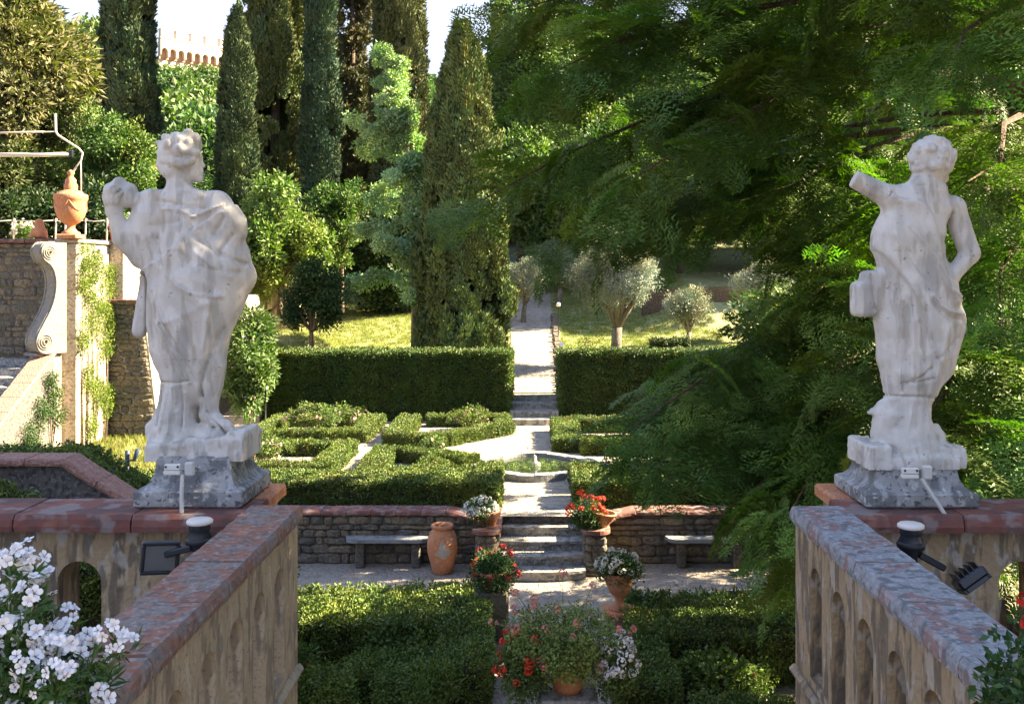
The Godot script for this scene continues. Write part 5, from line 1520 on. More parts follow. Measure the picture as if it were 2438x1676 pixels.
func build_retaining_wall() -> void:
	for k in 2:
		var sx: float = [-1.0, 1.0][k]
		var cx := 0.14
		var t := thing("retaining_wall", ["low rubble retaining wall with brick coping behind big terracotta jar", "low rubble retaining wall whose brick coping curves down to the steps"][k], "wall", Vector3(0, 0, -16.2))
		var xa: float = cx + sx * 0.92
		var xb: float = sx * 7.5
		var st := new_st()
		block(st, Vector3((xa + xb) / 2, 0.39, -0.22), Vector3(absf(xb - xa), 0.78, 0.36), 0.01)
		part("core", done(st), M.mortar, t)
		var o := Vector3(minf(xa, -4.6 if k == 0 else xa), 0.0, 0.0)
		var ln: float = (absf(xa + 4.6)) if k == 0 else 4.6
		stones(t, o + Vector3(0, 0, -0.03), Vector3(1, 0, 0), Vector3(0, 0, 1), func(_y): return Vector2(0, ln), 0.78, 0.125, 0.26)
		# coping: level far from the steps, dipping to the pier
		var p0 := Vector3(sx * 7.5, 0.86, -0.2)
		var p1 := Vector3(cx + sx * 1.55, 0.86, -0.2)
		coping_run(t, p0, p1, 0.44, 0.07, 0.42, M.coping_red, Vector3(0, 0, 1))
		coping_run(t, p1, Vector3(cx + sx * 1.2, 0.80, -0.14), 0.44, 0.07, 0.36, M.coping_red, Vector3(0, 0, 1))
		coping_run(t, Vector3(cx + sx * 1.2, 0.80, -0.14), Vector3(cx + sx * 0.95, 0.74, 0.0), 0.46, 0.07, 0.26, M.coping_red, Vector3(0, 0, 1))
		# pier that flanks the steps
		part("pier_core", block_mesh(Vector3(0.30, 0.66, 0.9), 0.03, 0.0, Vector3(cx + sx * 0.86, 0.33, 0.22)), M.mortar, t)
		stones(t, Vector3(cx + sx * 0.86 - 0.17, 0, 0.66), Vector3(1, 0, 0), Vector3(0, 0, 1), func(_y): return Vector2(0, 0.34), 0.64, 0.12, 0.17)
		stones(t, Vector3(cx + sx * 0.70, 0, 0.64), Vector3(0, 0, -1), Vector3(-sx, 0, 0), func(_y): return Vector2(0, 0.8), 0.64, 0.12, 0.22)
		var cap := new_st()
		var poly := PackedVector2Array()
		for i in 13:
			var a := PI * i / 12.0
			poly.append(Vector2(cos(a) * 0.23, 0.55 + sin(a) * 0.20))
		poly.append(Vector2(-0.23, -0.25))
		poly.append(Vector2(0.23, -0.25))
		prism(cap, poly, Vector3(cx + sx * 0.86, 0.655, 0), Vector3(1, 0, 0), Vector3(0, 0, 1), Vector3(0, 0.065, 0))
		part("pier_cap", done(cap), M.coping_red, t)
		# stone bench let into the wall
		var bx: float = [-2.32, 2.85][k]
		var b := thing("stone_bench", ["grey stone bench slab on the wall beside terracotta jar", "grey stone bench slab half hidden by the conifer"][k], "bench", Vector3(bx, 0, -15.98))
		var bp := PackedVector2Array([Vector2(-0.70, 0.02), Vector2(0.70, 0.02), Vector2(0.66, 0.22), Vector2(0.56, 0.30), Vector2(-0.56, 0.30), Vector2(-0.66, 0.22)])
		st = new_st()
		prism(st, bp, Vector3(0, 0.43, -0.16), Vector3(1, 0, 0), Vector3(0, 0, 1), Vector3(0, 0.055, 0))
		part("seat", done(st), M.bench_stone, b)
		for e in [-0.45, 0.45]:
			part("support", block_mesh(Vector3(0.14, 0.43, 0.2), 0.02, 0.0, Vector3(e, 0.215, -0.06)), M.rubble_1, b)
	# five bowed steps
	var t := thing("stone_steps", "dark bowed stone steps between the low retaining walls", "steps", Vector3(0.14, 0.007, 0))
	for i in 5:
		var st := new_st()
		var d := 15.35 + 0.31 * i
		var p := PackedVector2Array()
		for j in 11:
			var f := j / 10.0 * 2.0 - 1.0
			p.append(Vector2(f * 0.69, (0.10 - 0.025 * i) * (1.0 - f * f) + rr(-0.006, 0.006)))
		p.append(Vector2(0.69, -0.5))
		p.append(Vector2(-0.69, -0.5))
		prism(st, p, Vector3(0, 0.145 * i, -d), Vector3(1, 0, 0), Vector3(0, 0, 1), Vector3(0, 0.105, 0))
		part("riser", done(st), M.grey_stone, t)
		st = new_st()
		var p2 := PackedVector2Array()
		for v in p:
			p2.append(Vector2(v.x, v.y + (0.03 if v.y > -0.4 else 0.0)))
		prism(st, p2, Vector3(0, 0.145 * i + 0.105, -d), Vector3(1, 0, 0), Vector3(0, 0, 1), Vector3(0, 0.04, 0))
		part("tread", done(st), M.step_stone, t)
	t = thing("garden_steps", "worn stone steps in the gap of the tall hedge", "steps", Vector3(0.05, 0.729, 0))
	for i in 4:
		var st := new_st()
		var d := 26.35 + 0.52 * i
		var p := PackedVector2Array()
		for j in 9:
			var f := j / 8.0 * 2.0 - 1.0
			p.append(Vector2(f * 0.66, 0.05 * (1.0 - f * f) + rr(-0.02, 0.02)))
		p.append(Vector2(0.66, -0.75))
		p.append(Vector2(-0.66, -0.75))
		prism(st, p, Vector3(0, 0.15 * i, -d), Vector3(1, 0, 0), Vector3(0, 0, 1), Vector3(0, 0.15, 0))
		part("step", done(st), M.step_stone, t)

# ---------------------------------------------------------------- upper terrace at the left
func ivy(label: String, o: Vector3, face: Vector3, along: Vector3, blobs: Array, col: Color) -> void:
	var t := thing("ivy_plant", label, "ivy", o)
	var xf := []
	var cc := PackedColorArray()
	var st := new_st()
	for b in blobs:
		var c: Vector3 = along * b[0] + Vector3(0, b[1], 0)
		tube(st, [along * (b[0] + rr(-0.2, 0.2)) + face * 0.02, c * 0.6 + along * b[0] * 0.4 + face * 0.03, c + face * 0.04], [0.018, 0.014, 0.006], 5)
		for i in int(b[2] * b[3] * 190.0):
			var a := rr(0, TAU)
			var q := pow(rng.randf(), 0.6)
			xf.append(spin(c + along * cos(a) * q * b[2] + Vector3(0, sin(a) * q * b[3], 0) + face * rr(0.01, 0.13), face + Vector3(0, -0.2, 0), 0.7, 0.7))
			cc.append(vary(col, 0.3))
	part("stems", done(st, true), M.bark, t).set_meta("kind", "stuff")
	scatter("foliage", G.small[0], M.leaf, xf, cc, t)

func build_upper_terrace() -> void:
	var t := thing("stone_wall", "tall dark rubble wall below the railing and urn", "wall", Vector3(-10.9, 0.7, -22.5))
	part("core", block_mesh(Vector3(5.0, 4.72, 0.5), 0.02, 0.0, Vector3(-2.5, 2.36, -0.28)), M.mortar, t)
	stones(t, Vector3(-1.75, 1.0, -0.04), Vector3(1, 0, 0), Vector3(0, 0, 1), func(_y): return Vector2(0, 1.75), 3.72, 0.15, 0.24)
	coping_run(t, Vector3(-5.0, 4.82, -0.2), Vector3(0.1, 4.82, -0.2), 0.6, 0.09, 0.6, M.coping_red, Vector3(0, 0, 1))
	var w := thing("ivy_wall", "bright sunlit rendered wall end covered in ivy", "wall", Vector3(-10.6, 0.7, -23.35))
	part("wall", block_mesh(Vector3(0.6, 4.72, 1.7), 0.03, 0.0, Vector3(0, 2.36, 0)), M.pale_render, w)
	part("coping", block_mesh(Vector3(0.72, 0.09, 1.8), 0.02, 0.0, Vector3(0, 4.775, 0)), M.pale_render, w)
	var b := thing("buttress_wall", "sunlit battered buttress wall with dark brown rubble side", "wall", Vector3(-10.3, 0.7, -24.2))
	var st := new_st()
	prism(st, PackedVector2Array([Vector2(-0.6, 0), Vector2(1.2, 0), Vector2(0.8, 3.35), Vector2(-0.6, 3.35)]), Vector3(0, 0, -0.06), Vector3(1, 0, 0), Vector3.UP, Vector3(0.35, 0, -9.0))
	part("buttress", done(st), M.pale_render, b)
	stones(b, Vector3(0, 0, -0.04), Vector3(1, 0, 0), Vector3(0, 0, 1), func(y): return Vector2(-0.02, 1.17 - y * 0.12), 3.3, 0.14, 0.25)
	part("ledge", block_mesh(Vector3(0.95, 0.06, 0.4), 0.015, 0.0, Vector3(0.42, 3.38, -0.1)), M.coping_red, b)
	part("upper_wall", block_mesh(Vector3(1.0, 1.42, 9.4), 0.03, 0.0, Vector3(-0.15, 4.06, -4.75)), M.pale_render, b)
	part("upper_coping", block_mesh(Vector3(1.1, 0.08, 9.5), 0.02, 0.0, Vector3(-0.14, 4.815, -4.76)), M.pale_render, b)
	part("slit", block_mesh(Vector3(0.02, 0.25, 0.12), 0.005, 0.0, Vector3(0.352, 4.1, -1.2)), M.mortar, b)
	ground_piece("upper_terrace", block_mesh(Vector3(22.0, 4.6, 22.0), 0.02, 0.0, Vector3(-21.9, 3.1, -34.1)), M.pale_gravel, "gravel floor of the upper terrace behind the railing")
	ivy("sunlit green ivy climbing the bright wall end", Vector3(-10.3, 0.7, -22.5), Vector3(1, 0, 0), Vector3(0, 0, -1), [[0.2, 4.2, 0.3, 0.5], [0.7, 4.3, 0.45, 0.4], [0.5, 3.5, 0.5, 0.5], [1.0, 3.0, 0.45, 0.5], [1.5, 3.9, 0.3, 0.5], [1.55, 2.9, 0.4, 0.45], [0.2, 2.6, 0.3, 0.4], [1.3, 2.3, 0.3, 0.35], [1.0, 1.2, 0.45, 0.35], [1.4, 0.9, 0.4, 0.4], [0.5, 1.6, 0.3, 0.5], [0.6, 0.5, 0.3, 0.35]], Color(0.15, 0.20, 0.035))
	# volute that ends the parapet: a thick band scrolled at both ends
	var v := thing("stone_volute", "grey carved stone scroll at the head of the stair parapet", "volute", Vector3(-10.62, 0.7, -22.1))
	v.rotation.y = -0.55
	var curve := Curve2D.new()
	var prof := [[0.10, 4.72], [0.30, 4.71], [0.41, 4.62], [0.43, 4.48], [0.36, 4.33], [0.22, 4.22], [0.13, 4.06], [0.09, 3.82], [0.13, 3.5], [0.24, 3.2], [0.40, 2.92], [0.52, 2.70], [0.55, 2.52], [0.48, 2.35], [0.34, 2.28]]
	for q in prof.size():
		var tan: Vector2 = (Vector2(prof[mini(q + 1, prof.size() - 1)][0], prof[mini(q + 1, prof.size() - 1)][1]) - Vector2(prof[maxi(q - 1, 0)][0], prof[maxi(q - 1, 0)][1])) / 6.0
		curve.add_point(Vector2(prof[q][0], prof[q][1]), -tan, tan)
	var pl := curve.tessellate(4, 3.0)
	pl.append(Vector2(-0.15, 2.28))
	pl.append(Vector2(-0.15, 4.72))
	st = new_st()
	prism(st, pl, Vector3(-0.22, 0, 0), Vector3(0, 0, 1), Vector3.UP, Vector3(0.44, 0, 0))
	part("scroll", done(st), M.volute_stone, v)
	for e in [[4.49, 0.26, 0.15], [2.54, 0.36, 0.17]]:
		for k in 3:
			part("spiral_ring", lathe([[e[2] * (1.0 - 0.3 * k), -0.235 - 0.012 * k], [e[2] * (1.0 - 0.3 * k) - 0.02, -0.245 - 0.012 * k], [e[2] * (1.0 - 0.3 * k) - 0.02, 0.245 + 0.012 * k], [e[2] * (1.0 - 0.3 * k), 0.235 + 0.012 * k], [e[2] * (1.0 - 0.3 * k), -0.235 - 0.012 * k]], 26), M.volute_stone, v, Vector3(0, e[0], e[1]), Basis(Vector3.BACK, PI / 2))
	for e in [-0.16, 0.16]:
		st = new_st()
		var fl := []
		var fr := []
		for q in curve.tessellate(4, 3.0):
			fl.append(Vector3(e, q.y, q.x))
			fr.append(0.022)
		tube(st, fl, fr, 6)
		part("moulding", done(st), M.volute_stone, v)
	part("base", block_mesh(Vector3(0.5, 0.08, 0.6), 0.02, 0.0, Vector3(-0.13, 2.26, 0.2)), M.volute_stone, v)
	part("pier", block_mesh(Vector3(0.44, 2.25, 0.5), 0.02, 0.0, Vector3(-0.1, 1.12, 0.15)), M.pale_render, v)
	# stair parapet that comes down towards the garden, brick on top
	var p := thing("stair_parapet", "sloping stair parapet topped with pinkish brick beside ivy", "parapet", Vector3(-10.72, 0.7, 0))
	st = new_st()
	prism(st, PackedVector2Array([Vector2(22.1, 0), Vector2(22.1, 2.30), Vector2(17.8, -0.1), Vector2(17.8, -0.2), Vector2(22.1, -0.2)]), Vector3(-0.16, 0, 0), Vector3(0, 0, -1), Vector3.UP, Vector3(0.32, 0, 0))
	part("wall", done(st), M.ramp_stone, p)  # dark stone colour stands in for shade on this side
	coping_run(p, Vector3(0, 2.37, -22.0), Vector3(0, 0.0, -17.7), 0.44, 0.07, 0.26, M.brick_pink, Vector3(1, 0, 0))
	ivy("dark green creeper hanging over the stair parapet side", Vector3(-10.54, 0.7, -20.0), Vector3(1, 0, 0), Vector3(0, 0, -1), [[1.7, 1.6, 0.3, 0.5], [1.2, 1.1, 0.35, 0.35], [0.6, 0.6, 0.4, 0.4], [0.9, 0.2, 0.5, 0.3], [0.1, 0.3, 0.3, 0.3], [1.9, 1.0, 0.25, 0.4]], Color(0.05, 0.095, 0.03))
	var s := thing("terrace_stair", "dark grey stone stair climbing beside the rubble wall", "stair", Vector3(-11.95, 0.7, 0))
	for i in 13:
		part("step", block_mesh(Vector3(2.1, 0.17, 0.42), 0.012, 0.004, Vector3(0, 0.09 + 0.165 * i, -(17.9 + 0.34 * i))), M.grey_stone, s)
	# railing
	var rail := thing("metal_railing", "thin pale metal railing along the upper terrace edge", "railing", Vector3(0, 5.52, -24.0))
	var posts := [-13.4, -12.52, -11.51, -11.28, -10.79, -10.27]
	for x in posts:
		part("post", tube_mesh([Vector3(x, 0, 0), Vector3(x + 0.015, 0.5, 0)], [0.02, 0.02], 8), M.pale_pipe, rail)
		part("knob", lathe([[0.0, -0.03], [0.028, -0.012], [0.03, 0.01], [0.0, 0.035]], 10), M.pale_pipe, rail, Vector3(x + 0.015, 0.52, 0))
	for i in 5:
		var a: float = posts[i]
		var c: float = posts[i + 1]
		part("rail", tube_mesh([Vector3(a, 0.5, 0), Vector3((a + c) / 2, 0.475, 0), Vector3(c, 0.5, 0)], [0.012, 0.012, 0.012], 6), M.pale_pipe, rail)
	part("rail", tube_mesh([Vector3(-10.27, 0.5, 0), Vector3(-9.6, 0.44, -2.0), Vector3(-9.3, 0.42, -4.0)], [0.012, 0.012, 0.012], 6), M.pale_pipe, rail)
	# urn
	var u := thing("terracotta_urn", "large terracotta urn with swags on the terrace corner", "urn", Vector3(-10.42, 5.52, -22.45))
	part("pedestal", block_mesh(Vector3(0.46, 0.10, 0.46), 0.02, 0.0, Vector3(0, 0.05, 0)), M.terracotta, u)
	part("bowl", lathe([[0.20, 0.10], [0.20, 0.14], [0.13, 0.18], [0.085, 0.25], [0.10, 0.31], [0.13, 0.33], [0.20, 0.38], [0.28, 0.48], [0.325, 0.62], [0.335, 0.76], [0.34, 0.86], [0.36, 0.88], [0.36, 0.98], [0.345, 1.0], [0.27, 1.02], [0.25, 1.06], [0.13, 1.10]], 32), M.terracotta, u)
	part("lid", lathe([[0.14, 1.09], [0.15, 1.2], [0.11, 1.27], [0.12, 1.33], [0.07, 1.38], [0.05, 1.43], [0.085, 1.48], [0.06, 1.53], [0.0, 1.56]], 20), M.terracotta, u)
	for k in 5:
		var pts := []
		var rad := []
		for i in 9:
			var f := i / 8.0
			var a := TAU * (k + f) / 5.0
			var yy := 0.86 - 0.22 * sin(PI * f)
			pts.append(Vector3(cos(a), 0, sin(a)) * (0.345 - 0.03 * sin(PI * f)) + Vector3(0, yy, 0))
			rad.append(0.012 + 0.016 * sin(PI * f))
		part("swag", tube_mesh(pts, rad, 7), M.terracotta, u)
	# bent pipes over the urn
	var f := thing("pipe_frame", "pale bent metal pipe frame rising over the terracotta urn", "pipe frame", Vector3(-10.42, 5.52, -22.6))
	part("arm", tube_mesh([Vector3(-0.17, 1.05, 0), Vector3(-0.18, 1.30, 0), Vector3(0.16, 1.78, 0), Vector3(0.20, 1.95, 0), Vector3(0.12, 2.05, 0), Vector3(-0.36, 2.36, 0), Vector3(-0.41, 2.44, 0), Vector3(-0.42, 2.84, 0)], [0.022, 0.022, 0.022, 0.022, 0.022, 0.022, 0.026, 0.028], 8), M.pale_pipe, f)
	part("upper_bar", tube_mesh([Vector3(-2.4, 2.40, 0), Vector3(-0.42, 2.44, 0)], [0.02, 0.02], 8), M.pale_pipe, f)
	part("lower_bar", tube_mesh([Vector3(-2.4, 1.90, 0.05), Vector3(-0.05, 1.915, 0.05)], [0.05, 0.05], 10), M.pale_pipe, f)
	part("bracket", block_mesh(Vector3(0.1, 0.16, 0.1), 0.02), M.black_metal, f, Vector3(-0.03, 1.93, 0.05))
	part("upright", tube_mesh([Vector3(0.17, 1.0, 0), Vector3(0.16, 1.78, 0)], [0.014, 0.014], 7), M.pale_pipe, f)
	# square pot, flowers, sitting figure
	var q := thing("planter", "square terracotta planter with white flowers by the railing", "planter", Vector3(-10.05, 5.5, -24.3))
	part("pot", plinth_mesh(0.42, 0.42, [[0.05, 0.0], [0.0, 0.36], [-0.02, 0.37], [-0.02, 0.42], [0.02, 0.42]]), M.terracotta, q)
	flowers(q, Vector3(0, 0.5, 0), Vector3(0.28, 0.16, 0.28), 60, 22, Color(0.75, 0.70, 0.66), Color(0.10, 0.17, 0.04))
	q = thing("flowering_plant", "clump of cream blossoms behind the railing", "plant", Vector3(-12.4, 5.5, -24.2))
	flowers(q, Vector3(0, 0.2, 0), Vector3(0.25, 0.22, 0.2), 70, 50, Color(0.75, 0.72, 0.6), Color(0.10, 0.17, 0.04))
	var prim := [[Vector3(0, 0.12, 0), 0.13, Vector3(0.06, 0.13, 0), 0.14, 1.0, 0.05, 1], [Vector3(0.02, 0.2, 0), 0.10, Vector3(0.02, 0.30, 0), 0.08, 1.0, 0.05, 1], [Vector3(0.0, 0.36, 0), 0.075, Vector3(0.02, 0.38, 0), 0.075, 1.0, 0.04, 1], [Vector3(-0.06, 0.33, 0.03), 0.03, Vector3(-0.09, 0.32, 0.03), 0.025, 1.0, 0.03, 1], [Vector3(-0.12, 0.05, 0.08), 0.04, Vector3(-0.08, 0.2, 0.05), 0.04, 1.0, 0.03, 1], [Vector3(0.07, 0.36, -0.02), 0.05, Vector3(0.1, 0.2, 0), 0.06, 1.0, 0.04, 1], [Vector3(-0.17, 0.04, 0.08), 0.035, Vector3(-0.1, 0.04, 0.08), 0.035, 1.0, 0.03, 1], [Vector3(0.15, 0.06, 0), 0.07, Vector3(0.12, 0.1, 0), 0.08, 1.0, 0.03, 1]]
	var lion := thing("lion_figure", "small sitting terracotta lion figure on the wall top", "figurine", Vector3(-11.23, 5.53, -22.6))
	part("body", carve(prim, [], Vector3(-0.26, -0.04, -0.2), Vector3(0.28, 0.5, 0.2), 0.018, -1.0), M.terracotta, lion)

# leaves, stems and round flower heads of a potted plant
func flowers(parent: Node, c: Vector3, r: Vector3, nleaf: int, nflower: int, fc: Color, lc: Color, head := 0.035, up := 0.12) -> void:
	var xf := []
	var cc := PackedColorArray()
	for i in nleaf:
		var o := rdir()
		var p := c + o * r * pow(rng.randf(), 0.35)
		xf.append(spin(p, o + Vector3(0, 0.6, 0), 0.55, 0.7))
		cc.append(vary(lc, 0.3))
	scatter("foliage", G.small[1], M.leaf, xf, cc, parent)
	var st := new_st()
	for i in nflower:
		var o := rdir()
		o.y = absf(o.y) * 0.9 - 0.2
		o = o.normalized()
		var p := c + o * r * rr(0.95, 1.2) + Vector3(0, up * rng.randf(), 0)
		tube(st, [c + o * r * 0.5, p], [0.004, 0.003], 4)
		var f := part("blossom", G.heads[i % 3], M.petal if fc == Color.WHITE else petal_of(fc), parent, p, spin(Vector3.ZERO, o + Vector3(0, 0.4, 0), head / 0.035, 0.3).basis)
	part("stems", done(st), M.green_stem, parent).set_meta("kind", "stuff")

func petal_of(c: Color) -> Material:
	var key := "petal_%d_%d_%d" % [int(c.r * 99), int(c.g * 99), int(c.b * 99)]
	if not M.has(key):
		leafy(key, Color(0.5, 0.5, 0.5), 0.6).albedo_color = lin(c.r, c.g, c.b)
	return M[key]

# ---------------------------------------------------------------- castle
func build_castle() -> void:
	var t := thing("castle", "pinkish battlemented castle wall on top of the wooded hill", "castle", Vector3(-63.5, 46.8, -170.0), "", PI / 4)
	var n := 12
	for i in n:
		part("merlon", block_mesh(Vector3(1.5, 1.45, 0.9), 0.05, 0.02), M.castle_stone, t, Vector3(0.75 + i * 2.72, -0.72, -0.45))
		part("merlon_cap", block_mesh(Vector3(1.62, 0.14, 1.02), 0.03), M.castle_stone, t, Vector3(0.75 + i * 2.72, 0.06, -0.45))
	var L := n * 2.72
	var poly := PackedVector2Array([Vector2(0, -1.45), Vector2(0, -4.6)])
	var na := int(L / 1.45)
	for i in na:
		var c := (i + 0.5) * L / na
		for k in 9:
			var a := PI - PI * k / 8.0
			poly.append(Vector2(c + cos(a) * 0.56, -3.75 + sin(a) * 0.62))
		poly.append(Vector2(c + 0.6, -4.6))
		if i < na - 1:
			poly.append(Vector2(c + L / na - 0.6, -4.6))
	poly.append(Vector2(L, -4.6))
	poly.append(Vector2(L, -1.45))
	var st := new_st()
	prism(st, poly, Vector3(0, 0, -1.0), Vector3(1, 0, 0), Vector3.UP, Vector3(0, 0, 1.0))
	part("parapet", done(st), M.castle_stone, t)
	part("string_course", block_mesh(Vector3(L + 0.2, 0.22, 1.2), 0.04), M.castle_stone, t, Vector3(L / 2, -1.5, -0.5))
	part("arch_band", block_mesh(Vector3(L, 2.2, 0.3), 0.02), M.castle_brick, t, Vector3(L / 2, -3.9, -0.9))
	part("wall", block_mesh(Vector3(L, 24.0, 9.0), 0.05), M.castle_stone, t, Vector3(L / 2, -16.7, -5.4))

# ---------------------------------------------------------------- garden
func build_parterre() -> void:
	var box := Color(0.115, 0.168, 0.038)
	var y := 0.725
	var h := 0.29
	var den := 300.0
	# bed by the lamp: two rings
	for k in 2:
		var d0: float = [23.7, 19.5][k]
		var d1: float = [26.2, 22.0][k]
		var nm: String = ["rose bed nearest globe lamp", "rose bed nearest ivy parapet"][k]
		var gp: String = "box edging of the " + nm
		hedge("box_hedge", "clipped sunlit box hedge on the far side of " + nm, gp, Vector2(-6.75, d1), Vector2(-3.9, d1), 0.4, y, h, den, box, 0.8)
		hedge("box_hedge", "clipped sunlit box hedge on the near side of " + nm, gp, Vector2(-6.75, d0), Vector2(-3.9, d0), 0.4, y, h, den, box, 0.8)
		hedge("box_hedge", "clipped box hedge lining the side walk along " + nm, gp, Vector2(-4.12, d0 + 0.2), Vector2(-4.12, d1 - 0.2), 0.45, y, h, den, box, 0.8)
		hedge("box_hedge", "clipped box hedge on the outer end of " + nm, gp, Vector2(-6.55, d0 + 0.2), Vector2(-6.55, d1 - 0.2), 0.4, y, h, den, box, 0.8)
	# bed by the path: far ring with a slanting front towards the fountain, near ring
	var gb := "box edging of the rose beds beside the fountain"
	hedge("box_hedge", "clipped box hedge under the tall hedge beside garden steps", gb, Vector2(-2.75, 26.2), Vector2(-0.62, 26.2), 0.4, y, h, den, box, 0.8)
	hedge("box_hedge", "short thick box hedge block where side walk meets tall hedge", gb, Vector2(-3.2, 23.1), Vector2(-3.2, 26.2), 0.55, y, h, den, box, 0.8)
	hedge("box_hedge", "slanting sunlit box hedge facing the round fountain", gb, Vector2(-2.0, 23.2), Vector2(-0.58, 25.0), 0.42, y, h, den, box, 0.8)
	hedge("box_hedge", "short box hedge end by the foot of garden steps", gb, Vector2(-0.76, 25.1), Vector2(-0.76, 26.0), 0.42, y, h, den, box, 0.8)
	hedge("box_hedge", "low box hedge joining side walk and slanting hedge", gb, Vector2(-2.9, 23.2), Vector2(-2.0, 23.2), 0.36, y, h * 0.9, den, box, 0.8)
	hedge("box_hedge", "box hedge along side walk opposite the creeper bed", gb, Vector2(-3.15, 19.3), Vector2(-3.15, 21.5), 0.48, y, h, den, box, 0.8)
	hedge("box_hedge", "slanting box hedge on the near side of the fountain plaza", gb, Vector2(-2.8, 21.3), Vector2(-1.2, 20.2), 0.4, y, h, den, box, 0.8)
	hedge("box_hedge", "short box hedge next to the fountain rim", gb, Vector2(-0.80, 18.2), Vector2(-0.80, 19.2), 0.45, y, h + 0.1, den, box, 0.8)
	hedge("box_hedge", "low box hedge line behind the long dark hedge", gb, Vector2(-3.3, 19.0), Vector2(-1.1, 19.0), 0.36, y, h, den, box, 0.8)
	# long front hedges over the retaining wall
	var gf := "long box hedges above the low retaining walls"
	hedge("box_hedge", "long dark box hedge above the wall with the terracotta jar", gf, Vector2(-7.2, 17.45), Vector2(-0.55, 17.45), 1.0, y, 0.45, den, box)
	hedge("box_hedge", "long dark box hedge above the wall with red geraniums", gf, Vector2(0.75, 17.45), Vector2(6.2, 17.45), 1.0, y, 0.45, den, box)
	# right hand beds, mostly behind the conifer
	hedge("box_hedge", "box hedge along the path opposite the slanting hedge", gb, Vector2(0.80, 22.2), Vector2(0.80, 25.4), 0.62, y, h + 0.05, den, box, 0.8)
	hedge("box_hedge", "box hedge right of path under the tall hedge", gb, Vector2(1.1, 25.3), Vector2(4.2, 25.3), 0.5, y, h + 0.05, den, box, 0.8)
	hedge("box_hedge", "box hedge right of path facing the fountain", gb, Vector2(1.1, 22.2), Vector2(4.2, 22.2), 0.6, y, h + 0.05, den, box, 0.8)
	hedge("box_hedge", "short box hedge right of the fountain rim", gb, Vector2(1.02, 18.15), Vector2(1.02, 19.3), 0.55, y, h + 0.05, den, box, 0.8)
	# tall hedges
	hedge("tall_hedge", "tall dark clipped hedge behind the lamp and rose beds", "tall hedges flanking the path", Vector2(-7.35, 27.6), Vector2(-0.62, 27.6), 1.1, y, 1.88, 300.0, Color(0.08, 0.13, 0.032), 1.3, "hedge", 0.06, 0.03)
	hedge("tall_hedge", "tall dark clipped hedge right of the path below the olive", "tall hedges flanking the path", Vector2(0.78, 27.6), Vector2(6.5, 27.6), 1.1, y, 1.88, 300.0, Color(0.08, 0.13, 0.032), 1.3, "hedge", 0.06, 0.03)
	# roses
	var spots := [[-5.4, 24.9, 1.0, "rose bush with pink blooms in the bed beside globe lamp"], [-5.6, 20.7, 0.9, "rose bush with pink blooms in the ivy-side bed"], [-1.6, 25.5, 0.8, "tall pink rose bush behind the slanting box hedge"], [-2.2, 22.3, 0.45, "small rose bush between low box hedges"], [-2.0, 20.0, 0.45, "small rose bush near the fountain plaza"], [-4.9, 25.6, 0.8, "pale pink rose bush against the tall hedge"]]
	for s in spots:
		var big: float = s[2]
		bush("rose_bush", s[3], "roses in the parterre beds", Vector3(s[0], y, -s[1]), Vector3(0, 0.42 * big, 0), Vector3(0.7 * big, 0.30 * big, 0.4 * big), 14, 20.0, G.small, 0.75, "leaf", [Color(0.10, 0.15, 0.04), Color(0.13, 0.17, 0.05)], "rose bush", int(40 * big), Color(0.74, 0.46, 0.44), 0.05)
		var st := new_st()
		for i in 5:
			var a := rr(-0.5, 0.5) * big
			tube(st, [Vector3(a, 0.2, 0), Vector3(a + rr(-0.05, 0.05), rr(0.8, 1.1) * big, rr(-0.1, 0.1))], [0.012, 0.006], 5)
	# oleander at the hedge end
	bush("oleander_bush", "tall oleander bush with pale pink blossoms at hedge end", "", Vector3(-7.5, y, -26.2), Vector3(0, 1.75, 0), Vector3(0.62, 1.3, 0.6), 26, 26.0, G.long, 0.7, "leaf", [Color(0.10, 0.16, 0.05), Color(0.13, 0.19, 0.07)], "bush", 70, Color(0.75, 0.62, 0.58), 0.06)
	# fountain: quatrefoil rim, water, lilies
	var f := thing("fountain", "low quatrefoil stone fountain basin with green water", "fountain", Vector3(0.05, y, -20.4))
	var outer := PackedVector2Array()
	var inner := PackedVector2Array()
	for i in 72:
		var a := TAU * i / 72.0
		var k := 1.0 + 0.16 * absf(cos(2.0 * a)) - 0.05
		outer.append(Vector2(cos(a), sin(a)) * 1.22 * k)
		inner.append(Vector2(cos(a), sin(a)) * 0.98 * k)
	for i in 24:
		var pl := PackedVector2Array()
		for j in 4:
			pl.append(outer[(i * 3 + j) % 72])
		for j in 4:
			pl.append(inner[(i * 3 + 3 - j) % 72])
		var c := Vector2.ZERO
		for v in pl:
			c += v / 8.0
		var sh := PackedVector2Array()
		for v in pl:
			sh.append(c + (v - c) * 0.975)
		var st := new_st()
		prism(st, sh, Vector3.ZERO, Vector3(1, 0, 0), Vector3(0, 0, 1), Vector3(0, 0.13 + rr(-0.012, 0.012), 0))
		part("rim_stone", done(st), M.bench_stone, f)
	var st2 := new_st()
	prism(st2, inner, Vector3(0, 0.0, 0), Vector3(1, 0, 0), Vector3(0, 0, 1), Vector3(0, 0.06, 0))
	part("water", done(st2), M.water, f)
	part("spout", lathe([[0.12, 0.05], [0.13, 0.12], [0.05, 0.16], [0.04, 0.26], [0.02, 0.28], [0.0, 0.28]], 14), M.grey_stone, f)
	var xf := []
	var cc := PackedColorArray()
	for i in 60:
		var a := rr(0, TAU)
		var q := rr(0.2, 0.8)
		xf.append(spin(Vector3(cos(a) * q, 0.11, sin(a) * q * 0.6 + 0.25), Vector3.UP, 0.35, 0.1))
		cc.append(vary(Color(0.14, 0.20, 0.06), 0.3))
	scatter("water_plants", G.small[0], M.leaf, xf, cc, f)

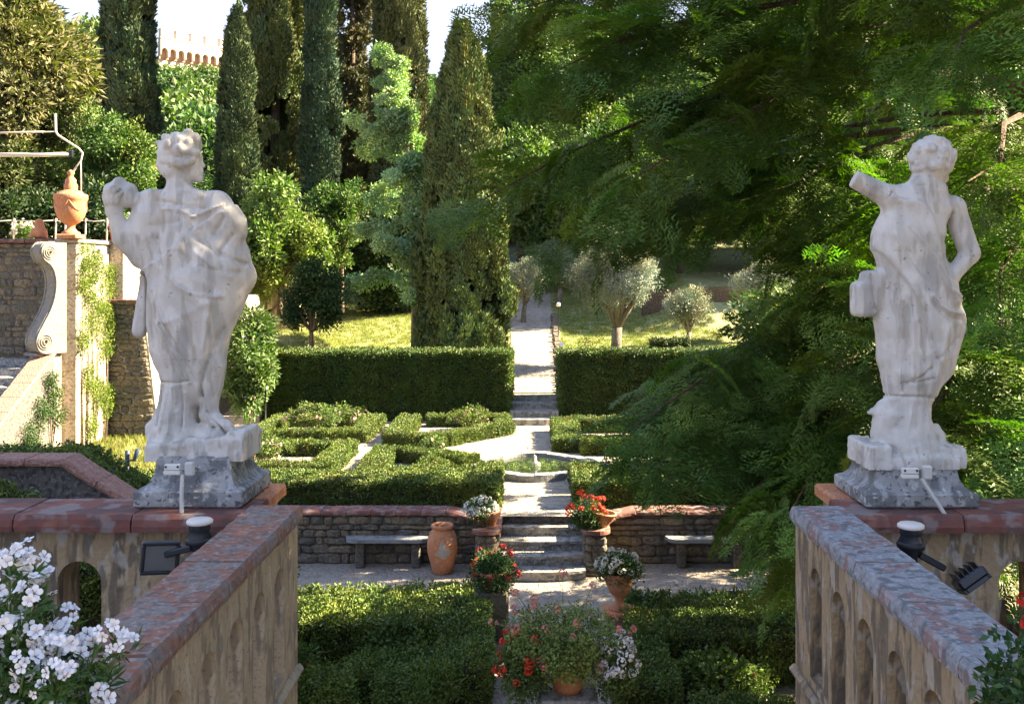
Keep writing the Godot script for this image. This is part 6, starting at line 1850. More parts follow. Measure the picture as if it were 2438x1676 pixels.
func lamp_post(label: String, at: Vector3, h: float, r: float, shade := false) -> void:
	var t := thing("garden_lamp", label, "lamp", at)
	part("pole", lathe([[0.05, -0.1], [0.05, 0.03], [0.022, 0.05], [0.02, h - r * 1.6], [0.03, h - r * 1.5], [0.035, h - r * 0.9]], 12), M.dark_metal, t)
	if shade:
		part("lamp_head", lathe([[0.05, h - 0.16], [0.07, h - 0.12], [0.075, h - 0.04], [0.10, h - 0.03], [0.05, h], [0.0, h + 0.01]], 16), M.globe, t)
	else:
		var prof := []
		for i in 11:
			var a := -PI / 2 + PI * i / 10.0
			prof.append([cos(a) * r, h + sin(a) * r])
		part("globe", lathe(prof, 18), M.globe, t)

func build_lower_garden() -> void:
	var box := Color(0.115, 0.168, 0.038)
	var g1 := "box hedges of the shaded lower garden"
	hedge("box_hedge", "dark box hedge of the lower garden below the stone bench", g1, Vector2(-4.4, 13.2), Vector2(-0.75, 13.55), 0.7, 0.0, 0.40, 250.0, box)
	hedge("box_hedge", "dark box hedge of lower garden beside pedestal of geraniums", g1, Vector2(-4.4, 12.3), Vector2(-0.55, 12.3), 0.85, 0.0, 0.56, 250.0, box)
	hedge("box_hedge", "dark box hedge return along the lower gravel path", g1, Vector2(-0.78, 10.6), Vector2(-0.78, 11.85), 0.6, 0.0, 0.52, 250.0, box)
	hedge("box_hedge", "dark low box hedge curving round the lower rose bed", g1, Vector2(-2.0, 10.9), Vector2(-1.1, 11.0), 0.55, 0.0, 0.45, 250.0, box)
	hedge("box_hedge", "dark box hedge right of path beside white-flowered urn", g1, Vector2(1.25, 13.2), Vector2(4.8, 13.0), 0.7, 0.0, 0.40, 250.0, box)
	hedge("box_hedge", "second dark box hedge right of path below the conifer", g1, Vector2(1.15, 11.9), Vector2(5.0, 11.7), 0.9, 0.0, 0.56, 250.0, box)
	hedge("box_hedge", "dark box hedge right of the centre pedestal", g1, Vector2(1.2, 10.2), Vector2(1.2, 11.4), 0.6, 0.0, 0.52, 250.0, box)
	hedge("box_hedge", "low dark box hedge at the foot of the stained balustrade", g1, Vector2(1.6, 9.6), Vector2(4.6, 9.3), 0.8, 0.0, 0.5, 250.0, box)
	for s in [[-3.0, 11.2, "leafy rose bush with few red blooms between dark hedges", 0.8], [-1.55, 11.6, "low leafy rose bush by the hedge return", 0.55], [2.2, 10.8, "shaded rose bush among the hedges right of the pedestal", 0.7], [-2.4, 13.1, "sparse rose bush between the two long dark hedges", 0.45]]:
		var big: float = s[3]
		bush("rose_bush", s[2], "roses of the lower garden", Vector3(s[0], 0, -s[1]), Vector3(0, 0.42 * big, 0), Vector3(0.9 * big, 0.35 * big, 0.5 * big), 14, 34.0, G.small, 0.8, "leaf", [Color(0.10, 0.15, 0.04)], "rose bush", 6, Color(0.55, 0.12, 0.08), 0.045)
	bush("box_bush", "sunlit yellowish box bush at foot of the ochre balustrade", "yellowish bushes at the foot of the balustrade", Vector3(-1.95, 0, -9.7), Vector3(0, 0.42, 0), Vector3(0.46, 0.34, 0.42), 16, 90.0, G.small, 0.55, "leaf", [box])
	bush("box_bush", "sunlit yellowish box bush with gaps next to dark hedge", "yellowish bushes at the foot of the balustrade", Vector3(-1.2, 0, -9.9), Vector3(0, 0.42, 0), Vector3(0.44, 0.34, 0.42), 14, 80.0, G.small, 0.55, "leaf", [box])
	# big jar
	var j := thing("terracotta_jar", "big terracotta oil jar with grey cement patch", "jar", Vector3(-1.42, 0, -15.72))
	j.scale = Vector3.ONE * 1.12
	var prof := [[0.0, 0.0], [0.125, 0.0], [0.135, 0.02], [0.175, 0.16], [0.208, 0.30], [0.216, 0.40], [0.205, 0.50], [0.17, 0.58], [0.135, 0.615], [0.13, 0.635], [0.158, 0.645], [0.162, 0.67], [0.15, 0.685], [0.125, 0.68], [0.115, 0.62], [0.15, 0.5]]
	part("body", lathe(prof, 36), M.terracotta, j)
	var st := new_st()
	st.set_smooth_group(0)
	var star := [[-0.6, 0.30], [-0.42, 0.345], [-0.28, 0.40], [-0.16, 0.47], [-0.05, 0.53], [0.06, 0.47], [0.2, 0.40], [0.36, 0.39], [0.55, 0.345], [0.4, 0.31], [0.25, 0.25], [0.0, 0.235], [-0.25, 0.27], [-0.42, 0.295]]
	var onjar := func(a: float, yy: float, k: float) -> Vector3:
		var r := 0.0
		for i in prof.size() - 1:
			if yy >= prof[i][1] and yy <= prof[i + 1][1] and prof[i + 1][1] > prof[i][1]:
				r = lerpf(prof[i][0], prof[i + 1][0], (yy - prof[i][1]) / (prof[i + 1][1] - prof[i][1]))
				break
		return Vector3(sin(a) * (r + k), yy, cos(a) * (r + k))
	for i in star.size():
		var s0: Array = star[i]
		var s1: Array = star[(i + 1) % star.size()]
		var cA := 0.0
		var cY := 0.36
		var n := 5
		for m in n:
			var f0 := float(m) / n
			var f1 := float(m + 1) / n
			var q := []
			for e in [[s0, f0], [s1, f0], [s1, f1], [s0, f1]]:
				q.append(onjar.call(lerpf(cA, e[0][0], e[1]) + 0.15, lerpf(cY, e[0][1], e[1]), 0.006 - 0.004 * e[1]))
			quad(st, q[3], q[2], q[1], q[0])
	part("cement_patch", done(st, true), M.cement_patch, j)
	# bowls of flowers on the piers
	var b := thing("flower_bowl", "terracotta bowl spilling white flowers on the wall pier", "flower pot", Vector3(-0.72, 0.72, -15.85))
	part("bowl", lathe([[0.0, 0.0], [0.09, 0.0], [0.10, 0.03], [0.17, 0.12], [0.20, 0.2], [0.215, 0.21], [0.215, 0.235], [0.19, 0.235], [0.15, 0.15]], 26), M.terracotta, b, Vector3(0.05, 0, 0), Basis(Vector3.BACK, 0.12))
	flowers(b, Vector3(-0.1, 0.24, 0.05), Vector3(0.24, 0.18, 0.22), 70, 95, Color(0.78, 0.78, 0.76), Color(0.06, 0.11, 0.035), 0.03, 0.03)
	b = thing("flower_bowl", "terracotta bowl spilling red geraniums on the wall pier", "flower pot", Vector3(0.98, 0.72, -15.75))
	part("bowl", lathe([[0.0, 0.0], [0.09, 0.0], [0.10, 0.03], [0.17, 0.12], [0.20, 0.2], [0.215, 0.21], [0.215, 0.235], [0.19, 0.235], [0.15, 0.15]], 26), M.terracotta, b, Vector3(0.12, 0, 0), Basis(Vector3.BACK, -0.12))
	flowers(b, Vector3(-0.12, 0.22, 0.08), Vector3(0.26, 0.24, 0.24), 85, 34, Color(0.60, 0.06, 0.03), Color(0.05, 0.10, 0.03), 0.045, 0.12)
	# pedestal with geraniums left of the path
	b = thing("geranium_pedestal", "big red geranium on a pedestal at the hedge end", "flower pot", Vector3(-0.52, 0, -12.95))
	part("pedestal", block_mesh(Vector3(0.42, 0.62, 0.42), 0.02, 0.0, Vector3(0, 0.31, 0)), M.mortar, b)
	part("pot", lathe([[0.0, 0.62], [0.13, 0.62], [0.2, 0.82], [0.215, 0.82], [0.215, 0.86], [0.18, 0.86]], 22), M.terracotta, b)
	flowers(b, Vector3(0.02, 0.82, 0.02), Vector3(0.27, 0.27, 0.26), 150, 26, Color(0.50, 0.07, 0.06), Color(0.045, 0.095, 0.03), 0.045, 0.12)
	# footed urn with white flowers right of the path
	b = thing("footed_urn", "footed terracotta urn of white flowers on brick pedestal", "flower pot", Vector3(1.10, 0, -12.55))
	part("pedestal", block_mesh(Vector3(0.30, 0.44, 0.34), 0.015, 0.0, Vector3(-0.02, 0.22, 0)), M.brick_pink, b)
	part("pedestal_cap", block_mesh(Vector3(0.38, 0.05, 0.42), 0.015, 0.0, Vector3(-0.02, 0.465, 0)), M.terracotta, b)
	part("urn", lathe([[0.0, 0.49], [0.13, 0.49], [0.13, 0.52], [0.06, 0.58], [0.055, 0.64], [0.12, 0.70], [0.165, 0.80], [0.17, 0.9], [0.185, 0.92], [0.185, 0.95], [0.15, 0.95]], 24), M.terracotta, b)
	flowers(b, Vector3(0.0, 1.0, 0), Vector3(0.26, 0.16, 0.24), 80, 60, Color(0.76, 0.72, 0.62), Color(0.08, 0.13, 0.04), 0.035, 0.06)
	# the central pot
	b = thing("centre_flower_pot", "large terracotta pot with leaves tinted as sunlit overflowing with geraniums and white flowers", "flower pot", Vector3(0.34, 0, -9.5))
	part("pedestal", block_mesh(Vector3(0.46, 0.64, 0.46), 0.02, 0.0, Vector3(0, 0.32, 0)), M.step_stone, b)
	part("pedestal_cap", block_mesh(Vector3(0.56, 0.10, 0.56), 0.03, 0.0, Vector3(0, 0.69, 0)), M.step_stone, b)
	var pot := part("pot", lathe([[0.0, 0.742], [0.13, 0.742], [0.14, 0.77], [0.19, 0.98], [0.205, 1.05], [0.225, 1.06], [0.23, 1.10], [0.215, 1.115], [0.19, 1.10], [0.17, 1.0]], 32), M.terracotta, b)
	for k in 4:
		var pts := []
		var rad := []
		for i in 9:
			var f := i / 8.0
			var a := TAU * (k + f) / 4.0
			var yy := 1.02 - 0.09 * sin(PI * f)
			pts.append(Vector3(cos(a), 0, sin(a)) * (0.198 - 0.018 * sin(PI * f)) + Vector3(0, yy, 0))
			rad.append(0.006 + 0.008 * sin(PI * f))
		part("swag", tube_mesh(pts, rad, 6), M.terracotta, pot)
	flowers(b, Vector3(0.02, 1.06, 0.14), Vector3(0.30, 0.16, 0.22), 70, 4, Color(0.66, 0.26, 0.22), Color(0.22, 0.28, 0.08), 0.03, 0.05)  # leaf colour here and in the next bunch lightened in place of sun
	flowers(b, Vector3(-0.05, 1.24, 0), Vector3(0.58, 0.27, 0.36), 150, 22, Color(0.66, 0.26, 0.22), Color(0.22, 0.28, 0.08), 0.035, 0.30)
	flowers(b, Vector3(-0.42, 0.95, 0.05), Vector3(0.24, 0.30, 0.25), 110, 26, Color(0.66, 0.06, 0.03), Color(0.10, 0.15, 0.04), 0.035, 0.1)
	flowers(b, Vector3(0.46, 0.98, 0.05), Vector3(0.18, 0.26, 0.22), 80, 80, Color(0.80, 0.78, 0.76), Color(0.10, 0.15, 0.04), 0.035, 0.05)
	# left of the statue: low wall with sloping brick coping, hedges, bollard light
	var t := thing("ramp_wall", "low dark stone wall with brick coping stepping down behind woman's plinth", "wall", Vector3(0, 0, -9.6))
	st = new_st()
	prism(st, PackedVector2Array([Vector2(-9, 0), Vector2(-9, 2.86), Vector2(-4.5, 2.86), Vector2(-2.5, 1.56), Vector2(-2.5, 0)]), Vector3(0, 0, -0.25), Vector3(1, 0, 0), Vector3.UP, Vector3(0, 0, 0.25))
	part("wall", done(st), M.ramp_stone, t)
	coping_run(t, Vector3(-7.5, 2.94, -0.12), Vector3(-4.5, 2.94, -0.12), 0.36, 0.07, 0.4, M.brick_pink, Vector3(0, 0, 1))
	coping_run(t, Vector3(-4.5, 2.94, -0.12), Vector3(-2.5, 1.64, -0.12), 0.36, 0.07, 0.4, M.brick_pink, Vector3(0, 0, 1))
	hedge("clipped_hedge", "clipped dark hedge along the top of the brick-coped ramp wall", "clipped hedges of the garden ramp", Vector2(-7.5, 10.3), Vector2(-4.66, 10.3), 0.8, 1.75, 1.10, 250.0, box, 1.0, "hedge", 0.0, 0.02)
	hedge("clipped_hedge", "clipped dark hedge sloping down behind the brick-coped ramp wall", "clipped hedges of the garden ramp", Vector2(-4.68, 10.3), Vector2(-2.6, 10.3), 0.8, 1.75, 1.10, 250.0, box, 1.0, "hedge", 0.0, 0.02, 0.45)
	hedge("clipped_hedge", "small clipped hedge sloping down in front of the ramp wall", "clipped hedges of the garden ramp", Vector2(-5.8, 8.8), Vector2(-3.5, 8.8), 0.7, 1.95, 1.35, 250.0, box, 1.0, "hedge", 0.0, 0.02, 0.75)
	var rs := thing("ramp_steps", "grey stone steps between the ramp wall and small hedge", "steps", Vector3(-4.6, 0, -9.25))
	for i in 5:
		part("step", block_mesh(Vector3(0.36, 0.14, 0.5), 0.01, 0.004, Vector3(-0.4 + 0.34 * i, 2.42 - 0.15 * i, 0)), M.step_stone, rs)
	var bl := thing("bollard_light", "dark blue bollard with small tilted spotlight behind hedge", "bollard light", Vector3(-7.33, 0.725, -18.0))
	part("post", lathe([[0.05, 0.0], [0.045, 0.02], [0.04, 0.80], [0.0, 0.81]], 14), M.blue_metal, bl)
	part("arm", tube_mesh([Vector3(0, 0.62, 0), Vector3(0.12, 0.63, 0.02), Vector3(0.16, 0.68, 0.02)], [0.018, 0.018, 0.018], 7), M.blue_metal, bl)
	part("spotlight", tube_mesh([Vector3(0.13, 0.62, 0.02), Vector3(0.2, 0.83, 0.02)], [0.035, 0.045], 12), M.blue_metal, bl)

func build_foreground_flowers() -> void:
	var t := thing("white_flower_plant", "large potted plant covered in white blossoms beside the camera side", "plant", Vector3(-1.15, 3.1, -2.15))
	t.set_meta("label", "large potted plant covered in white blossoms before old ochre wall")
	part("pot", lathe([[0.0, 0.0], [0.16, 0.0], [0.22, 0.34], [0.24, 0.34], [0.24, 0.40], [0.2, 0.40]], 26), M.terracotta, t)
	var st := new_st()
	var xf := []
	var cc := PackedColorArray()
	var n := 0
	# flowering shoots fan out of the pot; each carries leaves and a cluster of blossoms
	for i in 42:
		var a := rr(0, TAU)
		var tip := Vector3(rr(0.0, 0.20), rr(0.64, 1.0), rr(-0.08, 0.12))
		tip.y = minf(tip.y, 1.0 - 0.22 * smoothstep(0.04, 0.2, tip.x))
		if i == 0:
			tip = Vector3(0.27, 0.80, 0.0)
		elif i == 1:
			tip = Vector3(0.24, 0.84, 0.03)
		elif i == 2:
			tip = Vector3(0.22, 0.69, 0.02)
		elif i < 7:
			tip = Vector3(rr(0.0, 0.09), rr(0.90, 1.0), rr(-0.06, 0.06))
		var root := Vector3(cos(a) * 0.06, 0.35, sin(a) * 0.06)
		var mid := root.lerp(tip, 0.55) + Vector3(0, 0.05, 0)
		tube(st, [root, mid, tip], [0.005, 0.004, 0.002], 5)
		for k in 9:
			var p := mid.lerp(tip, rr(-0.6, 0.95))
			xf.append(spin(p, (tip - mid).normalized() + rdir() * 0.4, 0.5, 0.8))
			cc.append(vary(Color(0.07, 0.13, 0.035), 0.3))
		for k in 7:
			if n < 294:
				var o := (rdir() + Vector3(0, 0.5, 0.3)).normalized()
				part("blossom", G.white[n % 4], M.petal, t, tip + o * rr(0.012, 0.04), spin(Vector3.ZERO, o + Vector3(0, 0.2, 0.5), 0.9, 0.4).basis)
				n += 1
	part("stems", done(st), M.green_stem, t).set_meta("kind", "stuff")
	scatter("foliage", G.lance, M.leaf, xf, cc, t)
	t = thing("red_geranium_plant", "red geranium blossoms at the edge of the terrace", "plant", Vector3(1.22, 3.2, -2.3))
	part("pot", lathe([[0.0, 0.0], [0.12, 0.0], [0.17, 0.28], [0.18, 0.28], [0.18, 0.33], [0.15, 0.33]], 24), M.terracotta, t)
	st = new_st()
	for s in [[-0.03, 0.86, 0.0], [-0.09, 0.71, 0.05], [-0.05, 0.73, -0.05], [-0.06, 0.50, 0.04], [-0.03, 0.88, 0.1], [0.08, 0.9, 0], [0.12, 0.75, 0.05], [-0.02, 0.46, 0.05]]:
		var p := Vector3(s[0], s[1], s[2])
		tube(st, [Vector3(0.03, 0.3, 0), Vector3(s[0] * 0.4 + 0.02, s[1] * 0.7, s[2]), p], [0.005, 0.004, 0.003], 5)
		part("blossom", G.heads[0], petal_of(Color(0.62, 0.025, 0.02)), t, p, Basis.IDENTITY.scaled(Vector3.ONE * 0.62))
	part("stems", done(st), M.green_stem, t).set_meta("kind", "stuff")
	xf = []
	cc = PackedColorArray()
	for i in 60:
		xf.append(spin(Vector3(0.05, 0.5, 0) + rdir() * Vector3(0.16, 0.2, 0.16), Vector3.UP, 0.45, 0.8))
		cc.append(vary(Color(0.05, 0.10, 0.03), 0.3))
	scatter("foliage", G.small[0], M.leaf, xf, cc, t)

# ---------------------------------------------------------------- trees
func build_conifer() -> void:
	var base := Vector3(6.6, 0, -12.4)
	var tips := []
	# boughs that reach over the garden, by where their ends hang (x, y, depth)
	for p in [[-1.0, 8.6, 11.0], [-0.6, 7.7, 11.8], [-0.35, 6.6, 10.0], [-0.95, 5.55, 11.2], [-0.15, 4.9, 10.9], [0.5, 5.6, 9.6],
		[1.4, 5.6, 12.0], [1.9, 5.35, 10.5], [0.2, 7.4, 10.4], [1.2, 6.6, 11.2], [0.8, 8.3, 12.0], [0.2, 9.2, 11.0], [2.0, 6.4, 9.2], [2.4, 7.4, 8.6], [2.2, 8.4, 9.6],
		[0.70, 2.95, 10.7], [0.85, 2.62, 10.2], [1.15, 3.30, 11.2], [1.25, 2.3, 9.8], [1.6, 2.9, 11.6], [1.75, 2.1, 9.9], [2.0, 1.5, 9.5], [2.3, 1.3, 10.4], [2.1, 2.6, 9.1], [2.6, 3.2, 9.8], [1.8, 3.35, 12.0], [1.35, 2.75, 10.4], [1.9, 2.6, 10.8], [2.5, 1.9, 9.0],
		[2.7, 4.3, 10.4], [2.8, 3.8, 9.3], [2.6, 4.9, 11.4], [3.0, 4.6, 8.9], [3.2, 3.4, 8.6], [3.0, 2.4, 8.4], [3.4, 5.4, 8.2], [3.6, 4.2, 8.0], [3.7, 2.9, 8.1], [2.9, 1.6, 9.0], [3.3, 6.4, 8.0],
		[4.2, 7.4, 8.0], [4.0, 3.2, 7.8],
		[4.2, 8.0, 6.6], [4.7, 9.5, 6.3], [5.2, 8.5, 5.9], [5.5, 10.5, 6.4], [4.6, 11.0, 7.2], [6.0, 9.5, 5.6], [5.4, 9.6, 7.0],  # boughs added out of view to shade the statues
		[4.5, 3.5, 15.0], [5.5, 3.0, 16.5], [5.0, 4.6, 14.6], [7.5, 4.0, 16.0], [4.2, 2.8, 13.9], [6.0, 2.4, 15.6], [5.5, 8.0, 18.5], [7.0, 7.0, 19.0], [6.5, 9.5, 18.0], [4.8, 6.5, 17.8], [8.0, 8.5, 18.5], [6.0, 5.4, 17.4]]:  # far boughs added to shade the lower path and front hedge
		var low := 1.0 if p[1] < 2.45 and p[2] < 12.0 else 0.0
		tips.append(Vector3(p[0] + (0.38 if p[0] < 1.5 and p[1] > 4.0 else 0.12) + 0.6 * low, p[1] + 0.25 * low, -p[2]))
	for i in 56:
		var a := rr(0, TAU)
		var y := 7.6 + 14.0 * rng.randf()
		var L := (6.6 - 0.22 * y) * rr(0.75, 1.1)
		var p := base + Vector3(cos(a) * L, y, sin(a) * L)
		if p.x < 2.8 and p.y < 9.0 or cos(a) > 0.25 and y < 12.0:
			continue
		if p.z > -7.7 and p.x < -0.55 * p.z:
			p.z = -7.7 - rr(0.0, 1.5)
		tips.append(p)
	conifer("huge dark feathery conifer overhanging the right side of the garden", base, 27.0, tips, 5.0)
	# neighbour added beside the terrace, out of view, to shade statues and balustrades
	base = Vector3(9.2, 0, -3.4)
	tips = []
	for i in 100:
		var a := rr(0, TAU)
		var y := 4.5 + 13.0 * rng.randf()
		var L := (5.9 - 0.16 * y) * rr(0.8, 1.1)
		var p := base + Vector3(cos(a) * L, y, sin(a) * L)
		if p.z < 0.0 and p.x < -0.56 * p.z + 0.6:
			continue
		tips.append(p)
	conifer("second feathery conifer added out of view beside the terrace to shade the statues", base, 20.0, tips, 5.6)

func conifer(label: String, base: Vector3, h: float, tips: Array, dense: float) -> void:
	var t := thing("conifer_tree", label, "tree", base)
	var st := new_st()
	var tp := []
	var tr := []
	for i in 12:
		var f := i / 11.0
		tp.append(Vector3(sin(f * 5.0) * 0.12, -0.3 + f * h, cos(f * 4.0) * 0.1))
		tr.append(0.55 * pow(1.0 - f, 0.8) + 0.03 + (0.25 if i == 0 else 0.0))
	tube(st, tp, tr, 12)
	part("trunk", done(st, true), M.red_bark, t)
	# branchlets: a side twig with its fronds, long and short
	var protos := []
	for k in 8:
		var xf := []
		var cc := []
		var bl: float = 0.95 if k < 4 else 0.55
		var m: int = 9 if k < 4 else 6
		for q in m:
			var g := (q + rr(0.3, 0.9)) / m
			var fs := Vector3(0, 0, 1.0 if q % 2 == 0 else -1.0)
			var fx := (Vector3(1, 0, 0) * rr(0.7, 1.1) + fs * rr(0.2, 0.8) + Vector3(0, rr(-0.45, 0.08), 0)).normalized()
			var fy := (Vector3.UP + rdir() * 0.35).normalized()
			fy = (fy - fx * fy.dot(fx)).normalized()
			xf.append(Transform3D(Basis(fx, fy, fx.cross(fy)).scaled(Vector3.ONE * rr(0.5, 0.85)), Vector3(bl * g, -0.12 * g * g, 0)))
			cc.append(vary(Color(1, 1, 1), 0.3))
		protos.append(bake(G.frond, xf, cc))
	var sets := []
	for m in protos:
		sets.append([[], PackedColorArray()])
	st = new_st()
	for tip in tips:
		var e: Vector3 = tip - base
		var L := Vector2(e.x, e.z).length()
		var y0: float = e.y + 0.16 * L + rr(0.0, 0.5)
		var s := Vector3(0, y0, 0)
		var pts := []
		var rad := []
		for i in 8:
			var f := i / 7.0
			pts.append(s.lerp(e, f) + Vector3(0, 0.10 * L * sin(PI * f), 0) + Vector3(sin(f * 9.0 + y0 * 3.0), 0.9 * sin(f * 7.0 + y0 * 5.0), cos(f * 8.0 + y0)) * 0.16 * f)
			rad.append(lerpf(0.03 + 0.006 * L, 0.006, f))
		tube(st, pts, rad, 5)
		var col := vary(Color(0.145, 0.22, 0.042), 0.35)
		var bare := 0.44 if L > 4.0 and e.x < 0.0 else 0.12
		var n := int(L * dense * (1.0 - bare) * 1.1)
		for i in n:
			var f := bare + (1.0 - bare) * pow((i + rng.randf()) / n, 0.75)
			var seg := f * 7.0
			var k := mini(int(seg), 6)
			var p: Vector3 = pts[k].lerp(pts[k + 1], seg - k)
			var dir: Vector3 = (pts[k + 1] - pts[k]).normalized()
			for sd in [-1.0, 1.0]:
				var side: Vector3 = dir.cross(Vector3.UP).normalized() * sd
				var bd: Vector3 = (dir * rr(-0.1, 0.8) + side * rr(0.3, 1.0) + Vector3(0, rr(-0.6, 0.45), 0)).normalized()
				var by: Vector3 = (Vector3.UP + rdir() * 0.6).normalized()
				by = (by - bd * by.dot(bd)).normalized()
				var w: int = rng.randi() % 4 + (4 if f > 0.8 else 0)
				sets[w][0].append(Transform3D(Basis(bd, by, bd.cross(by)).scaled(Vector3.ONE * rr(0.75, 1.15)), p))
				sets[w][1].append(vary(col, 0.2))
	part("boughs", done(st), M.red_bark, t)
	for w in 8:
		scatter("crown", protos[w], M.leaf_conifer, sets[w][0], sets[w][1], t)

func build_trees() -> void:
	# cypresses
	var dark := Color(0.085, 0.12, 0.055)
	cypress("broad golden-green cypress standing right behind the tall hedge", Vector3(-2.15, land(-2.15, 30.6), -30.6), 10.5, 1.38, 6000, Color(0.13, 0.17, 0.06), 0.85, 0.42)
	cypress("tall single cypress standing apart before the castle hill", Vector3(-18.3, 5.0, -45.0), 17.0, 1.22, 3600, dark, 1.1, 0.25)
	cypress("short pointed cypress in front of the thick cypress pair", Vector3(-12.35, 3.8, -41.5), 11.7, 0.86, 3000, Color(0.085, 0.12, 0.055), 0.9, 0.42)
	cypress("thickest cypress of the row with sunlit right side", Vector3(-12.0, 4.2, -46.5), 20.0, 1.5, 5200, Color(0.105, 0.13, 0.045), 1.15, 0.25)
	cypress("slim dark bluish cypress next to the thickest one", Vector3(-9.45, 3.8, -44.5), 16.0, 0.76, 2800, Color(0.065, 0.105, 0.06), 1.0, 0.3)
	cypress("loose brownish cypress with ragged gaps behind the pale tree", Vector3(-9.2, 4.4, -51.0), 18.0, 1.15, 2100, Color(0.14, 0.135, 0.07), 1.15, 0.3, 0.35)
	cypress("tall cypress left of the narrow sky gap", Vector3(-6.45, 4.4, -48.5), 18.5, 1.32, 4200, Color(0.125, 0.14, 0.06), 1.1, 0.22)
	# slender pale green ginkgo: open tiers along a straight trunk
	var g := thing("ginkgo_tree", "slender pale green tree with open tiers of leaves beside cypress", "tree", Vector3(-3.72, land(-3.7, 31.4), -31.6))
	var st := new_st()
	tube(st, [Vector3(0, -0.2, 0), Vector3(0.02, 3.5, 0), Vector3(-0.25, 7.0, 0), Vector3(-0.75, 10.3, 0)], [0.16, 0.11, 0.07, 0.015], 8)
	var lobes := []
	for i in 44:
		var f := (i + 0.5) / 44.0
		var y := lerpf(1.9, 10.0, pow(f, 0.9))
		var o := Vector3(lerpf(0.0, -0.7, pow(f, 1.6)), y, 0)
		var a := i * 2.399 + rr(-0.9, 0.9)
		var side := 0.5 - 0.5 * cos(a)
		var L := lerpf(0.75, 2.9, side) * (1.0 - 0.80 * pow(f, 1.2)) * rr(0.6, 1.1)
		var e := o + Vector3(cos(a) * L, rr(-0.2, 0.4) * L, sin(a) * L * 0.8)
		tube(st, [o, o.lerp(e, 0.6) + Vector3(0, 0.12, 0), e], [0.035, 0.02, 0.006], 5)
		var nk := int(3 + L * 3.0)
		for k in nk:
			var q := o.lerp(e, 0.15 + 0.9 * (k + rng.randf()) / nk) + Vector3(rr(-0.15, 0.15), rr(-0.22, 0.2), rr(-0.2, 0.2))
			lobes.append([q, Vector3(0.20, 0.09, 0.20) * rr(0.6, 1.5)])
	part("trunk", done(st, true), M.olive_bark, g)
	crown("crown", lobes, 34.0, G.broad, 0.5, "leaf", [Color(0.29, 0.40, 0.21), Color(0.33, 0.44, 0.24), Color(0.24, 0.35, 0.17)], g)
	# small trees and bushes left of the ginkgo
	broad_tree("camellia_tree", "dark glossy round-headed small tree on short trunk", Vector3(-6.75, land(-6.75, 30.4) - 0.1, -30.4), 3.2, Vector3(0, 2.05, 0), Vector3(0.85, 1.15, 0.85), 22, 24.0, G.small, 1.25, "leaf", [Color(0.035, 0.07, 0.025)], "", 0.09)
	broad_tree("citrus_tree", "bright yellow-green bushy tree behind draped woman's shoulder", Vector3(-8.75, 3.6, -34.5), 4.4, Vector3(0, 2.3, 0), Vector3(1.8, 2.1, 1.4), 40, 13.0, G.broad, 0.75, "leaf", [Color(0.19, 0.245, 0.06), Color(0.15, 0.21, 0.055)], "", 0.09)
	broad_tree("green_tree", "mid green leafy tree beside the yellow-green one", Vector3(-7.2, 3.6, -37.5), 4.2, Vector3(0, 3.0, 0), Vector3(1.35, 1.5, 1.2), 20, 14.0, G.broad, 0.8, "leaf", [Color(0.085, 0.14, 0.04)], "", 0.1)
	broad_tree("leafy_tree", "light green leafy tree behind the urn and raised hand", Vector3(-12.7, 5.4, -29.5), 4.0, Vector3(0, 2.1, 0), Vector3(1.45, 2.0, 1.2), 34, 16.0, G.broad, 0.62, "leaf", [Color(0.15, 0.21, 0.06), Color(0.18, 0.22, 0.05), Color(0.11, 0.18, 0.05)], "", 0.1)
	broad_tree("holm_oak", "big olive-brown evergreen tree rising behind the pipe frame", Vector3(-15.7, 5.4, -29.0), 9.0, Vector3(0, 4.4, 0), Vector3(2.1, 3.7, 2.0), 46, 9.0, G.long, 1.0, "leaf", [Color(0.12, 0.125, 0.05), Color(0.09, 0.105, 0.045), Color(0.17, 0.15, 0.07)], "", 0.25)
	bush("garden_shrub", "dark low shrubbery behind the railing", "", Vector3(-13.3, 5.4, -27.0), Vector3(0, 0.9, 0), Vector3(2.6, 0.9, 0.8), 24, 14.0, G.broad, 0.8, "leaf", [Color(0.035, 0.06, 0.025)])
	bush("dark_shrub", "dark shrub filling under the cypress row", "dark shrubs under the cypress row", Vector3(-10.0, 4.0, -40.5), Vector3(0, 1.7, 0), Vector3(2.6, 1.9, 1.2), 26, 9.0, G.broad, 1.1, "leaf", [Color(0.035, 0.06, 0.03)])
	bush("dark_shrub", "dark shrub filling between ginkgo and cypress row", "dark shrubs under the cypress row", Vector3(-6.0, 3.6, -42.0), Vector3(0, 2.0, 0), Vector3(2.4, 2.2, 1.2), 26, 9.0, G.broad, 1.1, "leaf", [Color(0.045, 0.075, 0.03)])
	bush("laurel_bush", "rounded dark green laurel right of the woman's face", "", Vector3(-14.2, 4.6, -39.0), Vector3(0, 2.6, 0), Vector3(1.6, 2.7, 1.2), 26, 10.0, G.broad, 0.9, "leaf", [Color(0.06, 0.11, 0.04)])
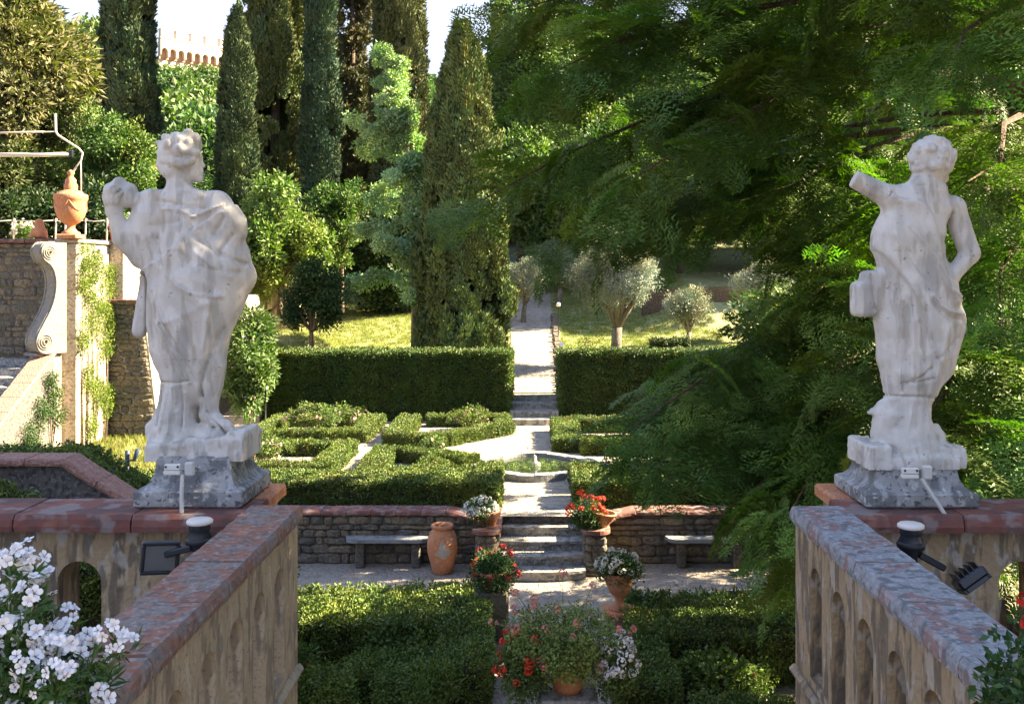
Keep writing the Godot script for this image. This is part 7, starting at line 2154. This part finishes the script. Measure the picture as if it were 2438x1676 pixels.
	for s in [[5.6, 20.5, 3.4, "dense dark shrub right of the fountain behind the conifer boughs"], [6.4, 23.6, 3.8, "tall dark shrub right of the far box beds"], [7.6, 18.2, 4.0, "dark shrub beside the conifer trunk"], [9.6, 9.4, 5.2, "unseen evergreen shrub added under the conifer level with the rose beds"], [9.9, 12.4, 5.4, "unseen evergreen shrub added just beyond the conifer trunk"], [9.7, 15.4, 5.2, "unseen evergreen shrub added beyond the low retaining wall end"]]:  # last three are out of view, added to shade the lower garden
		bush("evergreen_shrub", s[3], "evergreen shrubs right of the parterre", Vector3(s[0], 0.0 if s[1] < 16.0 else 0.72, -s[1]), Vector3(0, s[2] * 0.52, 0), Vector3(1.5, s[2] * 0.5, 1.4), 24, 8.0, G.broad, 0.9, "leaf", [Color(0.045, 0.075, 0.03)])
	# olives
	for o in [[2.65, 32.0, 1.08, "gnarled silvery olive tree on the lawn beside the path"], [-0.35, 40.0, 0.62, "small silvery olive tree at the top of the path"], [5.4, 34.5, 0.55, "low silvery olive tree behind the bigger olive"], [8.3, 36.0, 0.75, "silvery olive tree half hidden by the conifer"], [1.2, 44.0, 0.7, "distant silvery olive tree beyond the path"], [8.6, 29.0, 0.6, "silvery olive tree seen between conifer and statue"]]:
		var s: float = o[2]
		var y := land(o[0], o[1])
		var t := thing("olive_tree", o[3], "tree", Vector3(o[0], y, -o[1]), "silvery olive trees on the lawn")
		var lb := lobes_in(Vector3(0, 2.85 * s, 0), Vector3(1.32, 1.15, 1.25) * s, 30, 0.26, 0.42)
		var tips := []
		for l in lb.slice(0, 12):
			tips.append(l[0])
		part("trunk", limbs_mesh(Vector3.ZERO, Vector3(0.08 * s, 1.15 * s, 0), tips, 0.19 * s, 0.15 * s), M.olive_bark, t)
		crown("crown", lb, 26.0 / (0.5 + 0.5 * s), G.olive, 0.9, "leaf_olive", [Color(0.28, 0.31, 0.22), Color(0.33, 0.35, 0.26), Color(0.21, 0.24, 0.16)], t)
	bush("dry_shrub", "sparse dry shrub on the lawn before the olive", "", Vector3(2.1, land(2.1, 30.6), -30.6), Vector3(0, 0.65, 0), Vector3(0.4, 0.6, 0.4), 10, 12.0, G.small, 0.9, "leaf", [Color(0.20, 0.20, 0.07)])
	hedge("clipped_hedge", "small clipped cube of hedge beside the olive trunk", "", Vector2(3.75, 31.2), Vector2(4.9, 31.2), 0.8, land(4.2, 31.2), 1.0, 170.0, Color(0.05, 0.08, 0.02), 1.4)
	# wood behind: bright leafy trees in the middle, darker to the right
	for b in [[0.9, 48.5, 8.0, 2.6, 0], [4.2, 47.0, 8.5, 2.8, 0], [7.4, 49.0, 9.0, 3.0, 0], [10.8, 46.0, 9.0, 3.0, 0], [2.6, 54.0, 12.0, 3.6, 0], [8.0, 57.0, 13.0, 4.2, 0], [-0.7, 57.0, 17.0, 3.4, 1], [13.5, 52.0, 13.0, 4.4, 2], [19.0, 55.0, 14.0, 4.8, 2], [17.0, 44.0, 12.0, 4.2, 2], [23.0, 47.0, 14.0, 4.8, 2], [26.0, 46.0, 13.0, 4.4, 2], [27.0, 60.0, 17.0, 5.2, 2], [12.0, 66.0, 17.0, 4.8, 1], [4.5, 68.0, 16.0, 4.6, 1], [20.0, 70.0, 19.0, 5.2, 2]]:
		var lab: String = ["leafy tree seen through the conifer boughs above the olives", "leafy tree at the back of the garden beyond the path", "leafy tree behind the right-hand conifer"][b[4]]
		var c: Array = [Color(0.13, 0.185, 0.055), Color(0.105, 0.16, 0.05), Color(0.16, 0.21, 0.065)]
		var r: float = b[3]
		broad_tree("leafy_tree", lab, Vector3(b[0], land(b[0], b[1]), -b[1]), b[2], Vector3(0, b[2] * 0.58, 0), Vector3(r, b[2] * 0.44, r), 34, 4.6, G.broad, 1.25, "leaf", c, ["trees above the olives", "trees at the back of the garden", "trees behind the conifer"][b[4]], 0.25)
	# trees on the castle hill
	var proto: Node3D = null
	var places := []
	for i in 84:
		var d := rr(70.0, 175.0)
		var px := rr(-0.56, -0.08) if i < 70 else rr(-0.08, 0.5)
		places.append([px * d, d])
	places.sort_custom(func(a, b): return a[1] < b[1])
	for q in [[-0.385, 104.0], [-0.365, 112.0], [-0.345, 100.0], [-0.33, 110.0], [-0.315, 103.0], [-0.30, 114.0], [-0.285, 106.0], [-0.355, 90.0], [-0.32, 88.0], [-0.29, 93.0]]:
		places.append([q[0] * q[1], q[1]])
	for i in 9:
		places.append([140.0 * (-0.405 + 0.0145 * i), 140.0 + rr(-4.0, 4.0)])
	for i in places.size():
		var x: float = places[i][0]
		var d: float = places[i][1]
		var at := Vector3(x, land(x, d) - 0.4, -d)
		var s := rr(0.75, 1.2) if i < places.size() - 9 else rr(0.62, 0.8)
		if x / d > -0.41 and x / d < -0.27 and d > 118.0 and i < places.size() - 9:
			continue
		if proto == null:
			proto = thing("hill_tree", "round green tree in the wood on the castle hill", "tree", at, "trees on the castle hill")
			var lb := lobes_in(Vector3(0, 4.2, 0), Vector3(3.6, 3.2, 3.6), 16, 0.34, 0.52)
			part("trunk", limbs_mesh(Vector3.ZERO, Vector3(0, 2.0, 0), [lb[0][0], lb[1][0], lb[2][0], lb[3][0]], 0.3, 0.2), M.bark, proto)
			crown("crown", lb, 0.85, G.far, 1.0, "leaf", [Color(0.10, 0.165, 0.075), Color(0.14, 0.20, 0.085), Color(0.085, 0.145, 0.07)], proto)
		else:
			copy(proto, at, rr(0, TAU), s)

func build_back_garden() -> void:
	# garden stair with pots seen between statue and camellia
	var t := thing("pink_parapet", "sunlit pinkish parapet with sloping red top behind the mound", "parapet", Vector3(-10.4, 2.6, -35.5))
	for k in 2:
		var st := new_st()
		var x := k * 1.15
		prism(st, PackedVector2Array([Vector2(0, 0), Vector2(0.9, 0), Vector2(0.9, 1.55), Vector2(0.62, 1.55), Vector2(0.0, 0.75)]), Vector3(x, 0, -0.2), Vector3(1, 0, 0), Vector3.UP, Vector3(0, 0, 0.4))
		part("wall", done(st), M.pale_render, t)
		coping_run(t, Vector3(x - 0.02, 0.82, 0), Vector3(x + 0.64, 1.63, 0), 0.5, 0.07, 0.3, M.brick_pink, Vector3(0, 0, 1))
	for k in 3:
		var q := thing("flower_pot", ["terracotta pot of white flowers above the pink parapet", "terracotta pot of cream flowers right of pink parapet top", "terracotta pot of pinkish flowers near white globe lamp"][k], "flower pot", Vector3(-10.05 + 1.05 * k, 4.2 + 0.02 * k, -35.6))
		part("pot", lathe([[0.0, 0.0], [0.12, 0.0], [0.2, 0.22], [0.22, 0.24], [0.2, 0.26]], 18), M.terracotta, q)
		part("shelf", block_mesh(Vector3(0.5, 1.2, 0.5), 0.02, 0.0, Vector3(0, -0.61, 0)), M.pale_render, q)
		flowers(q, Vector3(0, 0.32, 0), Vector3(0.40, 0.2, 0.35), 60, 50, [Color(0.75, 0.76, 0.74), Color(0.78, 0.72, 0.62), Color(0.74, 0.6, 0.56)][k], Color(0.08, 0.13, 0.04), 0.06, 0.05)
	lamp_post("white globe lamp beside the potted flowers", Vector3(-8.15, 2.9, -36.0), 1.95, 0.11)
	lamp_post("garden lamp with small shade before the tall hedge", Vector3(-6.95, 0.725, -25.9), 1.16, 0.1, true)
	lamp_post("white globe lamp on the lawn right of the path", Vector3(0.92, land(0.92, 31.0), -31.0), 0.86, 0.09)
	lamp_post("taller thin lamp further along the path edge", Vector3(0.95, land(0.95, 36.0), -36.0), 1.35, 0.08)
	# ochre garden house behind the yellow-green tree
	var h := thing("garden_house", "small ochre house with dark tiled roof behind the trees", "house", Vector3(-11.6, 3.4, -40.0))
	part("wall", block_mesh(Vector3(5.0, 2.6, 3.0), 0.02, 0.0, Vector3(0, 1.3, 0)), M.plaster, h)
	var st := new_st()
	prism(st, PackedVector2Array([Vector2(-2.0, 0), Vector2(2.0, 0), Vector2(0, 0.9)]), Vector3(-2.7, 2.6, 0), Vector3(0, 0, 1), Vector3.UP, Vector3(5.4, 0, 0))
	part("roof", done(st), M.coping_red, h)
	var win := part("window", block_mesh(Vector3(0.9, 1.1, 0.06), 0.01), M.bark, h, Vector3(1.2, 1.4, 1.52))
	part("frame", block_mesh(Vector3(1.06, 0.08, 0.1), 0.01), M.step_stone, win, Vector3(0, -0.58, 0))
	# brown earth bank beyond the olives
	st = new_st()
	prism(st, PackedVector2Array([Vector2(4.5, 2.2), Vector2(13.0, 2.6), Vector2(13.0, 4.35), Vector2(4.5, 4.15)]), Vector3(0, 0, -41.0), Vector3(1, 0, 0), Vector3.UP, Vector3(0, 0, 0.5))
	ground_piece("earth_bank", done(st), M.soil, "bare brown earth bank beyond the olives")

func build_litter() -> void:
	var st := new_st()
	leaf(st, Vector3(-0.02, 0.004, 0), Vector3(1, 0.12, 0).normalized(), Vector3.UP, 0.045, 0.024, Color(1, 1, 1))
	var one := done(st)
	var xf := []
	var cc := PackedColorArray()
	for i in 1500:
		var d := rr(8.8, 16.0)
		var x := rr(-4.0, 4.0)
		var y := 0.004
		if i % 3 == 1:
			d = rr(17.0, 27.0)
			x = rr(-6.8, 4.0)
			y = 0.73
		elif i % 3 == 2:
			d = rr(28.4, 44.0)
			x = rr(-0.75, 0.85)
			y = land(0, d) + 0.034
		xf.append(Transform3D(Basis(Vector3.UP, rr(0, TAU)) * Basis(Vector3.RIGHT, rr(-0.3, 0.3)), Vector3(x, y, -d)).scaled_local(Vector3.ONE * rr(0.7, 1.5)))
		cc.append(vary([Color(0.26, 0.15, 0.05), Color(0.16, 0.09, 0.04), Color(0.30, 0.22, 0.08), Color(0.12, 0.15, 0.04)][rng.randi() % 4], 0.3))
	var g := scatter("fallen_leaves", one, M.petal, xf, cc, self)
	g.set_meta("label", "small dry leaves fallen on the gravel walks")
	g.set_meta("category", "fallen leaves")

func _ready() -> void:
	rng.seed = 20240611
	# camera: level, on the garden axis, lens shifted down as in the photograph
	var cam := Camera3D.new()
	cam.name = "camera"
	cam.position = Vector3(0, 4.7, 0)
	cam.projection = Camera3D.PROJECTION_FRUSTUM
	cam.near = 0.2
	cam.far = 900.0
	cam.size = 1676.0 / 2370.0 * 0.2
	cam.frustum_offset = Vector2(-48.0 / 2370.0, -183.0 / 2370.0) * 0.2
	add_child(cam)
	cam.current = true
	# sky, exposure
	var env := Environment.new()
	env.background_mode = Environment.BG_SKY
	var sky := Sky.new()
	var sm := ProceduralSkyMaterial.new()
	sm.sky_top_color = Color(0.60, 0.70, 0.90)
	sm.sky_horizon_color = Color(0.80, 0.83, 0.91)
	sm.sky_curve = 0.7
	sm.ground_bottom_color = Color(0.25, 0.24, 0.2)
	sm.ground_horizon_color = Color(0.62, 0.62, 0.6)
	sm.sun_angle_max = 20.0
	sm.energy_multiplier = 0.22
	sky.sky_material = sm
	env.sky = sky
	env.tonemap_mode = Environment.TONE_MAPPER_LINEAR
	env.tonemap_exposure = 9.0
	env.sdfgi_enabled = true
	env.ssao_enabled = true
	env.ssil_enabled = true
	var we := WorldEnvironment.new()
	we.name = "world_environment"
	we.environment = env
	add_child(we)
	# late sun from the right, a little behind the scene
	var sun := DirectionalLight3D.new()
	sun.name = "sun"
	sun.light_energy = 1.6
	sun.light_color = Color(1.0, 0.92, 0.76)
	sun.light_angular_distance = 0.5
	sun.shadow_enabled = true
	add_child(sun)
	sun.look_at_from_position(Vector3(0.80, 0.58, -0.13) * 50.0, Vector3.ZERO)

	var t0 := Time.get_ticks_msec()
	make_materials()
	plain("blue_metal", lin(0.02, 0.035, 0.07), 0.5)
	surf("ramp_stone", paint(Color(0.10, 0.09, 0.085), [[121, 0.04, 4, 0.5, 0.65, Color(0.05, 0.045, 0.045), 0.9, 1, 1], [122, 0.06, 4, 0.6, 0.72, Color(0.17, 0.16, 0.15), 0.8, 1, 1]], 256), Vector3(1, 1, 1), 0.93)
	print("materials ", Time.get_ticks_msec() - t0)
	make_leaf_meshes()
	make_stones()
	G.puff = flower_head(5, 0.03, Color.WHITE)
	G.heads = [flower_head(16, 0.03, Color.WHITE), flower_head(14, 0.028, Color.WHITE), flower_head(12, 0.032, Color.WHITE)]
	G.white = []
	for k in 4:
		G.white.append(blossom_mesh(5, 0.017, 0.0125, Color(0.80, 0.80, 0.82), Color(0.62, 0.56, 0.58)))
	G.lance = leaf_ball(16, 0.05, 0.075, 0.016, 0.4)
	build_ground()
	build_balustrades()
	build_retaining_wall()
	build_upper_terrace()
	build_castle()
	print("structure ", Time.get_ticks_msec() - t0)
	build_statues()
	print("statues ", Time.get_ticks_msec() - t0)
	build_parterre()
	build_lower_garden()
	build_back_garden()
	print("garden ", Time.get_ticks_msec() - t0)
	build_trees()
	build_conifer()
	build_foreground_flowers()
	build_litter()
	print("all ", Time.get_ticks_msec() - t0)
